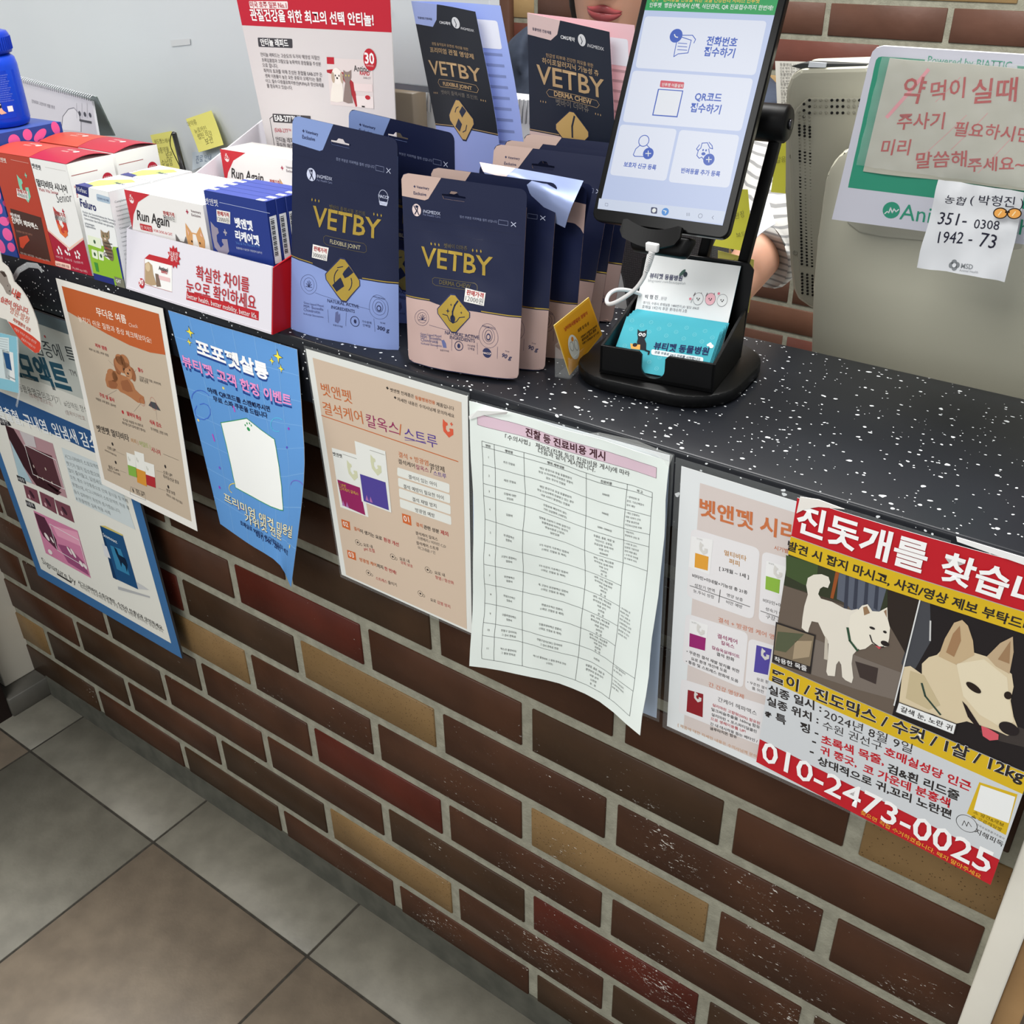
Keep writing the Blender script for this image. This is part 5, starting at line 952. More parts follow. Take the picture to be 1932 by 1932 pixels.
# ---- cartons standing in the tray
def front_run(p, dz=0):
    p.rect(0, 0, 1, 1, (236, 234, 232), 1); p.poly([(0, 0), (.34, 0), (.16, .16), (.06, .38), (0, .62)], (196, 40, 52), 2, True); p.poly([(0, .74), (1, .80), (1, 1), (0, 1)], (196, 40, 52), 2, True); p.poly([(.36, .79), (.7, .80), (.7, .86), (.4, .84)], (206, 60, 60), 3, True)
    p.ell((.075, .13), 4.2, 5, (238, 224, 222), 3, F=True); p.text("60", .045, .15, .105, .15, (196, 40, 52), .02, 1.2, 4, F=True)
    p.text("Run Again", .10, .45, .52, .45, (40, 36, 38), .012, 1.75, 4, .28, F=True); p.rrect([(.12, .50), (.28, .50), (.28, .60), (.12, .60)], (190, 44, 50), 3, .2, True); p.text("런 어게인", .13, .58, .27, .58, (240, 220, 220), .0, 1.1, 4, F=True); p.text("FOR DOG & CAT", .30, .585, .54, .585, (200, 60, 66), .0, 1.2, 4, F=True)
    p.text("JOINT FORMULATION", .06, .84, .58, .84, (236, 140, 140), .0, 1.4, 4, F=True); p.shape(PLUS, (.79, .15), 2, 2.4, (170, 40, 70), 3, F=True); p.text("Veterinary", .84, .14, .96, .14, (90, 60, 70), 0, 1.2, 4, F=True); p.text("Exclusive", .84, .2, .95, .2, (90, 60, 70), 0, 1.2, 4, F=True)
    # corgi and cat looking out
    p.poly([(.72, .55), (.74, .33), (.80, .46), (.86, .46), (.92, .34), (.95, .55), (.93, .72), (.90, .95), (.76, .95), (.73, .72)], (214, 160, 104), 3, True); p.poly([(.81, .48), (.85, .48), (.87, .68), (.92, .80), (.90, .98), (.76, .98), (.75, .80), (.79, .68)], (240, 236, 230), 4, True)
    p.ell((.785, .60), 1.0, 1.3, BK, 6, F=True); p.ell((.885, .60), 1.0, 1.3, BK, 6, F=True); p.ell((.835, .70), 1.8, 1.5, BK, 6, F=True); p.ell((.838, .80), 1.2, 2, (220, 110, 110), 6, F=True); p.poly([(.745, .40), (.77, .47), (.755, .52)], (236, 190, 170), 5, True); p.poly([(.92, .42), (.935, .5), (.905, .48)], (236, 190, 170), 5, True)
    p.poly([(.57, .72), (.585, .54), (.63, .64), (.68, .64), (.715, .54), (.73, .74), (.70, .98), (.58, .98)], (112, 106, 104), 5, True); p.poly([(.635, .78), (.67, .78), (.70, .98), (.60, .98)], (238, 236, 234), 6, True); p.ell((.615, .76), 1, 1.1, (180, 190, 90), 7, F=True); p.ell((.69, .76), 1, 1.1, (180, 190, 90), 7, F=True); p.ell((.652, .83), .9, .7, (220, 140, 140), 7, F=True)
def side_plain(p): p.rect(0, 0, 1, 1, (224, 222, 220), 1); p.rect(0, .8, 1, 1, (196, 40, 52), 2)
zt = ZC + .003
c, p8 = carton('joint_supplement_box', (.1000, -.024, ZC + .0405), (.232, -.020, ZC + .0405), (.003, .048, 0), .0720, lab='white and red carton with a corgi and a cat, front left in the tray', grp='white and red dog and cat cartons in the tray', front=front_run, side=side_plain)
P_ = Patch([[p8[4], p8[5]], [p8[0], p8[1]]]); stick(c, P_, [(1185, 1535), (1282, 1556), (1284, 1622), (1190, 1600)], C1, "판매가격", "58000원")
c, p8 = carton('joint_supplement_box', (.1000, .118, ZC + .0595), (.232, .122, ZC + .0595), (.003, .048, 0), .0720, lab='white and red corgi carton at the back of the tray, under the header card', grp='white and red dog and cat cartons in the tray', front=front_run, side=side_plain)
P_ = Patch([[p8[4], p8[5]], [p8[0], p8[1]]]); stick(c, P_, [(348, 1085), (420, 1095), (415, 1150), (350, 1140)], C2, "판매가격", "58000원")
c, p8 = carton('joint_supplement_box', (.1000, .026, ZC + .0405), (.232, .030, ZC + .0405), (.003, .048, 0), .0720, lab='white carton standing between the two corgi cartons in the tray', grp='white and red dog and cat cartons in the tray', front=None, side=side_plain)
BLU = (36, 56, 132)
def front_rc(p):
    p.crop(*C1); p.rect(0, 0, 1, 1, BLU, 1); p.crop(*C2); p.text("벳앤펫", -38, 1238, 40, 1252, (226, 228, 236), .0, 1.2); p.line([(46, 1229), (300, 1284), (352, 1296)], .4, (190, 200, 230), 2)
    p.texts([("벳앤펫", 144, 1374, 252, 1398, (240, 242, 248), .035, 1.5), ("리케어펫", 146, 1450, 292, 1488, (240, 242, 248), .035, 1.5), ("Vet & Pet Recare Pet", 148, 1482, 292, 1506, (90, 130, 200), 0, 1.1), ("동물병원 수술전후 영양관리 솔루션", 150, 1510, 306, 1542, (200, 206, 226), .0, 1.0)])
    p.shape(DOG, (50, 1460), 14, 20, (150, 142, 160), 2); p.shape(PLUS, (82, 1412), 2.6, 3.4, (170, 164, 176), 3); p.poly([(.52, .90), (.86, .90), (.9, 1), (.5, 1)], (22, 32, 66), 3, True); p.ring((.62, .97), 6, 1.2, (60, 120, 200), 4, F=True)
def side_rc(p):
    p.rect(0, 0, 1, 1, (30, 48, 122), 1); p.rect(.14, .12, .9, .50, (232, 234, 238), 2); p.rect(.14, .52, .9, .97, (226, 230, 236), 2)
    for i in range(22): p.rect(.22, .14 + i * .014, .62, .14 + i * .014 + (.009 if i % 3 else .005), (40, 44, 52), 3)
    p.rect(.3, .60, .75, .64, (120, 124, 132), 3)
top_rc = lambda p: (p.rect(0, 0, 1, 1, (58, 74, 158), 1), p.rect(.0, .0, .12, .5, (226, 228, 236), 2), p.rect(.84, .5, .96, 1, (214, 218, 232), 2))
for k in range(5):
    y = -.0235 + .0123 * k
    c, p8 = carton('recovery_supplement_box', (.2445, y - .003, zt), (.3365 + .0012 * k, y, zt), (.0003, .0118, 0), .1285, up=(.016, 0, 1), m=BLU, lab=['slim royal blue carton with white Korean title, frontmost of the five in the tray', 'slim royal blue carton second from the front of the row in the tray', 'slim royal blue carton in the middle of the row of five', 'slim royal blue carton second from the back of the row in the tray', 'slim royal blue carton at the back of the row of five'][k], grp='slim blue cartons in the tray', front=front_rc if k == 0 else None, side=side_rc, top=top_rc)
    if k == 0: stick(c, Patch([[p8[4], p8[5]], [p8[0], p8[1]]]), [(28, 1272), (112, 1288), (112, 1362), (32, 1346)], C2, "판매가격", "12000원")
# ================================================================ stand-up pouches
NVY = (22, 29, 60); LBL = (132, 151, 206); PNK = (188, 161, 155); GOLD = mat((190, 160, 74), .28, .85, name='gold_foil'); DGD = mat((110, 100, 72), .35, .7, name='dark_foil'); SLV = (170, 180, 214)
def outline(hole_u, hole_v, hw, hh, r=.05, rv=.035):
    """two halves of the pouch front, parted at the hang hole so that the hole is real"""
    arc = lambda cu, cv, a0, a1: [(cu + r * math.cos(a), cv - rv * math.sin(a)) for a in np.linspace(a0, a1, 5)]
    tl = arc(r, rv, math.pi, math.pi / 2); tr = arc(1 - r, rv, math.pi / 2, 0); br = arc(1 - r, 1 - rv, 0, -math.pi / 2); bl = arc(r, 1 - rv, -math.pi / 2, -math.pi)
    up = [(hole_u + hw, hole_v), (hole_u + hw, hole_v - hh * .5), (hole_u + hw * .45, hole_v - hh * .6), (hole_u + hw * .25, hole_v - hh * 1.5), (hole_u - hw * .25, hole_v - hh * 1.5), (hole_u - hw * .45, hole_v - hh * .6), (hole_u - hw, hole_v - hh * .5), (hole_u - hw, hole_v)]
    lo = [(hole_u - hw, hole_v), (hole_u - hw * .9, hole_v + hh * .8), (hole_u + hw * .9, hole_v + hh * .8), (hole_u + hw, hole_v)]
    top = [(0, hole_v)] + tl + tr + [(1, hole_v)] + up
    bot = [(0, hole_v)] + lo + [(1, hole_v)] + br + bl
    return top, bot
def pouch(name, TL, TR, BR_, BL_, ys, style, lab, grp, seed=0, art=True, curl=0.0):
    P0, P1, P2, P3 = [on(x, y, 1, d) for (x, y), d in zip((TL, TR, BR_, BL_), ys)]
    return pouch3(name, P0, P1, P2, P3, style, lab, grp, seed, art, curl)
def pouch3(name, P0, P1, P2, P3, style, lab, grp, seed=0, art=True, curl=0.0):
    big = style == 'joint'; low = LBL if big else PNK
    def bul(u, v):
        f = np.clip(np.sin(np.pi * np.clip(u, 0, 1)), 0, 1) ** .55; g_ = np.clip((v - .22) / .55, 0, 1) ** 1.3
        wr = .0012 * np.sin(u * 7 + v * 13 + seed) * np.sin(v * 9 - u * 4 + seed * 2) * np.clip(v * 4 - .2, 0, 1) + .0007 * np.sin(u * 23 + seed) * np.sin(v * 31 + u * 9) * (v > .2)
        return f * g_ * (.009 if big else .012) + wr * f - curl * np.clip(.25 - v, 0, 1) * .5
    P = Patch([[P0, P1], [P3, P2]], 12, 18, bul); B = Patch([[P0, P1], [P3, P2]], 12, 18, lambda u, v: -.6 * np.clip(np.sin(np.pi * np.clip(u, 0, 1)), 0, 1) ** .55 * np.clip((v - .22) / .55, 0, 1) ** 1.3 * .009 - .0024 * np.clip(np.sin(np.pi * np.clip(u, 0, 1)), 0, 1) ** .5 * np.clip(v * 4 - .2, 0, 1) - .0006)
    hu, hv = (.47, .075) if big else (.43, .088)
    top, bot = outline(hu, hv, .095, .014 if big else .019)
    base = mat(NVY, .42, name='navy_pouch'); p = Pr(P, None, .42)
    p.poly(top, NVY, 0, True); p.poly(bot, NVY, 0, True)
    q = Pr(B, None, .45); q.poly(top, NVY, 0, True); q.poly(bot, low, 0, True); q.poly([(0, hv), (1, hv), (1, .64), (0, .64)], NVY, -1, True)
    if big:
        p.poly([(0, .03), (.02, .008), (.06, 0), (.40, 0), (.30, .118), (.27, .125), (0, .115)], (132, 154, 206), 1, True); q_ = [(0, .628), (.20, .648), (.33, .665), (.66, .672), (1, .655), (1, .97), (.99, .99), (.95, 1), (.05, 1), (.01, .99), (0, .97)]
    else:
        p.poly([(0, .035), (.02, .01), (.06, 0), (.33, .0), (.22, .115), (.19, .125), (0, .118)], (194, 168, 158), 1, True); q_ = [(0, .645), (.2, .66), (.30, .675), (.64, .68), (1, .66), (1, .97), (.99, .99), (.95, 1), (.05, 1), (.01, .99), (0, .97)]
    p.poly(q_, low, 1, True); p.line([(u, v - .008) for u, v in q_[:2]], .9, GOLD, 2, F=True); p.line([(u, v - .008) for u, v in q_[3:5]], .9, GOLD, 2, F=True)
    zc = .165 if big else .225
    for v in (zc, zc + .055): p.line([(.03, v), (.97, v + .003)], .5, (24, 30, 60), 1, F=True)
    if art:
        W3 = (196, 202, 226); ink = (40, 46, 84)
        T = lambda s_, u0, u1, v, c=W3, wt=.0, h=1.2, l=3: p.text(s_, u0, v, u1, v, c, wt, h, l, F=True)
        T("✦ Veterinary", .10, .255 if big else .23, .062 if big else .068, ink, .01); T("Exclusive", .10, .225 if big else .205, .088 if big else .102, ink, .01)
        lu, lv = (.19, .235) if big else (.12, .18)
        p.ell((lu, lv), 5.6 if big else 4.6, 6.2 if big else 5.4, (206, 212, 236) if big else (226, 206, 204), 2, F=True); p.line([(lu - .02, lv - .02), (lu, lv + .005), (lu - .015, lv + .022)], .9, NVY, 4, F=True); p.line([(lu + .012, lv - .022), (lu + .004, lv + .004), (lu + .02, lv + .022)], .9, NVY, 4, F=True); p.ell((lu, lv - .018), 1.0, 1.2, NVY, 4, F=True)
        T("iNGMEDIX", lu + .055, lu + .20, lv + .008, W3, .0, 1.3); T("Pet Health Care", lu + .055, lu + .20, lv + .022, (120, 128, 164), 0, 1)
        T("점선 부분은 지퍼백을 절취 선입니다", *((.43, .79, .148) if big else (.48, .78, .185)), (130, 138, 170), 0, 1); u = .80 if big else .79; v = .145 if big else .18
        p.line([(u, v - .012), (u + .075, v - .012), (u + .075, v + .010), (u, v + .010)], .3, (130, 138, 170), 2, F=True, close=True); p.line([(u + .10, v - .01), (u + .135, v + .01)], .6, W3, 2, F=True); p.line([(u + .10, v + .01), (u + .135, v - .01)], .6, W3, 2, F=True)
        if big: p.ring((.87, .265), 5.6, .5, W3, 2, F=True, ry=6.6); T("HACCP", .825, .92, .27, W3, .02, 1.2); p.poly([(.83, .285), (.91, .285), (.90, .302), (.84, .302)], W3, 2, True)
        d0 = ((.20, .345), (.785, .35)) if big else ((.235, .345), (.58, .348))
        for (a, b) in d0:
            for k in range(3): p.shape([(0, 1), (.6, 0), (0, -1), (-.6, 0)], (a + .032 * k, b), 1.3, 1.7, GOLD, 3, F=True)
        if big: T("벳바이 플렉서블 조인트", .365, .70, .368, DGD, .0, 1.2); T("VETBY", .20, .835, .462, GOLD, .012, .85); 
        else: T("벳바이 더마츄", .345, .535, .353, DGD, .0, 1.2); T("VETBY", .14, .74, .468, GOLD, .012, .85)
        a, b, v = (.305, .70, .52) if big else (.235, .61, .545)
        p.line([(a + .02, v - .022), (b - .02, v - .022), (b, v - .012), (b, v + .012), (b - .02, v + .022), (a + .02, v + .022), (a, v + .012), (a, v - .012)], .4, DGD, 2, F=True, close=True); T("FLEXIBLE JOINT" if big else "DERMA CHEW", a + .055, b - .055, v + .011, DGD if not big else (176, 168, 140), .015, 1.25)
        cu, cv = (.475, .695) if big else (.40, .71); dw, dh = (.165, .105) if big else (.14, .105)
        R5 = [(-.12, -.95), (.12, -.95), (.9, -.14), (.9, .1), (.12, .95), (-.12, .95), (-.9, .1), (-.9, -.14)]
        p.poly([(cu + x * dw * 1.06, cv + y * dh * 1.08) for x, y in R5], ink, 3, True); p.poly([(cu + x * dw, cv + y * dh) for x, y in R5], GOLD, 4, True)
        if big:
            p.poly([(cu - .10, cv + .035), (cu - .045, cv + .002), (cu - .02, cv - .012), (cu + .0, cv + .008), (cu + .012, cv + .028), (cu - .01, cv + .038), (cu - .06, cv + .062)], NVY, 5, True); p.poly([(cu + .10, cv - .048), (cu + .05, cv - .022), (cu + .02, cv - .012), (cu + .0, cv - .03), (cu + .015, cv - .045), (cu + .06, cv - .075)], NVY, 5, True)
            for a0, a1, R in ((2.2, 3.5, .078), (5.4, 6.6, .078)): p.line([(cu + R * math.cos(a0 + (a1 - a0) * k / 6), cv - R * .72 * math.sin(a0 + (a1 - a0) * k / 6)) for k in range(7)], .9, NVY, 5, F=True)
            p.line([(cu - .05, cv - .055), (cu + .0, cv - .065)], .9, NVY, 5, F=True)
        else:
            p.line([(cu + .035, cv - .07), (cu + .01, cv - .045), (cu - .005, cv - .01), (cu - .002, cv + .02)], 1.6, NVY, 5, F=True); p.ell((cu - .002, cv + .028), 2.6, 3.6, NVY, 5, F=True); p.line([(cu - .09, cv + .012), (cu - .05, cv + .015), (cu - .03, cv + .04), (cu - .002, cv + .052), (cu + .03, cv + .04), (cu + .05, cv + .018), (cu + .09, cv + .012)], .8, NVY, 5, F=True)
            for a, b, s_ in ((-.045, -.01, 2.2), (-.02, -.045, 1.3), (.06, -.045, .9), (.065, -.01, 1.3)): p.shape(STAR4, (cu + a, cv + b), s_, s_ * 1.2, NVY, 5, F=True)
        e1, e2 = ((.165, .745), (.80, .79)) if big else ((.135, .755), (.70, .80))
        for e, R in ((e1, 9.2 if big else 6.8), (e2, 11.5 if big else 10.5)): p.ring(e, R, .3, ink, 2, F=True, ry=R * 1.08); p.ring(e, R * .66, .3, ink, 2, F=True, ry=R * .72)
        for k in range(7): a = math.pi * (k / 6) ; p.line([(e1[0], e1[1] + .012), (e1[0] + .028 * math.cos(a), e1[1] + .012 - .03 * math.sin(a))], .5, ink, 3, F=True)
        p.ell((e2[0], e2[1] + .006), 2.6, 3.2, ink, 3, F=True); p.ell((e2[0], e2[1] + .006), 1.6, 2, low, 4, F=True); p.ring((e2[0], e2[1]), 4.2, .4, ink, 3, F=True, ry=5.2)
        T("AVOCADOFLEX" if big else "PARABIOTICS", e2[0] - .06, e2[0] + .06, e2[1] - .042, ink, .01)
        p.line([(e1[0] + .06, e1[1] + .035), (e2[0] - .08, e2[1] + .02)], .3, ink, 2, F=True)
        T("NATURAL ACTIVE", .33, .62, .815 if big else .828, ink, .01); T("INGREDIENTS", .365, .58, .843 if big else .852, ink, .01)
        for k, s_ in enumerate(("Green Lipped Mussel", "MSM · Boswellia", "Chondroitin", "N-Acetyl Glucosamine")): T(s_, .12, .30 - .03 * (k == 2), (.842 if big else .848) + k * .018, (76, 84, 130), 0, 1)
        for u in ((.34, .50, .76) if big else (.26, .38, .60, .78)): p.line([(u, .85), (u + .003, .915)], .3, ink, 2, F=True)
        p.poly([(.40, .86), (.42, .852), (.43, .87), (.44, .86), (.45, .89), (.43, .91), (.40, .905)] if big else [(.30, .865), (.32, .86), (.335, .88), (.34, .905), (.31, .905)], (96, 104, 150), 2, True); T("동결건조육즙", *((.385, .475) if big else (.285, .36)), .925, ink, 0, 1)
        p.ring((.58, .885) if big else (.44, .885), 5.2 if big else 4.2, .7, ink, 2, F=True); p.ell((.58, .885) if big else (.44, .885), 1.6, 2.2, ink, 3, F=True); T("가수분해", *((.65, .735) if big else (.51, .575)), .88, ink, 0, 1); T("단백질", *((.66, .725) if big else (.515, .57)), .898, ink, 0, 1)
        if not big: p.ell((.69, .895), 4.6, 4.8, ink, 2, F=True); T("HACCP", .655, .725, .902, (226, 206, 200), .02, 1.1, 4)
        T("N.W", *((.815, .86) if big else (.85, .89)), .868, ink, .0, 1.0); T("300 g" if big else "90 g", *((.785, .905) if big else (.82, .92)), .90, ink, .02, 1.15)
    # the artwork was measured on the flat photo outline; slide it to where it lies on the filled, bulging front
    kx, kz = (1.03, .5) if big else (.83, .5)
    def sl(a):
        b = float(P.bul(np.array([a[0]]), np.array([a[1]]))[0]); e = min(1, 8 * min(a[0], 1 - a[0]) if 0 < a[0] < 1 else 0)
        return (a[0] + b * kx / P.W * e, a[1] - b * kz / P.H * e)
    for i in range(2, len(p.it)):
        t = p.it[i]
        if t[0] in ('poly', 'line'): p.it[i] = (t[0], [sl(a) for a in t[1]]) + t[2:]
        elif t[0] == 'text': p.it[i] = t[:2] + (sl(t[2]), sl(t[3])) + t[4:]
    o = printed(name, [p, q], None, None, P3); tag(o, lab, 'pouch', grp)
    mb_ = []
    # folded bottom gusset closes the pouch underneath
    def gus():
        mb = MB(); us = np.linspace(.03, .97, 13); a = P.at(us, np.full(13, .985)); b = B.at(us, np.full(13, .985)); mb.faces(list(a) + list(b), [(k, k + 1, 14 + k, 13 + k) for k in range(12)], mat(low, .45), True); bb = mb.build('gusset', o)
    gus()
    for u, (s0) in ((0, 1), (1, 1)): pass
    return o, P
G3, G9 = 'navy pouches with light blue base', 'navy pouches with pink base'
o, P = pouch('treat_pouch', (658, 205), (857, 252), (862, 640), (662, 600), (.046, .079, .079, .046), 'joint', 'navy and light blue pouch standing behind the front light blue one, only its top showing', G3, 3)
o, P = pouch('treat_pouch', (552, 217), (750, 262), (753, 668), (549, 628), (.000, .014, -.004, -.024), 'joint', 'large navy and light blue pouch in front, marked 300 g with a price label', G3, 1)
stick(o, P, [(591, 460.5), (620.5, 467.5), (617.4, 492.5), (589, 485.6)], (0, 0, 1), "판매가격", "30000원")
fr = [A_(v) for v in ((.5117, -.0189, ZC), (.6295, .0040, ZC))]
o, P = pouch('treat_pouch', (757, 325), (995, 358), (978, 716), (771, 680), (.004, .024, .0, -.022), 'derma', 'navy and pink pouch at the very front, marked 90 g with a price label', G9, 2)
stick(o, P, [(878.5, 543), (916.5, 552.5), (913.5, 577), (876, 568.5)], (0, 0, 1), "판매가격", "12000원")
labs = ['navy and pink pouch directly behind the front price-labelled pink one', 'navy and pink pouch with its top bent over and shining silver blue', 'navy and pink pouch fourth in the row, its pink tab beside the dark leaflet', 'navy and pink pouch near the back of the row, next to the tablet stand', 'navy and pink pouch last in the row, beside the pink-backed leaflet']
posn = [(.5160, .0150, .5085, .036, 2, 0), (.5230, .0560, .5300, .075, 5, .08), (.510, .098, .4980, .148, 7, 0), (.506, .132, .495, .170, 8, 0), (.504, .166, .494, .206, 9, 0)]
for k, (x, y, tx, ty, sd, cu) in enumerate(posn):
    b0_ = A_((x, y, ZC)); b1_ = b0_ + A_((.1215, .021 - .002 * k, 0)); t0_ = A_((tx, ty, 1.1735)); t1_ = t0_ + A_((.130, .014, -.001)) ; t1_ = t1_ + A_((b1_[0] + .006 - t1_[0], 0, 0)) * .6
    if k == 1: t0_ = A_((.534, .077, 1.172)); t1_ = A_((.662, .066, 1.168))
    o, P = pouch3('treat_pouch', t0_, t1_, b1_, b0_, 'derma', labs[k], G9, sd, True, cu)
# flap of the bent pouch: silvery inside
mb = MB(); m = mat((150, 164, 206), .3, .3, name='foil_lining'); q0, q1 = on(905, 306, 1, .07), on(1101, 341, 1, .062)
P = Patch([[q0, on(1000, 322, 1, .055), q1], [on(912, 324, 1, .062), on(1004, 352, 1, .045), on(1078, 392, 1, .048)], [on(925, 340, 1, .06), on(1000, 395, 1, .05), on(1066, 430, 1, .052)]], 6, 6)
p = Pr(P, m, .3); p.poly([(0, 0), (.36, 0), (.22, .5), (0, .5)], (228, 208, 206), 1, True)
printed('folded_flap', [p], o, sheet_back(P, NVY, .0006))

# ---- two folded leaflets standing behind the pouches
def leaflet(TL, TR, BR_, BL_, y, lowc, big, lab, inner):
    Gp = grid([[(TL[0], TL[1], y), ((TL[0] + TR[0]) / 2, (TL[1] + TR[1]) / 2 - (2 if big else 0), y - .004), (TR[0], TR[1], y + .004)], [((TL[0] + BL_[0]) / 2, (TL[1] + BL_[1]) / 2, y - .002), ((TL[0] + BR_[0]) / 2, (TL[1] + BR_[1]) / 2 - 4, y - .010), ((TR[0] + BR_[0]) / 2 + (8 if big else 3), (TR[1] + BR_[1]) / 2, y)], [(BL_[0], BL_[1], y - .004), ((BL_[0] + BR_[0]) / 2, (BL_[1] + BR_[1]) / 2, y - .012), (BR_[0], BR_[1], y - .002)]], (0, 0, 1.0))
    P = Patch(Gp, 8, 8); p = Pr(P, (30, 33, 42) if big else (22, 29, 46), .4)
    GB = (176, 146, 108); W3 = (206, 206, 210)
    T = lambda s_, u0, u1, v, c=GB, wt=.0, h=1.2, l=3: p.text(s_, u0, v, u1, v, c, wt, h, l, F=True)
    p.poly([(0, 0), (.40, 0), (.36, .07), (.28, .105), (0, .10)], (150, 164, 214) if big else (206, 180, 178), 1, True); T("동물병원 전용제품", .06, .29, .075, (50, 54, 80), .01)
    T("CMG제약", .40, .57, .085, W3, .02); p.ell((.655, .07), 5, 6, W3, 2, F=True); p.line([(.64, .055), (.66, .075), (.645, .09)], .8, (40, 44, 60), 3, F=True); T("iNGMEDIX", .72, .92, .095, W3, 0)
    T("관절 움직임과 유연성 개선을 위한" if big else "민감성 피부와 건강한 피모를 위한", .22, .78, .188, GB); T("프리미엄 관절 영양제" if big else "하이포알러지닉 기능성 츄", .17, .84, .222, GB, .012, 1)
    T("VETBY", .10, .90, .325, GB, .012, .8); p.line([(.24, .345), (.80, .345), (.83, .362), (.80, .38), (.24, .38), (.21, .362)], .4, GB, 2, F=True, close=True); T("FLEXIBLE JOINT" if big else "DERMA CHEW", .30, .74, .372, GB, .02, 1.1)
    T("벳바이 플렉서블 조인트" if big else "벳바이 더마츄", .24 if big else .32, .80 if big else .70, .412, (120, 112, 104))
    for a in ((.10, .84) if big else (.14, .78)):
        for k in range(3): p.shape([(0, 1), (.6, 0), (0, -1), (-.6, 0)], (a + .03 * k, .41), 1, 1.3, GB, 3, F=True)
    R5 = [(-.12, -.95), (.12, -.95), (.9, -.14), (.9, .1), (.12, .95), (-.12, .95), (-.9, .1), (-.9, -.14)]; cu, cv = .5, .52
    p.poly([(0, .56), (1, .56), (1, 1), (0, 1)], lowc, 1, True); p.line([(0, .553), (1, .553)], .8, GB, 2, F=True)
    p.poly([(cu + x * .22, cv + y * .10) for x, y in R5], (34, 38, 60), 3, True); p.poly([(cu + x * .205, cv + y * .092) for x, y in R5], (190, 156, 98), 4, True)
    if big: p.poly([(cu - .11, cv + .035), (cu - .03, cv - .005), (cu + .01, cv + .02), (cu - .05, cv + .055)], (42, 46, 66), 5, True); p.poly([(cu + .11, cv - .045), (cu + .03, cv - .01), (cu + .0, cv - .035), (cu + .06, cv - .065)], (42, 46, 66), 5, True); p.line([(cu - .07, cv - .03), (cu - .04, cv - .05), (cu, cv - .058)], .9, (42, 46, 66), 5, F=True); p.line([(cu + .08, cv + .02), (cu + .05, cv + .045), (cu, cv + .055)], .9, (42, 46, 66), 5, F=True)
    else: p.line([(cu + .03, cv - .07), (cu, cv - .02), (cu, cv + .03)], 2, (40, 44, 60), 5, F=True)
    root = empty('folded_leaflet', P.base([.5], [1.])[0]); tag(root, lab, 'leaflet', 'folded leaflets behind the pouches')
    printed('front_cover', [p], root, sheet_back(P, inner, .0004))
    # rear leaf, open like a book from the left fold
    d = A_((0, .028, 0)); Gb = [[P.base([u], [v])[0] + d * u + A_((.012 * u, 0, .004 * u)) for u in (0, .5, 1)] for v in (0, .5, 1)]
    Q = Patch(Gb, 6, 6); q = Pr(Q, inner, .45); q.rrect([(.62, .07), (.93, .07), (.93, .20), (.62, .20)], (224, 226, 236), 1, .1, True)
    for i in range(12): q.rect(.66, .22 + i * .05, .92, .232 + i * .05, tuple(int(c * .8) for c in inner), 1)
    printed('rear_leaf', [q], root, sheet_back(Q, inner, .0004))
leaflet((776, 2), (897, 22), (960, 440), (858, 420), .225, (146, 160, 218), True, 'leaning leaflet with grey navy cover and periwinkle blue inside, under the door frame', (150, 168, 228))
leaflet((995, 24), (1150, 60), (1165, 460), (1003, 420), .24, (206, 180, 176), False, 'upright leaflet with navy cover and pink inside, just left of the tablet', (232, 188, 196))

# ================================================================ tablet on its stand
TO, TU, TV = A_((.6781, .0482, 1.1464)), A_((.9961, .0882, .0003)), A_((-.0403, .4516, .8913)); TU = TU / np.linalg.norm(TU); TV = TV - TU * TV.dot(TU); TV /= np.linalg.norm(TV); TN = np.cross(TU, TV)
tp = lambda u, v, n=0: TO + TU * u + TV * v + TN * n
root = empty('tablet', tp(.0625, 0, -.004)); tag(root, 'black tablet showing a blue and white check-in screen, clamped on the stand', 'tablet')
BKP = mat((8, 8, 9), .2, name='black_plastic', spec=.12); BKM = mat((10, 10, 11), .42, name='matt_black_plastic', spec=.15)
def rr2(w, h, r, x0=0, y0=0, n=6):
    pts = []
    for cx, cy, a in ((w - r, h - r, 0), (r, h - r, 1), (r, r, 2), (w - r, r, 3)):
        for k in range(n + 1): t = (a + k / n) * math.pi / 2; pts.append((x0 + cx + r * math.cos(t), y0 + cy + r * math.sin(t)))
    return pts
mb = MB(); mb.prism([tp(a, b, 0) for a, b in rr2(.125, .2125, .008)], -TN * .008, BKP, .0012); mb.build('tablet_body', root)
P = Patch([[tp(.0055, .2035, .0004), tp(.1185, .2035, .0004)], [tp(.0055, .0105, .0004), tp(.1185, .0105, .0004)]]); K = (900, 0, 3.22)
p = Pr(P, (196, 210, 244), .25, emit=.80, lay=.00006).crop(*K)
p.poly([(0, 0), (1, 0), (1, .185), (0, .185)], (14, 160, 84), 1, True); vg = p.uv((1015, 62))[1]; p.it.pop(); p.poly([(0, 0), (1, 0), (1, vg), (0, vg)], (14, 162, 86), 1, True)
SB = (28, 84, 192); LB = (232, 238, 253)
for q in ([(1022, 98), (1762, 128), (1690, 458), (962, 412)], [(948, 428), (1680, 478), (1604, 798), (884, 740)], [(872, 755), (1216, 785), (1148, 1100), (806, 1062)], [(1232, 788), (1596, 822), (1530, 1142), (1162, 1106)]): p.rrect(q, LB, 1, .08)
p.poly([(742, 1205), (1508, 1285), (1492, 1362), (732, 1268)], (214, 224, 244), 1)
WT = (240, 244, 240)
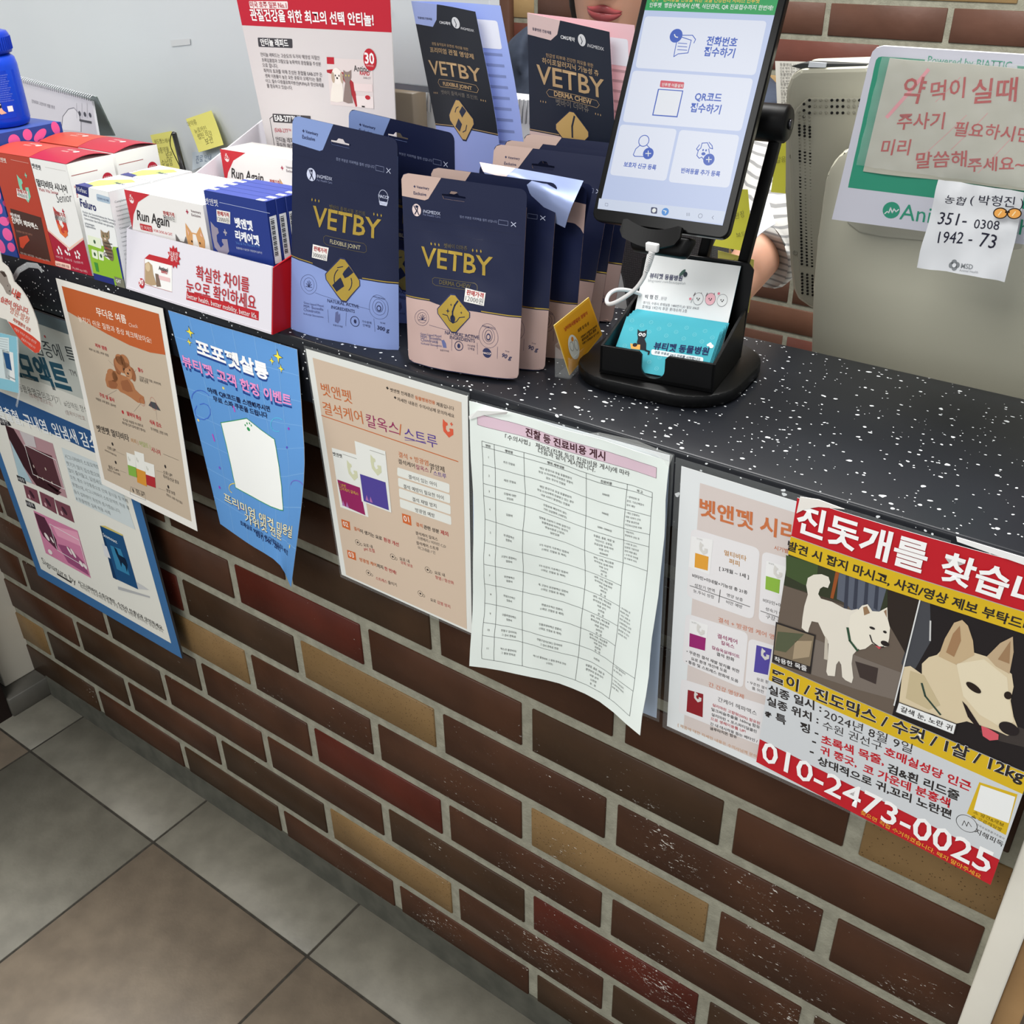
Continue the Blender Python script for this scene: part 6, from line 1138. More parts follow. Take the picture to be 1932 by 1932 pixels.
p.texts([("인투펫  병원수첩에서 산책, 식단관리, QR 진료접수까지 한번에!", 1046, 42, 1796, 62, WT, .012, 1.25), ("안투   반려동물 건강을 위한 펫밀 건강관리 서비스 인투펫", 1060, 6, 1715, 18, (250, 200, 90), .012, 1.25), ("전화번호", 1390, 270, 1576, 282, SB, .026, 1.35), ("접수하기", 1374, 335, 1560, 348, SB, .026, 1.35), ("QR코드", 1320, 607, 1482, 618, SB, .026, 1.35), ("접수하기", 1292, 675, 1476, 690, SB, .026, 1.35), ("보호자 신규 등록", 890, 1010, 1086, 1032, SB, .026, 1.35), ("반려동물 추가 등록", 1238, 1048, 1474, 1072, SB, .026, 1.35)])
p.rrect([(1116, 488), (1260, 500), (1254, 540), (1110, 530)], (214, 72, 92), 2, .2); p.text("인투펫 어플설치", 1122, 522, 1250, 532, WT, .01, 1.2, 4)
p.poly([(1100, 540), (1254, 550), (1218, 714), (1064, 702)], SB, 2); p.poly([(1106, 546), (1247, 556), (1213, 706), (1072, 696)], (236, 240, 248), 3)
sw = .65
p.line([(1240, 215), (1310, 215), (1328, 240), (1318, 262)], sw, SB, 3); p.line([(1215, 245), (1200, 320), (1196, 345), (1222, 328), (1282, 322), (1302, 245), (1240, 225)], sw, SB, 3); p.ell((1210, 218), 5.6, 5.6, SB, 4); p.line([(1200, 210), (1206, 224), (1220, 228)], .8, WT, 5)
for y in (262, 282, 302): p.line([(1222 - (y - 262) * .1, y), (1276, y + 4)], .55, SB, 3)
p.ring((1014, 856), 4.6, sw, SB, 3); p.line([(992, 882), (965, 905), (950, 940), (958, 950), (1020, 952)], sw, SB, 3); p.line([(1032, 882), (1050, 900), (1055, 910)], sw, SB, 3); p.ell((1041, 933), 4.8, 4.8, SB, 4); p.line([(1041, 917), (1041, 949)], .7, WT, 5); p.line([(1025, 933), (1057, 933)], .7, WT, 5)
p.line([(1352, 880), (1334, 905), (1342, 915), (1360, 900), (1368, 870), (1400, 868), (1415, 900), (1432, 905), (1428, 885), (1410, 865)], sw, SB, 3); p.line([(1345, 915), (1336, 945), (1350, 962), (1366, 955), (1376, 968)], sw, SB, 3); p.line([(1408, 905), (1412, 930)], sw, SB, 3); p.ell((1374, 912), .7, .9, SB, 3); p.ell((1392, 914), .7, .9, SB, 3); p.ell((1376, 935), 1.8, 1.3, SB, 3); p.ell((1409, 970), 4.8, 4.8, SB, 4); p.line([(1409, 954), (1409, 986)], .7, WT, 5); p.line([(1393, 970), (1425, 970)], .7, WT, 5)
p.rrect([(1058, 1258), (1096, 1262), (1094, 1300), (1056, 1296)], (24, 36, 90), 3, .25); p.ell((1076, 1279), 1.8, 1.8, WT, 4); p.ell((1144, 1287), 3.2, 3.2, (58, 140, 220), 3); p.line([(1134, 1280), (1150, 1284), (1144, 1296)], .7, WT, 4)
for x in (1275, 1283, 1291): p.line([(x, 1294), (x, 1312)], .35, (120, 128, 150), 3)
p.ring((1357, 1312), 1.7, .35, (120, 128, 150), 3); p.line([(1438, 1312), (1428, 1322), (1436, 1332)], .4, (120, 128, 150), 3); p.line([(780, 1234), (796, 1236), (795, 1252), (779, 1250)], .3, (130, 138, 160), 3, close=True)
for i in range(len(p.it)):
    if p.it[i][0] == 'text' and p.it[i][1].startswith('인투펫  '): pass
printed('screen', [p], root)

sb = A_((.737, .100, ZC)); yaw = .09
ex_, ey_ = A_((math.cos(yaw), math.sin(yaw), 0)), A_((-math.sin(yaw), math.cos(yaw), 0))
sp = lambda x, y, z: sb + ex_ * x + ey_ * y + A_((0, 0, z))
root = empty('tablet_stand', sb); tag(root, 'black metal tablet stand with rounded square base and two folding arms', 'stand')
mb = MB(); mb.prism([sp(x, y, .001) for x, y in rr2(.158, .145, .05, -.079, -.0725, 10)], (0, 0, .0125), mat((9, 9, 10), .35, spec=.2), .003); o = mb.build('base', root); smooth_by_angle(o, 30)
J = on(1462, 232, 1, .155)
mb = MB(); ea = ex_; 
mb.tube([J - ea * .040, J - ea * .038, J + ea * .010, J + ea * .0125], [.0125, .0155, .0155, .013], BKM, 28); mb.build('hinge', root)
mb = MB(); mb.tube([J + ea * .0125, J + ea * .0145], [.0045, .0045], mat((70, 70, 74), .3, .9), 6); mb.build('hinge_bolt', root)
def bar(a, b, w_, t_, nm):
    a, b = A_(a), A_(b); d = (b - a) / np.linalg.norm(b - a); s_ = ea - d * ea.dot(d); s_ /= np.linalg.norm(s_); n_ = np.cross(d, s_)
    mb = MB(); q = lambda P_: [P_ - s_ * w_ / 2 - n_ * t_ / 2, P_ + s_ * w_ / 2 - n_ * t_ / 2, P_ + s_ * w_ / 2 + n_ * t_ / 2, P_ - s_ * w_ / 2 + n_ * t_ / 2]
    mb.hexa(q(a) + q(b), BKM, .0016, 2); return mb.build(nm, root)
bar(sp(.030, .058, .012), J - A_((0, 0, .010)) + ea * .003, .0095, .011, 'arm')
bar(sp(-.012, .060, .012), J - A_((0, 0, .010)) - ea * .034, .0095, .011, 'arm')
C_ = tp(.0625, .105, -.018); bar(J + A_((0, 0, .004)) - ea * .016, C_, .030, .008, 'upper_arm')
mb = MB(); mb.prism([tp(.0625 + x, .105 + y, -.0088) for x, y in rr2(.06, .05, .008, -.03, -.025)], -TN * .008, BKM, .001); mb.build('back_plate', root)
# clamp lip at the foot of the tablet
N_ = 17; vs_ = []
for k in range(N_):
    t = k / (N_ - 1); u = .0335 + .0535 * t; e = min(t, 1 - t) * 14; r = .0022 * max(0, 1 - e) ** 2; sg = math.sin(math.pi * t)
    vt, vb = .0055 - .0068 * sg - r, -.0105 - .0062 * sg + r * 2; n0_ = .0012 + .0022 * (1 - sg); n1_ = n0_ + .0042
    vs_ += [tp(u, vt, n0_), tp(u, vt, n1_), tp(u + (.0012 * (t - .5)), vb, n1_ + .001), tp(u, vb, n0_)]
mb = MB(); mb.faces(vs_, [(k * 4 + j, k * 4 + (j + 1) % 4, (k + 1) * 4 + (j + 1) % 4, (k + 1) * 4 + j) for k in range(N_ - 1) for j in range(4)] + [(3, 2, 1, 0), tuple((N_ - 1) * 4 + j for j in range(4))], BKM); bmesh.ops.recalc_face_normals(mb.bm, faces=mb.bm.faces); mb.build('clamp_lip', root)
mb = MB(); mb.hexa([tp(.040, -.020, -.014), tp(.092, -.020, -.014), tp(.090, -.019, -.001), tp(.042, -.019, -.001), tp(.036, -.001, -.014), tp(.097, -.001, -.014), tp(.094, -.003, .0005), tp(.038, -.003, .0005)], BKM, .004, 3); mb.build('clamp_body', root)
# charging cable
root = empty('charging_cable', tp(.047, -.03, .0)); tag(root, 'white charging cable plugged in under the tablet and looping over the stand', 'cable')
WPL = mat((226, 226, 226), .35); c7 = lambda x, y, d: on(1000 + x / 4.025, 400 + y / 4.025, 1, d)
mb = MB(); a = c7(928, 236, .036); b = c7(926, 302, .037); mb.hexa([b + A_((-.0055, -.002, 0)), b + A_((.0055, -.002, 0)), b + A_((.0055, .003, 0)), b + A_((-.0055, .003, 0)), a + A_((-.0058, -.002, 0)), a + A_((.0058, -.002, 0)), a + A_((.0058, .003, 0)), a + A_((-.0058, .003, 0))], WPL, .0012, 2); mb.build('plug', root)
from mathutils.geometry import interpolate_bezier
pts = [c7(928, 296, .037), c7(912, 360, .040), c7(892, 420, .045), c7(862, 500, .048), c7(800, 585, .05), c7(715, 650, .052), c7(640, 690, .055), c7(595, 698, .06), c7(582, 668, .066), c7(606, 620, .075), c7(660, 592, .085), c7(740, 594, .095), c7(830, 620, .11), c7(870, 660, .135), c7(880, 740, .158), c7(900, 860, .18)]
def spline(P, n=5):
    P = [A_(q) for q in P]; out = []
    for i in range(len(P) - 1):
        p0, p1, p2, p3 = P[max(i - 1, 0)], P[i], P[i + 1], P[min(i + 2, len(P) - 1)]
        for k in range(n): t = k / n; out.append(.5 * ((2 * p1) + (-p0 + p2) * t + (2 * p0 - 5 * p1 + 4 * p2 - p3) * t * t + (-p0 + 3 * p1 - 3 * p2 + p3) * t ** 3))
    return out + [P[-1]]
mb = MB(); mb.tube(spline(pts), .0019, WPL, 12); mb.build('cord', root)
mb = MB(); sl = spline(pts)[:13]; 
for k in range(0, 12): mb.tube([sl[k], sl[k] + (sl[k + 1] - sl[k]) * .55], .0029 - .00004 * k, WPL, 12)
mb.build('strain_relief', root)

# ---- card box on the stand base, with cards
zb = ZC + .0145
c0, c1, c2 = on(1131, 702, 2, zb), on(1345, 741, 2, zb), on(1393, 679, 2, zb); ux = (c1 - c0); ux /= np.linalg.norm(ux); uy = A_((-ux[1], ux[0], 0)); Wd = np.linalg.norm(c1 - c0); Dp = .088
cb = lambda x, y, z: c0 + ux * x + uy * y + A_((0, 0, z))
root = empty('card_holder', cb(Wd / 2, Dp / 2, 0)); tag(root, 'open black plastic card box with a half-round notch, set on the stand base', 'card holder')
BK2 = mat((10, 10, 11), .34, spec=.2); t_ = .003; H1 = .0265
mb = MB(); mb.hexa([cb(0, 0, 0), cb(Wd, 0, 0), cb(Wd, Dp, 0), cb(0, Dp, 0), cb(0, 0, t_), cb(Wd, 0, t_), cb(Wd, Dp, t_), cb(0, Dp, t_)], BK2); mb.build('bottom_plate', root)
n0, n1 = .040, .062
arc = [((n0 + n1) / 2 - (n1 - n0) / 2 * math.cos(math.pi * k / 10), .012 - .009 * math.sin(math.pi * k / 10)) for k in range(11)]
mb = MB(); mb.prism([cb(0, 0, 0), cb(Wd, 0, 0), cb(Wd, 0, H1), cb(n1 + .003, 0, H1), cb(n1, 0, H1 - .003)] + [cb(x, 0, z) for x, z in arc[::-1]] + [cb(n0, 0, H1 - .003), cb(n0 - .003, 0, H1), cb(0, 0, H1)], uy * t_, BK2, .0004); mb.build('front_wall', root)
for x, nm in ((0, 'side_wall'), (Wd - t_, 'side_wall')):
    mb = MB(); mb.prism([cb(x, 0, 0), cb(x, Dp, 0), cb(x, Dp, .046), cb(x, Dp - .012, .044), cb(x, .010, H1 + .002), cb(x, 0, H1)], ux * t_, BK2, .0005); mb.build(nm, root)
mb = MB(); mb.prism([cb(0, Dp - t_, 0), cb(Wd, Dp - t_, 0), cb(Wd, Dp + .012, .080), cb(Wd - .006, Dp + .013, .086), cb(.012, Dp + .013, .086), cb(0, Dp + .012, .078)], uy * t_, BK2, .0005); mb.build('back_wall', root)
# teal cards
TL_ = (70, 168, 184)
cyf = .007
def card(y, tilt, col, nm, lab, grp, x0=.007, w=.090, h=.052, dz=0.004, fn=None, dx=0.0):
    B0, B1 = cb(x0 + dx, y, dz), cb(x0 + dx + w, y, dz); up = (A_((0, 0, 1)) * math.cos(tilt) + uy * math.sin(tilt)) * h
    P = Patch([[B0 + up, B1 + up], [B0, B1]]); p = Pr(P, col, .35)
    if fn: fn(p)
    o = printed(nm, [p], None, sheet_back(P, (120, 196, 220), .0006), B0); tag(o, lab, 'card', grp); return o
def teal(p):
    K = C7; p.crop(*K); p.rect(0, 0, 1, 1, TL_, 1); p.text("뷰티펫 동물병원", 936, 1040, 1352, 1085, (30, 34, 84), .03, 1.35, 5); p.rrect([(922, 1042), (1318, 1106), (1314, 1142), (920, 1084)], (222, 232, 236), 3, .4); p.text("연중 무휴로 24시 진료를 시작합니다", 945, 1074, 1290, 1130, (60, 70, 90), .012, 1.1, 5)
    p.poly([(818, 890), (838, 908), (868, 906), (888, 895), (885, 945), (870, 965), (884, 1000), (882, 1055), (822, 1045), (812, 990), (820, 962), (816, 930)], (26, 28, 36), 4); p.ell((838, 932), 1.6, 1.8, (224, 228, 228), 5); p.ell((866, 936), 1.6, 1.8, (224, 228, 228), 5); p.ell((838, 933), .7, .8, BK, 6); p.ell((866, 937), .7, .8, BK, 6); p.line([(878, 1052), (905, 1062), (900, 1082)], 1.6, (26, 28, 36), 4)
    p.poly([(762, 1000), (800, 1008), (838, 1010), (836, 1048), (768, 1040)], (232, 166, 84), 5); p.ell((798, 1012), 2.2, 2, (40, 30, 34), 6); p.rrect([(1340, 1010), (1372, 990), (1384, 1005), (1350, 1026)], (226, 240, 238), 4, .4); p.ell((1378, 1022), 2, 2, (226, 240, 238), 4)
    for c in ((775, 825), (850, 862), (920, 838), (1060, 858), (1190, 880), (1330, 905), (980, 888), (1110, 912), (1250, 932), (768, 890), (1035, 940), (1385, 955), (1168, 962), (1306, 985), (720, 1016), (905, 1140), (985, 1105), (962, 1190), (905, 912)):
        p.ring(c, 1.8, .3, (130, 206, 216), 2, 8); p.line([(c[0] - 6, c[1]), (c[0] + 6, c[1] + 2)], .3, (130, 206, 216), 2)
for k in range(9):
    nm = ['frontmost', 'second', 'third', 'fourth', 'fifth', 'sixth', 'seventh', 'eighth', 'rearmost'][k]
    card(cyf + k * .0026, .88, TL_, 'business_card', 'teal business card with a black cat in the black card box, frontmost' if k == 0 else 'teal business card showing a thin upper edge in the card box, %s from the front' % nm if k < 8 else 'teal business card right in front of the white one in the card box', 'teal business cards', fn=teal if k == 0 else None, dx=.0008 * (k % 3 - 1), h=.0535 + .0001 * k)
def white(p):
    p.crop(*C7); p.rect(0, 0, 1, 1, (226, 228, 228), 1); p.texts([("뷰티펫 동물병원", 908, 498, 1155, 522, (40, 44, 84), .02, 1.4), ("blog.naver.com/beautypetah", 898, 528, 1180, 552, (130, 134, 140), -.004, 1.2), ("박 형 진", 872, 655, 970, 662, (60, 62, 80), .01, 1.3), ("_원장", 978, 664, 1038, 670, (130, 130, 140), 0, 1.2), ("경기도 수원시 호매실동 1480번지 JD 빌딩 206호", 858, 695, 1284, 742, (70, 72, 86), 0, 1.2), ("호매실 19단지 후문 롯데슈퍼 2층", 850, 728, 1192, 764, (70, 72, 86), 0, 1.2)])
    p.ell((1158, 462), 1.6, 4, (60, 90, 80), 3, a0=-.6); p.ell((1180, 474), 2, 2.4, (40, 50, 60), 3)
    for c, col in (((1278, 660), (226, 228, 228)), ((1370, 662), (232, 176, 186)), ((1460, 672), (226, 228, 228))): p.ell(c, 4.9, 5.8, (90, 90, 96), 2); p.ell(c, 4.6, 5.4, col, 3); p.ell((c[0] - 9, c[1] - 4), .5, .7, BK, 4); p.ell((c[0] + 9, c[1] - 2), .5, .7, BK, 4); p.ell((c[0], c[1] + 8), .8, .5, BK, 4)
    for c in ((1218, 660), (1434, 620)): p.ell(c, 1.2, 1.2, (220, 120, 140), 3)
    for x in (1252, 1300, 1345, 1398): p.shape([(0, 1), (.8, -.8), (-.8, -.8)], (x, 625 + (x - 1252) * .03), 1.6, 2.2, (110, 100, 104), 2)
    p.line([(1222, 690), (1235, 660)], .4, (90, 90, 96), 3); 
wc = [on(1228.5, 496.5, 1, .122), on(1393, 508.5, 1, .131)]; h_ = wc[1] - wc[0]
card(.054, .50, (226, 228, 228), 'business_card', 'white business card with small cartoon pets, tallest in the card box', None, x0=.006, w=.0905, h=.0885, dz=.006, fn=white)

# ---- yellow card in a small clear holder
root = empty('card_holder', on(1085, 705, 2, ZC)); tag(root, 'small clear acrylic holder with a yellow card left of the tablet stand', 'card holder')
a = on(1000 + 302 / 4.025, 400 + 1240 / 4.025, 2, 1.002); b = on(1000 + 560 / 4.025, 400 + 960 / 4.025, 2, 1.004)
tl = on(1000 + 183 / 4.025, 400 + 862 / 4.025, 1, .010); tr = on(1000 + 447 / 4.025, 400 + 648 / 4.025, 1, .075)
P = Patch([[tl, tr], [a, on(1000 + 548 / 4.025, 400 + 930 / 4.025, 1, .098)]]); p = Pr(P, (238, 176, 44), .4).crop(*C7)
p.rect(.03, .05, .97, .95, (226, 160, 34), 1); p.texts([("냥이와사람같은 멍멍이", 262, 905, 435, 775, (176, 60, 40), .02, 1.4), ("실장 김 대 성", 362, 912, 445, 852, (80, 50, 30), .03, 1.3), ("미용에서 호텔까지 한번에", 385, 960, 505, 870, (60, 44, 30), .03, 1.2), ("예약상담 문의 환영", 392, 985, 500, 900, (60, 44, 30), .03, 1.2), ("010-0000-0000", 396, 1008, 500, 925, (60, 44, 30), .03, 1.2)])
p.it.pop(); p.text("수원시 호매실로 상가 1층", 396, 1008, 520, 918, (60, 44, 30), .03, 1.2)
p.ell((330, 1025), 8.5, 14, (222, 224, 214), 3); p.ell((318, 965), 2, 2.6, (220, 130, 40), 4); p.ring((314, 1020), 3, .4, GY, 4, ry=5); p.ring((348, 1010), 3, .4, GY, 4, ry=6)
printed('yellow_card', [p], root, sheet_back(P, (222, 196, 120), .0008))
mb = MB(); ac = mat((236, 240, 242), .05, alpha=.06, name='clear_acrylic'); c7z = lambda x, y, z: on(1000 + x / 4.025, 400 + y / 4.025, 2, z)
q = [c7z(222, 1245, ZC), c7z(360, 1252, ZC), c7z(560, 1000, ZC)]
v0, v1, v2 = A_((.6545, .0300, ZC)), A_((.6690, .0335, ZC)), A_((.6560, .1080, ZC)); v3 = v0 + (v2 - v1)
v3 = A_((.6415, .1040, ZC))
Z = lambda v, h: v + A_((0, 0, h))
mb.prism([v1, v2, Z(v2, .022), Z(v1, .020)], (.0012, 0, 0), ac); mb.prism([v0, v3, Z(v3, .032), Z(v0, .032)], (-.0012, 0, 0), ac); mb.prism([v0, v1, Z(v1, .020), Z(v0, .030)], (0, -.0012, 0), ac); mb.prism([v0, v1, v2, v3], (0, 0, .0012), ac)
mb.build('clear_tray', root)
# ================================================================ behind the counter
pan = noisy('white_glossy_board', (204, 210, 214), (210, 215, 218), 2, .3)
root = empty('white_board', (-.1, .36, .98)); tag(root, 'large plain white glossy board standing behind the goods on the left', 'board')
e1 = on(742, 157, 1, .35); e2 = on(927, 179, 1, .35)
mb = MB(); xr_ = e2[0]
mb.prism([(-1.30, .35, .74), (.10, .35, .74), (.10, .35, 1.1806), (xr_, .35, 1.1798), (xr_, .35, 2.1), (-1.30, .35, 2.1)], (0, .022, 0), pan, .002); mb.build('board_panel', root)
mb = MB(); mb.box((.10, .3495, 1.174), (xr_, .3725, 1.1806), mat((120, 128, 134), .3, .6)); mb.build('bottom_edge_strip', root)
mb = MB(); k = on(728, 14, 1, .348); mb.lathe(k, [(.004, 0), (.004, .004), (.002, .006)], mat((228, 228, 228), .3), 16, axis=(0, -1, 0)); mb.build('pin', root)
mb = MB(); mb.prism([on(x, y, 1, .3485) for x, y in ((321, 76), (358, 73), (359, 84), (323, 88))], (0, .0004, 0), mat((205, 208, 210), .7)); mb.build('smudge', root)
# second white slatted unit seen under the board
root = empty('slatted_unit', (.32, .5, .98)); tag(root, 'white unit with a slatted vent strip, seen between the leaflets under the board', 'unit')
g0, g1 = on(735, 160, 1, .44), on(1012, 190, 1, .44)
sl_ = mat((226, 228, 230), .4)
x0_, x1_ = .14, .58; zt_ = 1.152; y_ = .44
mb = MB(); mb.box((x0_, y_, .74), (x1_, y_ + .08, zt_), sl_, .004, 2); mb.build('housing', root)
mb = MB(); m2 = mat((122, 126, 130), .6)
zz0, zz1 = on(900, 222, 1, y_)[2], on(900, 178, 1, y_)[2]
mb.box((x0_ + .004, y_ - .0006, zz0), (x1_ - .004, y_ + .001, zz1), m2)
n_ = 64
for k in range(n_):
    xa = x0_ + .008 + k * (x1_ - x0_ - .02) / n_
    mb.prism([(xa, y_ - .004, zz0), (xa + .0036, y_ - .004, zz0), (xa + .0066, y_ - .004, zz1), (xa + .003, y_ - .004, zz1)], (0, .004, 0), sl_)
mb.build('vent_slats', root)
# dark cupboard door glimpsed left of it
mb = MB(); a = on(744, 172, 1, .40); b = on(780, 215, 1, .40); mb.box((a[0] - .03, .40, .74), (b[0], .43, a[2]), noisy('brown_panel', (88, 78, 66), (112, 100, 84), 4, .5), .002, 1)
o = mb.build('cupboard', loc=(a[0], .41, .74)); tag(o, 'small dark brown panel seen between the header card and the slatted unit', 'cupboard')
# desk calendar
root = empty('desk_calendar', on(150, 262, 1, .20)); tag(root, 'spiral desk calendar with grey pages standing behind the orange cartons', 'calendar')
K = C1; yc = .20
G = px4([(150, 575), (668, 735), (715, 1010), (170, 940)], (yc, yc, yc - .012, yc - .012), K); P = Patch(G); p = Pr(P, (200, 198, 206), .5).crop(*K)
p.texts([("강아지와 고양이의 생활 환경", 232, 748, 400, 795, (120, 116, 126), 0, 1.2)]); p.poly([(452, 945), (462, 850), (500, 800), (540, 790), (575, 830), (590, 900), (590, 960)], (214, 212, 218), 2); p.line([(448, 950), (458, 850), (500, 795), (540, 785), (575, 825), (592, 890), (592, 960)], .8, (110, 108, 118), 3)
for x in (560, 598, 636): 
    p.line([(x, 752), (x + 2, 862)], .4, (120, 118, 128), 3); p.ell((x + 22, 828 + (x - 560) * .15), 3, 4, (70, 70, 80), 3)
p.poly([(580, 868), (668, 885), (670, 902), (582, 884)], (70, 70, 78), 4)
printed('page', [p], root, sheet_back(P, (224, 224, 228), .004))
mb = MB(); a, b, c, d = [on(x / 3.864, y / 3.864, 1, yy) for x, y, yy in ((150, 572, yc), (700, 705, yc), (835, 990, yc + .05), (300, 985, yc + .05))]
mb.prism([a, b, c, d], (0, .002, 0), mat((176, 190, 186), .5)); mb.build('rear_flap', root)
mb = MB(); wm = mat((210, 212, 216), .3, .4)
for k in range(36):
    t = k / 35; c = a * (1 - t) + on(680 / 3.864, 712 / 3.864, 1, yc) * t; mb.tube([c + A_((0, -.005 + .0, -.004)), c + A_((.0003, -.006, .001)), c + A_((.0006, -.001, .0035)), c + A_((.0006, .004, .001)), c + A_((.0006, .004, -.004))], .0007, wm, 6)
mb.build('wire_spiral', root)
# yellow notes and the stylus
def note(pts, ys, col, lines, lab, o=C1, ink=(120, 116, 70), name='sticky_note', curl=.004):
    P0 = px4(pts, ys, o); P = Patch(P0, 4, 6, bul=lambda u, v: curl * np.clip(v, 0, 1) ** 2); p = Pr(P, col, .6).crop(*o)
    for l in lines: p.text(*l, ink, -.004, 1.3, 3, jit=.05)
    ob = printed(name, [p], None, sheet_back(P, tuple(int(c * .97) for c in col), .0003)); tag(ob, lab, 'note'); return ob
YN = (226, 220, 120)
note([(1095, 985), (1250, 955), (1325, 1235), (1185, 1255)], (.343, .343, .34, .34), YN, [("월드펫스에서", 1130, 1050, 1240, 1035), ("각종약물", 1150, 1120, 1235, 1105), ("보관", 1215, 1155, 1262, 1148), ("수납함", 1185, 1215, 1262, 1202)], 'yellow sticky note on the white board, partly behind the black stylus')
note([(1355, 868), (1540, 805), (1645, 1055), (1465, 1110)], (.342, .342, .335, .335), YN, [("마약류", 1375, 925, 1440, 905), ("뉴로카인", 1425, 975, 1510, 948), ("렙틴 각각", 1450, 1015, 1550, 985), ("보관", 1505, 1055, 1560, 1035)], 'yellow sticky note with curled lower corner, higher and right of the stylus')
note([(1400, 1110), (1600, 1080), (1620, 1160), (1415, 1240)], (.344, .344, .344, .344), (200, 212, 222), [("진료 안내", 1430, 1190, 1540, 1165)], 'pale blue slip of paper under the right yellow sticky note', ink=(110, 130, 160))
root = empty('stylus', on(350, 338, 1, .30)); tag(root, 'black stylus pen with a loop standing before the yellow notes', 'pen')
a, b = on(1272 / 3.864, 985 / 3.864, 1, .31), on(1362 / 3.864, 1340 / 3.864, 1, .27)
mb = MB(); mb.tube([a, a + (b - a) * .5, b], [.0038, .0040, .0040], mat((24, 22, 24), .35), 14); mb.build('barrel', root)
mb = MB(); mb.tube([a + (a - b) * .0, a + (a - b) * .03], [.0041, .0036], mat((150, 150, 154), .3, .7), 14); mb.build('end_cap', root)
mb = MB(); mb.tube(spline([on(x / 3.864, y / 3.864, 1, .305) for x, y in ((1285, 970), (1258, 965), (1242, 1010), (1245, 1070), (1285, 1160), (1325, 1240))]), .0007, mat((24, 22, 24), .5), 6); mb.build('loop', root)
b2 = (float(b[0]), float(b[1]), .999)

# ---- old beige monitor seen from behind, on the right
root = empty('monitor', on(1700, 640, 1, .33)); tag(root, 'beige computer monitor seen from behind, with perforated vents, at the counter\'s back edge', 'monitor')
BG = noisy('beige_plastic', (188, 186, 168), (196, 194, 176), 3, .42); BG2 = noisy('beige_plastic_worn', (176, 174, 158), (184, 182, 166), 3, .45)
K4 = (1432, 0, 2.76); q4 = lambda x, y, d: on(1432 + x / 2.76, y / 2.76, 1, d)
yt, yb = .27, .335
def yv(y): return yt + (yb - yt) * (y - 350) / 1240
fr_ = [(130, 1000), (133, 560), (138, 460), (165, 395), (215, 360), (560, 350), (1000, 372), (1900, 440), (2100, 1900), (600, 1760), (265, 1605), (200, 1560), (172, 1500), (160, 1400)]
mb = MB(); F0 = [q4(x, y, yv(y)) for x, y in fr_]; mb.prism(F0, (.0, .035, .006), BG, .004); mb.build('bezel', root)
# recessed rear panel
R0 = [(150, 640), (195, 560), (250, 510), (900, 510), (1900, 560), (2050, 1850), (700, 1750), (285, 1600), (225, 1560), (205, 1400)]
mb = MB(); mb.prism([q4(x, y, yv(y) - .003) for x, y in R0], (0, .004, 0), BG2, .0015); mb.build('rear_panel', root)
mb = MB(); hol = mat((26, 26, 24), .8); dm = mat((150, 148, 134), .6)
def hole(x, y, m, r=.0016):
    c = q4(x, y, yv(y) - .0035); mb.lathe(c, [(r, 0), (r, .0009)], m, 8, axis=(0, -1, .1))
for r in range(58):
    y = 585 + r * 16.8
    if y > 1540: break
    blk = (r // 4) % 2 == 1 or y > 990
    for c in range(3):
        if 1375 < y < 1410: continue
        hole(210 + c * 27 + (y - 585) * .018, y + c * 5, hol if blk else dm, 0.0013 if blk else .001)
for k in range(15):
    x = 235 + k * 29
    for c in range(3):
        if x > 560: break
        hole(x + (3 - c) * 0, (522 + c * 33) + (20 if k == 0 else 0), hol if (k % 5 in (1, 0) or k in (5, 6, 7)) else dm, .0013)
mb.build('vent_holes', root)
mb = MB()
for x, y in ((172, 812), (190, 1315)):
    c = q4(x, y, yv(y) - .001); mb.lathe(c, [(.003, 0), (.0028, .0006), (.0016, .0006), (.0014, .0001)], dm, 14, axis=(0, -1, .1)); mb.build('screw_well', root); mb = MB()
mb.bm.free()
# smooth domed rear cover
cv = [(252, 2060), (268, 1500), (290, 1250), (318, 1050), (330, 950), (352, 880), (400, 815), (460, 772), (560, 735), (900, 740), (1900, 800), (2100, 2500), (1380, 2340)]
mb = MB(); mb.prism([q4(x, y, yv(y) - .055 + (.0 if y < 1700 else .0)) for x, y in cv], (0, .052, .002), BG, .009); ob = mb.build('rear_cover', root); smooth_by_angle(ob, 40)
mb = MB(); mb.prism([q4(x, y, yv(y) - .0585) for x, y in ((455, 1165), (520, 1215), (640, 1240), (870, 1262), (1320, 1310), (1380, 1300), (1380, 1180), (900, 1130), (460, 1130))], (0, .006, 0), BG2, .002); mb.build('moulded_ledge', root)
mb = MB(); mb.prism([q4(x, y, yv(350) + .004) for x, y in ((165, 345), (225, 330), (560, 335), (560, 352), (230, 362))], (0, .02, 0), mat((60, 62, 62), .6)); mb.build('taped_top', root); mb = MB(); mb.prism([q4(x, y, yv(350) + .002) for x, y in ((262, 322), (350, 328), (345, 352), (255, 350))], (0, .002, 0), mat((226, 232, 238), .15)); mb.build('white_tape', root)
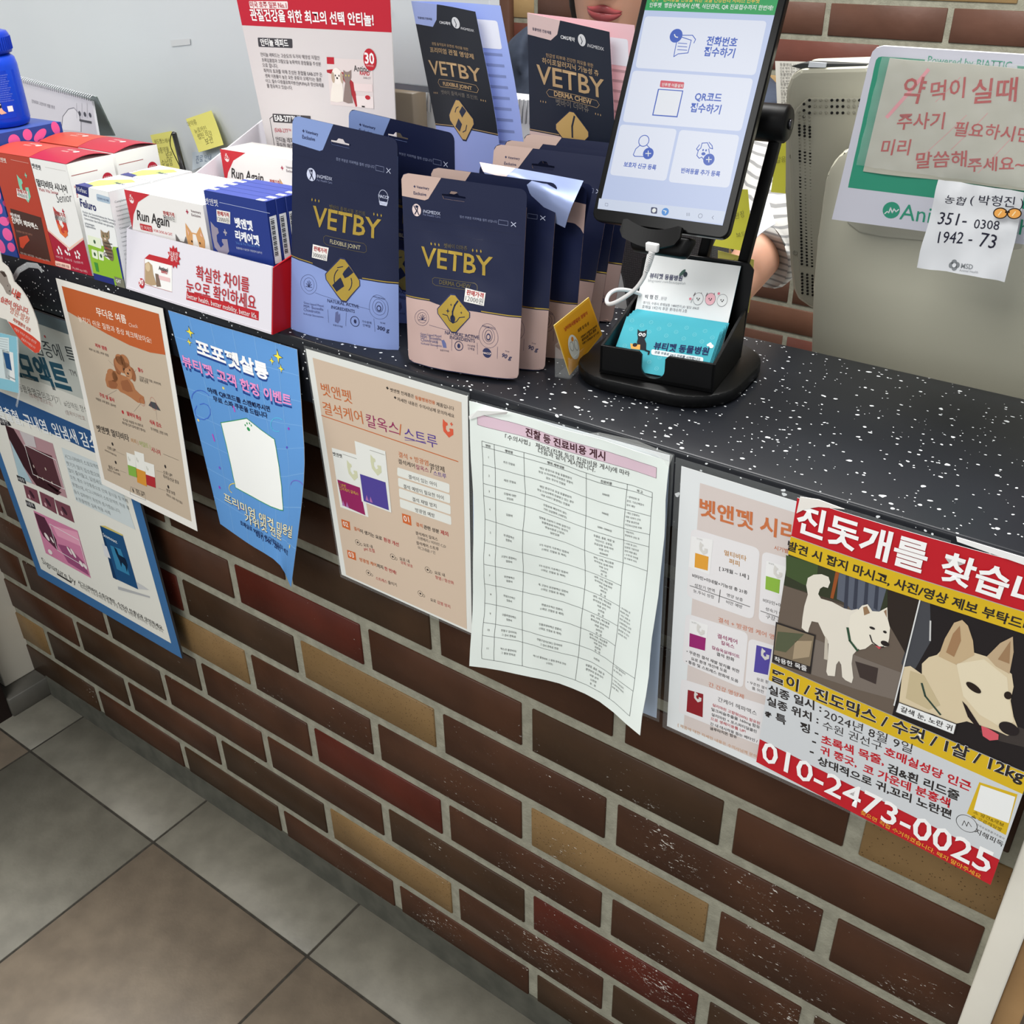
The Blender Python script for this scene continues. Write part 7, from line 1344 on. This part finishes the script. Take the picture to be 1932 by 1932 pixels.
# printed sign leaning on it, with taped handwriting
root = empty('sign_board', q4(700, 1200, .20)); tag(root, 'white sign board with a green border and red handwriting taped on, leaning on the monitor', 'sign')
ysn = .205
cs = [(640, 240), (600, 262), (575, 300), (560, 345), (379, 1142), (900, 1212), (2000, 1355), (2150, 330), (1380, 286)]
tlp, blp = (568, 232), (379, 1142)
lft = (blp[0] - tlp[0]) / (blp[1] - tlp[1])
P = Patch([[q4(568, 232, ysn - .02), q4(2120, 330, ysn - .02)], [q4(379, 1142, ysn), q4(1980, 1352, ysn)]])
p = Pr(P, None, .4).crop(*K4)
p.poly([(645, 240), (610, 250), (590, 270), (576, 310), (379, 1142), (1980, 1352), (2120, 330), (1380, 286)], (208, 208, 220), 0)
GN = (56, 150, 122)
p.poly([(640, 294), (622, 298), (610, 312), (605, 330), (463, 976), (1900, 1150), (2040, 380), (1380, 345)], GN, 1); p.poly([(865, 300), (1345, 335), (1345, 420), (860, 400)], (206, 208, 216), 2); p.text("Powered by BIATTIC", 876, 330, 1312, 362, (90, 164, 140), .004, 1.3, 3)
p.ell((689, 1094), 7.0, 7.4, GN, 2); p.line([(655, 1112), (668, 1100), (676, 1108), (686, 1080), (694, 1108), (704, 1086), (714, 1102), (728, 1090)], .9, (220, 224, 226), 3); p.text("Ani", 730, 1140, 888, 1160, GN, .0, 1.35, 3); p.text("mal Health", 890, 1160, 1400, 1226, GN, .0, 1.35, 3)
def sb_(mb): 
    u = [P.inv(1432 + x / 2.76, y / 2.76) for x, y in [(645, 240), (610, 250), (590, 270), (576, 310), (379, 1142), (1980, 1352), (2120, 330), (1380, 286)]]
    mb.prism(list(P.at([a for a, b in u], [b for a, b in u], -.0028)), TNs, mat((206, 206, 214), .5))
nn = P.at([.5], [.5], .0026)[0] - P.at([.5], [.5], 0)[0]; TNs = tuple(nn)
printed('sign_card', [p], root); mb = MB(); sb_(mb); mb.build('backing_board', root)
P = Patch([[q4(682, 302, ysn - .022), q4(1560, 372, ysn - .022)], [q4(543, 891, ysn - .007), q4(1480, 1000, ysn - .007)]], 8, 6, bul=lambda u, v: .0012 * np.sin(u * 9) * np.sin(v * 7 + 1) + .0006)
p = Pr(P, (188, 186, 172), .5).crop(*K4); RH = (178, 30, 26)
for s_, x0, y0, x1, y1, h in (("약", 735, 522, 850, 530, 1.25), ("먹이", 890, 520, 1070, 500, 1.1), ("실때", 1100, 530, 1340, 520, .95), ("주사기", 715, 668, 960, 665, 1.05), ("필요하시면", 1010, 700, 1410, 735, 1.05), ("미리", 632, 800, 780, 802, 1.1), ("말씀해", 812, 872, 1080, 860, 1.0), ("주세요~", 1085, 888, 1385, 880, 1.0)): p.text(s_, x0, y0, x1, y1, RH, .012, h, 3, .08, jit=.02)
for a, b in (((880, 365), (668, 608)),): p.line([a, b], 3.0, (232, 150, 160), 1)
for a, b in (((1050, 400), (920, 530)), ((1080, 600), (820, 840)), ((1190, 590), (1000, 780)), ((1340, 690), (1140, 900))): p.line([a, b], .5, (222, 150, 150), 1)
printed('handwritten_paper', [p], root, sheet_back(P, (180, 178, 166)))
tm = mat((244, 246, 246), .06, alpha=.16, name='shiny_tape', spec=.8)
mb = MB(); Pn = Patch([[q4(640, 296, ysn - .025), q4(1620, 350, ysn - .025)], [q4(505, 860, ysn - .011), q4(1600, 1010, ysn - .011)]], 30, 20, bul=lambda u, v: .0012 * np.sin(u * 31 + v * 7) * np.sin(v * 23 - u * 5) + .0006 * np.sin(u * 83) * np.sin(v * 67 + u * 30))
p = Pr(Pn, tm, .1); mb.bm.free(); ob = printed('clear_tape', [p], root)
# crumpled memo paper
root = empty('memo_paper', q4(1050, 1430, .17)); tag(root, 'crumpled white memo slip with black handwriting taped under the red writing', 'note')
ym = .180
G = grid([[(934, 935, ym - .004), (1160, 968, ym - .006), (1384, 1000, ym - .004)], [(888, 1130, ym - .002), (1110, 1170, ym - .006), (1340, 1225, ym - .004)], [(820, 1395, ym), (1050, 1425, ym - .008), (1279, 1468, ym - .002)]], K4)
P = Patch(G, 12, 12, bul=lambda u, v: .0016 * np.sin(u * 8 + v * 3) * np.sin(v * 10 - u * 4) + .0007 * np.sin(u * 21 + v * 17)); p = Pr(P, (222, 224, 228), .55).crop(*K4); IN_ = (34, 34, 52)
for s_, x0, y0, x1, y1, h in (("농협", 962, 1052, 1065, 1068, 1.15), ("( 박형진 )", 1098, 1058, 1375, 1078, 1.0), ("351-", 930, 1165, 1075, 1178, 1.3), ("0308", 1115, 1190, 1248, 1200, 1.25), ("1942 -", 930, 1265, 1108, 1270, 1.3), ("73", 1142, 1282, 1226, 1296, 1.35)): p.text(s_, x0, y0, x1, y1, IN_, .004, h, 3, .12, jit=.03)
p.text("MSD", 1050, 1396, 1112, 1402, (130, 134, 138), .01, 1.25); p.text("Animal Health", 1042, 1412, 1140, 1424, (170, 172, 176), 0, 1.1)
for a in range(4): p.ell((1018 + 14 * math.cos(a * 1.57), 1380 + 14 * math.sin(a * 1.57)), 2.2, 2.2, (130, 134, 138), 2)
p.ell((1018, 1380), 1.6, 1.6, (222, 224, 228), 4)
printed('paper', [p], root, sheet_back(P, (214, 216, 220), .0003))
P2_ = Patch(px4([(1220, 1080), (1372, 1082), (1368, 1142), (1218, 1142)], (ym - .012,) * 4, K4)); p = Pr(P2_, None, .3).crop(*K4)
for c in ((1257, 1110), (1330, 1112)): p.ell(c, 5.4, 4.4, (52, 34, 24), 1); p.ell(c, 4.5, 3.5, (236, 168, 84), 2); p.line([(c[0] - 10, c[1] + 10), (c[0] + 6, c[1] - 10)], .9, (250, 222, 170), 3)
p.line([(1285, 1104), (1303, 1104)], 1.4, (52, 34, 24), 2)
printed('glasses_sticker', [p], root)

# ---- notes hanging behind the stand, receipt, grey mesh chair
YG = (206, 204, 70)
q14 = (1300, 100, 3.115)
note([(520, 485), (640, 480), (650, 830), (490, 815)], (.34, .34, .335, .335), YG, [("갈응", 512, 645, 570, 640)], 'bright yellow note hanging at the left edge of the monitor', q14)
note([(285, 800), (345, 802), (380, 1172), (150, 1130)], (.33, .33, .32, .32), YG, [("관장", 270, 975, 330, 960), ("보드", 280, 1082, 340, 1075)], 'yellow note hanging right behind the tablet stand arms', q14)
note([(170, 1160), (382, 1215), (358, 1522), (165, 1470)], (.33, .33, .325, .325), (206, 200, 104), [("GENTO", 262, 1225, 340, 1258)], 'lower pale yellow note hanging behind the card box', q14)
# clear holder the notes are stuck to
P = Patch([[q4(84, 318, .36), q4(250, 322, .36)], [q4(110, 720, .36), q4(250, 700, .36)]], 2, 6, bul=lambda u, v: .004 * v); p = Pr(P, (226, 224, 216), .6).crop(*K4)
for k in range(22): p.text("진료 예약 접수 내역" if k % 3 else "동물병원 11.24", .15, .06 + k * .042, .8, .062 + k * .042, (120, 118, 116), 0, 1, 3, F=True)
ob = printed('receipt', [p], None, sheet_back(P, (214, 212, 206), .0003)); tag(ob, 'long white printed receipt sticking up at the upper left corner of the monitor', 'receipt')
def meshmat():
    m = bpy.data.materials.new('grey_mesh'); m.use_nodes = True; N, L, B = nodes(m)
    tc = N.new('ShaderNodeTexCoord'); v = N.new('ShaderNodeTexVoronoi'); v.inputs['Scale'].default_value = 380; v.inputs['Randomness'].default_value = .25; L.new(tc.outputs['Object'], v.inputs['Vector'])
    r = N.new('ShaderNodeValToRGB'); r.color_ramp.elements[0].position = .25; r.color_ramp.elements[1].position = .45; r.color_ramp.elements[0].color = (*lin((96, 98, 100)), 1); r.color_ramp.elements[1].color = (*lin((72, 73, 76)), 1)
    L.new(v.outputs['Distance'], r.inputs['Fac']); L.new(r.outputs['Color'], B.inputs['Base Color']); B.inputs['Roughness'].default_value = .7; return m
ych = .37; ol = [(700, 40), (690, 110), (668, 190), (650, 280), (648, 350), (662, 420), (690, 520), (720, 700), (740, 900), (1350, 900), (1400, 60)]
MM = meshmat(); mb = MB(); mb.prism([on(1000 + x / 4.025, 400 + y / 4.025, 1, ych) for x, y in ol] , (0, .05, 0), MM, .006); ob = mb.build('speaker', loc=[float(c) for c in on(1250, 620, 1, ych)]); tag(ob, 'dark grey perforated fabric panel seen between the pouches and the tablet stand', 'speaker')
# ---- the person seated behind the desk
SKN = mat((200, 152, 128), .45, name='skin'); 
m = SKN; m.node_tree.nodes['Principled BSDF'].inputs['Subsurface Weight'].default_value = .15; m.node_tree.nodes['Principled BSDF'].inputs['Subsurface Radius'].default_value = (.02, .008, .004)
M0 = on(1137, 24, 1, .72)     # mouth
HC = M0 + A_((.035, .075, .055))
face_dir = A_((.32, -.94, -.12)); face_dir /= np.linalg.norm(face_dir)
hz = A_((.16, -.10, 1.0)); hz -= face_dir * hz.dot(face_dir) ; hz /= np.linalg.norm(hz); hx = np.cross(-face_dir, hz) * 1.0
hx = np.cross(hz, face_dir) * -1.0; hx = np.cross(face_dir, hz)
hp = lambda x, y, z: HM + hx * x + face_dir * y + hz * z     # x to the photo's right, y out of the face, z up
HM = M0 - face_dir * .088
def ring_loft(mb, rings, m, n=28, cap=True):
    vs = [q for r in rings for q in r]; N = len(rings)
    fs = [(k * n + j, k * n + (j + 1) % n, (k + 1) * n + (j + 1) % n, (k + 1) * n + j) for k in range(N - 1) for j in range(n)]
    if cap: fs += [tuple(range(n - 1, -1, -1)), tuple((N - 1) * n + j for j in range(n))]
    mb.faces(vs, fs, m, True)
def head_ring(z, w, f, b, n=28, jaw=0.0):
    out = []
    for k in range(n):
        a = 2 * math.pi * k / n; x = w * math.cos(a); y = (f if math.sin(a) > 0 else b) * math.sin(a)
        if math.sin(a) > 0: x *= 1 - jaw * math.sin(a) ** 2
        out.append(hp(x, y, z))
    return out
mb = MB()
neck = A_((.0, -.035, 0))
shc = HM + A_((-.075, .11, -.088))
rings = []
for z, w_, f, b, j in ((-.062, .020, .066, .012, .0), (-.058, .034, .078, .03, .25), (-.047, .047, .084, .052, .3), (-.030, .057, .085, .07, .3), (-.012, .062, .084, .082, .25), (.006, .066, .085, .088, .2), (.026, .069, .086, .092, .15), (.05, .072, .086, .096, .1), (.075, .074, .086, .100, .1), (.10, .074, .085, .100, .1), (.13, .070, .078, .095, .1), (.155, .056, .06, .078, 0), (.172, .03, .032, .045, 0)): rings.append(head_ring(z, w_, f, b, 28, j))
ring_loft(mb, rings, SKN)
mb.tube([hp(0, .07, .058), hp(0, .092, .035), hp(0, .100, .026)], [.006, .009, .010], SKN, 12); 
for sgn in (-1, 1):
    mb.tube([hp(.008 * sgn, .088, .024), hp(.013 * sgn, .086, .026)], [.006, .005], SKN, 10)
    mb.tube([hp(.071 * sgn, -.01, .02), hp(.078 * sgn, -.014, .045), hp(.076 * sgn, -.018, .062)], [.007, .011, .008], SKN, 10, flat=.5)
nb = hp(0, -.035, -.02); nt = shc + A_((0, 0, .02))
mb.tube([hp(.004, -.03, .03), hp(.006, -.025, -.04), HM + A_((.0, .035, -.085)), shc + A_((0, 0, .03)), shc + A_((0, .0, -.05))], [.055, .054, .056, .064, .10], SKN, 24)
# upper body and arms under the clothes, one surface
def limb(pts, rs): mb.tube(spline(pts, 4), [rs[0] + (rs[-1] - rs[0]) * k / (len(spline(pts, 4)) - 1) for k in range(len(spline(pts, 4)))], SKN, 16)
SHL, SHR = shc + A_((-.160, .0, -.050)), shc + A_((.205, .03, -.055))
mb.tube([shc + A_((0, .01, -.03)), shc + A_((0, .01, -.10)), shc + A_((0, .02, -.25)), shc + A_((0, .04, -.42)), shc + A_((0, .05, -.56))], [.12, .16, .15, .135, .17], SKN, 24, flat=.62, up=(1, 0, 0))
ELL = SHL + A_((-.03, -.06, -.27)); HDL = A_((SHL[0] + .02, .66, .775))
ER_ = on(1452, 455, 1, .56); WR_ = on(1370, 560, 1, .44)
limb([SHL, (SHL + ELL) / 2 + A_((-.015, 0, 0)), ELL], [.052, .040]); limb([ELL, (ELL + HDL) / 2, HDL], [.038, .026])
limb([SHR, (SHR + ER_) / 2 + A_((.03, .02, .02)), ER_], [.052, .036]); limb([ER_, (ER_ + WR_) / 2, WR_], [.034, .025])
def hand(w_, d, side):
    d = A_(d, float) / np.linalg.norm(d); n_ = A_((0, 0, 1.)); s_ = np.cross(d, n_); s_ /= np.linalg.norm(s_); n_ = np.cross(s_, d)
    mb.tube([w_ - d * .01, w_ + d * .03, w_ + d * .075, w_ + d * .09], [.025, .034, .038, .032], SKN, 16, flat=.45, up=[float(c) for c in s_])
    for k, L in enumerate((.062, .075, .080, .070)):
        o_ = w_ + d * .085 + s_ * (k - 1.5) * .019 * 1.0; mb.tube([o_ - d * .012, o_ + d * L * .45 + n_ * .004, o_ + d * L * .8 - n_ * .006, o_ + d * L - n_ * .018], [.0095, .009, .008, .006], SKN, 10)
    o_ = w_ + d * .025 + s_ * .030 * side; mb.tube([o_ - s_ * side * .012, o_ + d * .03 + s_ * .022 * side, o_ + d * .058 + s_ * .026 * side - n_ * .01], [.012, .010, .007], SKN, 10)
hand(HDL, (.5, -.8, -.1), -1); hand(WR_, WR_ - ER_, 1)
lap = shc + A_((0, .05, -.56))
for sx in (-.09, .09):
    hip, kn, an = lap + A_((sx, 0, -.02)), lap + A_((sx * 1.3, -.40, -.03)), None
    an = A_((kn[0], kn[1] + .03, .09)); limb([hip, (hip + kn) / 2, kn], [.085, .06]); limb([kn, (kn + an) / 2, an], [.055, .036]); mb.tube([an + A_((0, .04, -.04)), an + A_((0, -.04, -.055)), an + A_((0, -.15, -.065))], [.035, .036, .022], SKN, 14)
person = mb.build('person', loc=[float(v) for v in lap]); tag(person, 'person in a dark navy top seated behind the desk, only mouth and chin showing', 'person')
rm = person.modifiers.new('skin', 'REMESH'); rm.mode = 'VOXEL'; rm.voxel_size = .0045; rm.use_smooth_shade = True
sm = person.modifiers.new('soften', 'SMOOTH'); sm.iterations = 6; sm.factor = .5
# lips: two full curved rolls
LP = mat((142, 66, 68), .3, name='lip'); mb = MB()
def lip(z0, bow, r, n=15):
    pts, rs = [], []
    for k in range(n):
        t = -1 + 2 * k / (n - 1); pts.append(hp(.0265 * t, .0885 - .012 * t * t, z0 + bow(t))); rs.append(max(.0008, r * (1 - t * t) ** .55))
    mb.tube(pts, rs, LP, 12, flat=.8)
lip(.0042, lambda t: .0016 * math.cos(t * math.pi * 1.6) - .003 * t * t * 0 - .0024 * t * t, .0052); mb.build('upper_lip', person)
mb = MB(); lip(-.0058, lambda t: .0052 * t * t, .0068); mb.build('lower_lip', person)
for sgn in (-1, 1):
    mb = MB(); c = hp(.031 * sgn, .074, .062); mb.lathe(c - face_dir * .004, [(.0, -.011), (.008, -.008), (.011, 0), (.008, .008), (0, .011)], mat((236, 232, 228), .2), 16, axis=face_dir); mb.lathe(c, [(.005, .0065), (.005, .0078), (.0, .0082)], mat((40, 26, 20), .1), 14, axis=face_dir); mb.build('eye', person)
HRM = mat((34, 26, 24), .45, name='hair'); mb = MB()
rings = []
for z, w_, f, b in ((-.06, .060, .0, .085), (-.02, .074, .012, .105), (.03, .083, .02, .112), (.08, .087, .03, .116), (.105, .088, .078, .117), (.135, .085, .090, .112), (.165, .07, .074, .092), (.188, .035, .04, .05)):
    rings.append([hp(w_ * math.cos(2 * math.pi * k / 28), (f if math.sin(2 * math.pi * k / 28) > 0 else b) * math.sin(2 * math.pi * k / 28) - .006, z) for k in range(28)])
ring_loft(mb, rings, HRM)
for k in range(7):
    a = hp(-.068 - .002 * k, .02 - .006 * k, .05); mb.tube(spline([a, hp(-.074 - .003 * k, .03 - .012 * k, -.01), hp(-.086 - .004 * k, .018 - .014 * k, -.05 - .006 * k), hp(-.080 - .006 * k, .0 - .012 * k, -.10)]), [.0035] * 16, HRM, 6)
mb.build('hair', person)
# navy top: body and upper sleeves as one garment, striped forearm sleeve
NT = noisy('navy_knit', (34, 42, 58), (42, 51, 68), 40, .85); mb = MB(); SK0 = SKN
def g_tube(pts, rs, **k): mb.tube(pts, rs, NT, 26, **k)
g_tube([shc + A_((.0, .005, .022)), shc + A_((0, .008, -.008)), shc + A_((0, .01, -.03)), shc + A_((0, .01, -.08)), shc + A_((0, .01, -.14)), shc + A_((0, .02, -.28)), shc + A_((0, .04, -.44)), shc + A_((0, .05, -.58))], [.080, .115, .155, .196, .200, .185, .172, .195], flat=.66, up=(1, 0, 0))
def sleeve(P_, r0, r1): s_ = spline(P_, 4); mb.tube(s_, [r0 + (r1 - r0) * k / (len(s_) - 1) for k in range(len(s_))], NT, 20)
sleeve([SHL + A_((.03, 0, .02)), SHL, (SHL + ELL) / 2 + A_((-.015, 0, 0)), ELL], .070, .056); sleeve([ELL + A_((0, .01, .01)), (ELL + HDL) / 2, HDL - (HDL - ELL) * .12], .054, .040)
sleeve([SHR + A_((-.03, 0, .02)), SHR, (SHR + ER_) / 2 + A_((.03, .02, .02))], .070, .062)
ob = mb.build('navy_top', person); rm = ob.modifiers.new('cloth', 'REMESH'); rm.mode = 'VOXEL'; rm.voxel_size = .006; rm.use_smooth_shade = True; sm = ob.modifiers.new('soften', 'SMOOTH'); sm.iterations = 5; sm.factor = .5
STR = bpy.data.materials.new('striped_cloth'); STR.use_nodes = True; N, L, B = nodes(STR); tc = N.new('ShaderNodeTexCoord'); wv_ = N.new('ShaderNodeTexWave'); wv_.inputs['Scale'].default_value = 34; wv_.inputs['Distortion'].default_value = .8; wv_.bands_direction = 'Z'; L.new(tc.outputs['Object'], wv_.inputs['Vector']); r = N.new('ShaderNodeValToRGB'); r.color_ramp.elements[0].color = (*lin((128, 128, 128)), 1); r.color_ramp.elements[1].color = (*lin((186, 184, 180)), 1); r.color_ramp.elements[0].position = .15; r.color_ramp.elements[1].position = .3; L.new(wv_.outputs['Fac'], r.inputs['Fac']); L.new(r.outputs['Color'], B.inputs['Base Color']); B.inputs['Roughness'].default_value = .85
mb = MB(); md = (SHR + ER_) / 2 + A_((.03, .02, .02)); s_ = spline([md + (SHR - md) * .12, (md + ER_) / 2 + A_((.006, 0, .004)), ER_, ER_ + (WR_ - ER_) * .22], 5); mb.tube(s_, [.056 - .006 * k / len(s_) + .0018 * math.sin(k * 2.1) for k in range(len(s_))], STR, 22); mb.build('striped_sleeve', person)
mb = MB(); TR = noisy('dark_trousers', (36, 40, 54), (44, 48, 62), 30, .9)
for sx in (-.09, .09):
    hip, kn = lap + A_((sx, .02, -.02)), lap + A_((sx * 1.3, -.40, -.03)); an = A_((kn[0], kn[1] + .03, .10)); mb.tube(spline([hip, (hip + kn) / 2, kn, (kn + an) / 2, an], 4), [.105 - .050 * k / 16 for k in range(17)], TR, 20)
mb.build('trousers', person)
mb = MB(); 
for sx in (-.09, .09):
    kn = lap + A_((sx * 1.3, -.40, -.03)); mb.tube([(kn[0], kn[1] + .10, .045), (kn[0], kn[1] - .01, .048), (kn[0], kn[1] - .10, .038), (kn[0], kn[1] - .14, .030)], [.038, .046, .042, .022], mat((220, 220, 220), .5), 16)
    mb.build('shoe', person); mb = MB()
mb.bm.free()
mb = MB(); RDm = mat((206, 30, 44), .5, name='red_ribbon'); mb.tube(spline([shc + A_((.055, -.085, .03)), shc + A_((.10, -.118, -.06)), shc + A_((.14, -.135, -.12)), shc + A_((.17, -.12, -.16))]), [.005] * 16, RDm, 8, flat=.35); mb.build('lanyard', person)
# white form in the hand
Pf = Patch(px4([(400, 800), (455, 818), (508, 1005), (365, 1122)], (.50, .50, .47, .47), q14), 4, 4, bul=lambda u, v: .004 * np.sin(u * 3)); p = Pr(Pf, (224, 230, 240), .6); p.rect(.1, .1, .2, .9, (206, 214, 230), 1)
ob = printed('paper_form', [p], None, sheet_back(Pf, (214, 222, 236), .0006)); tag(ob, 'folded white paper held in front of the striped sleeve, behind the stand', 'paper')
# stool the person sits on
root = empty('stool', (float(lap[0]), float(lap[1]) + .05, 0)); tag(root, 'round dark stool under the seated person', 'stool')
zs = float(lap[2]) - .115
mb = MB(); mb.lathe((float(lap[0]), float(lap[1]) + .05, zs - .05), [(.17, 0), (.18, .01), (.18, .04), (.16, .05)], mat((40, 40, 44), .6), 32); mb.build('seat', root)
for k in range(4):
    a = k * math.pi / 2 + .4; mb = MB(); mb.tube([(float(lap[0]) + .1 * math.cos(a), float(lap[1]) + .05 + .1 * math.sin(a), zs - .05), (float(lap[0]) + .19 * math.cos(a), float(lap[1]) + .05 + .19 * math.sin(a), 0)], .012, mat((120, 120, 124), .3, .8), 10); mb.build('leg', root)
# ================================================================ set the lettering, then fill the printed meshes
typeset()
for j in JOBS: j()
bpy.context.view_layer.update()
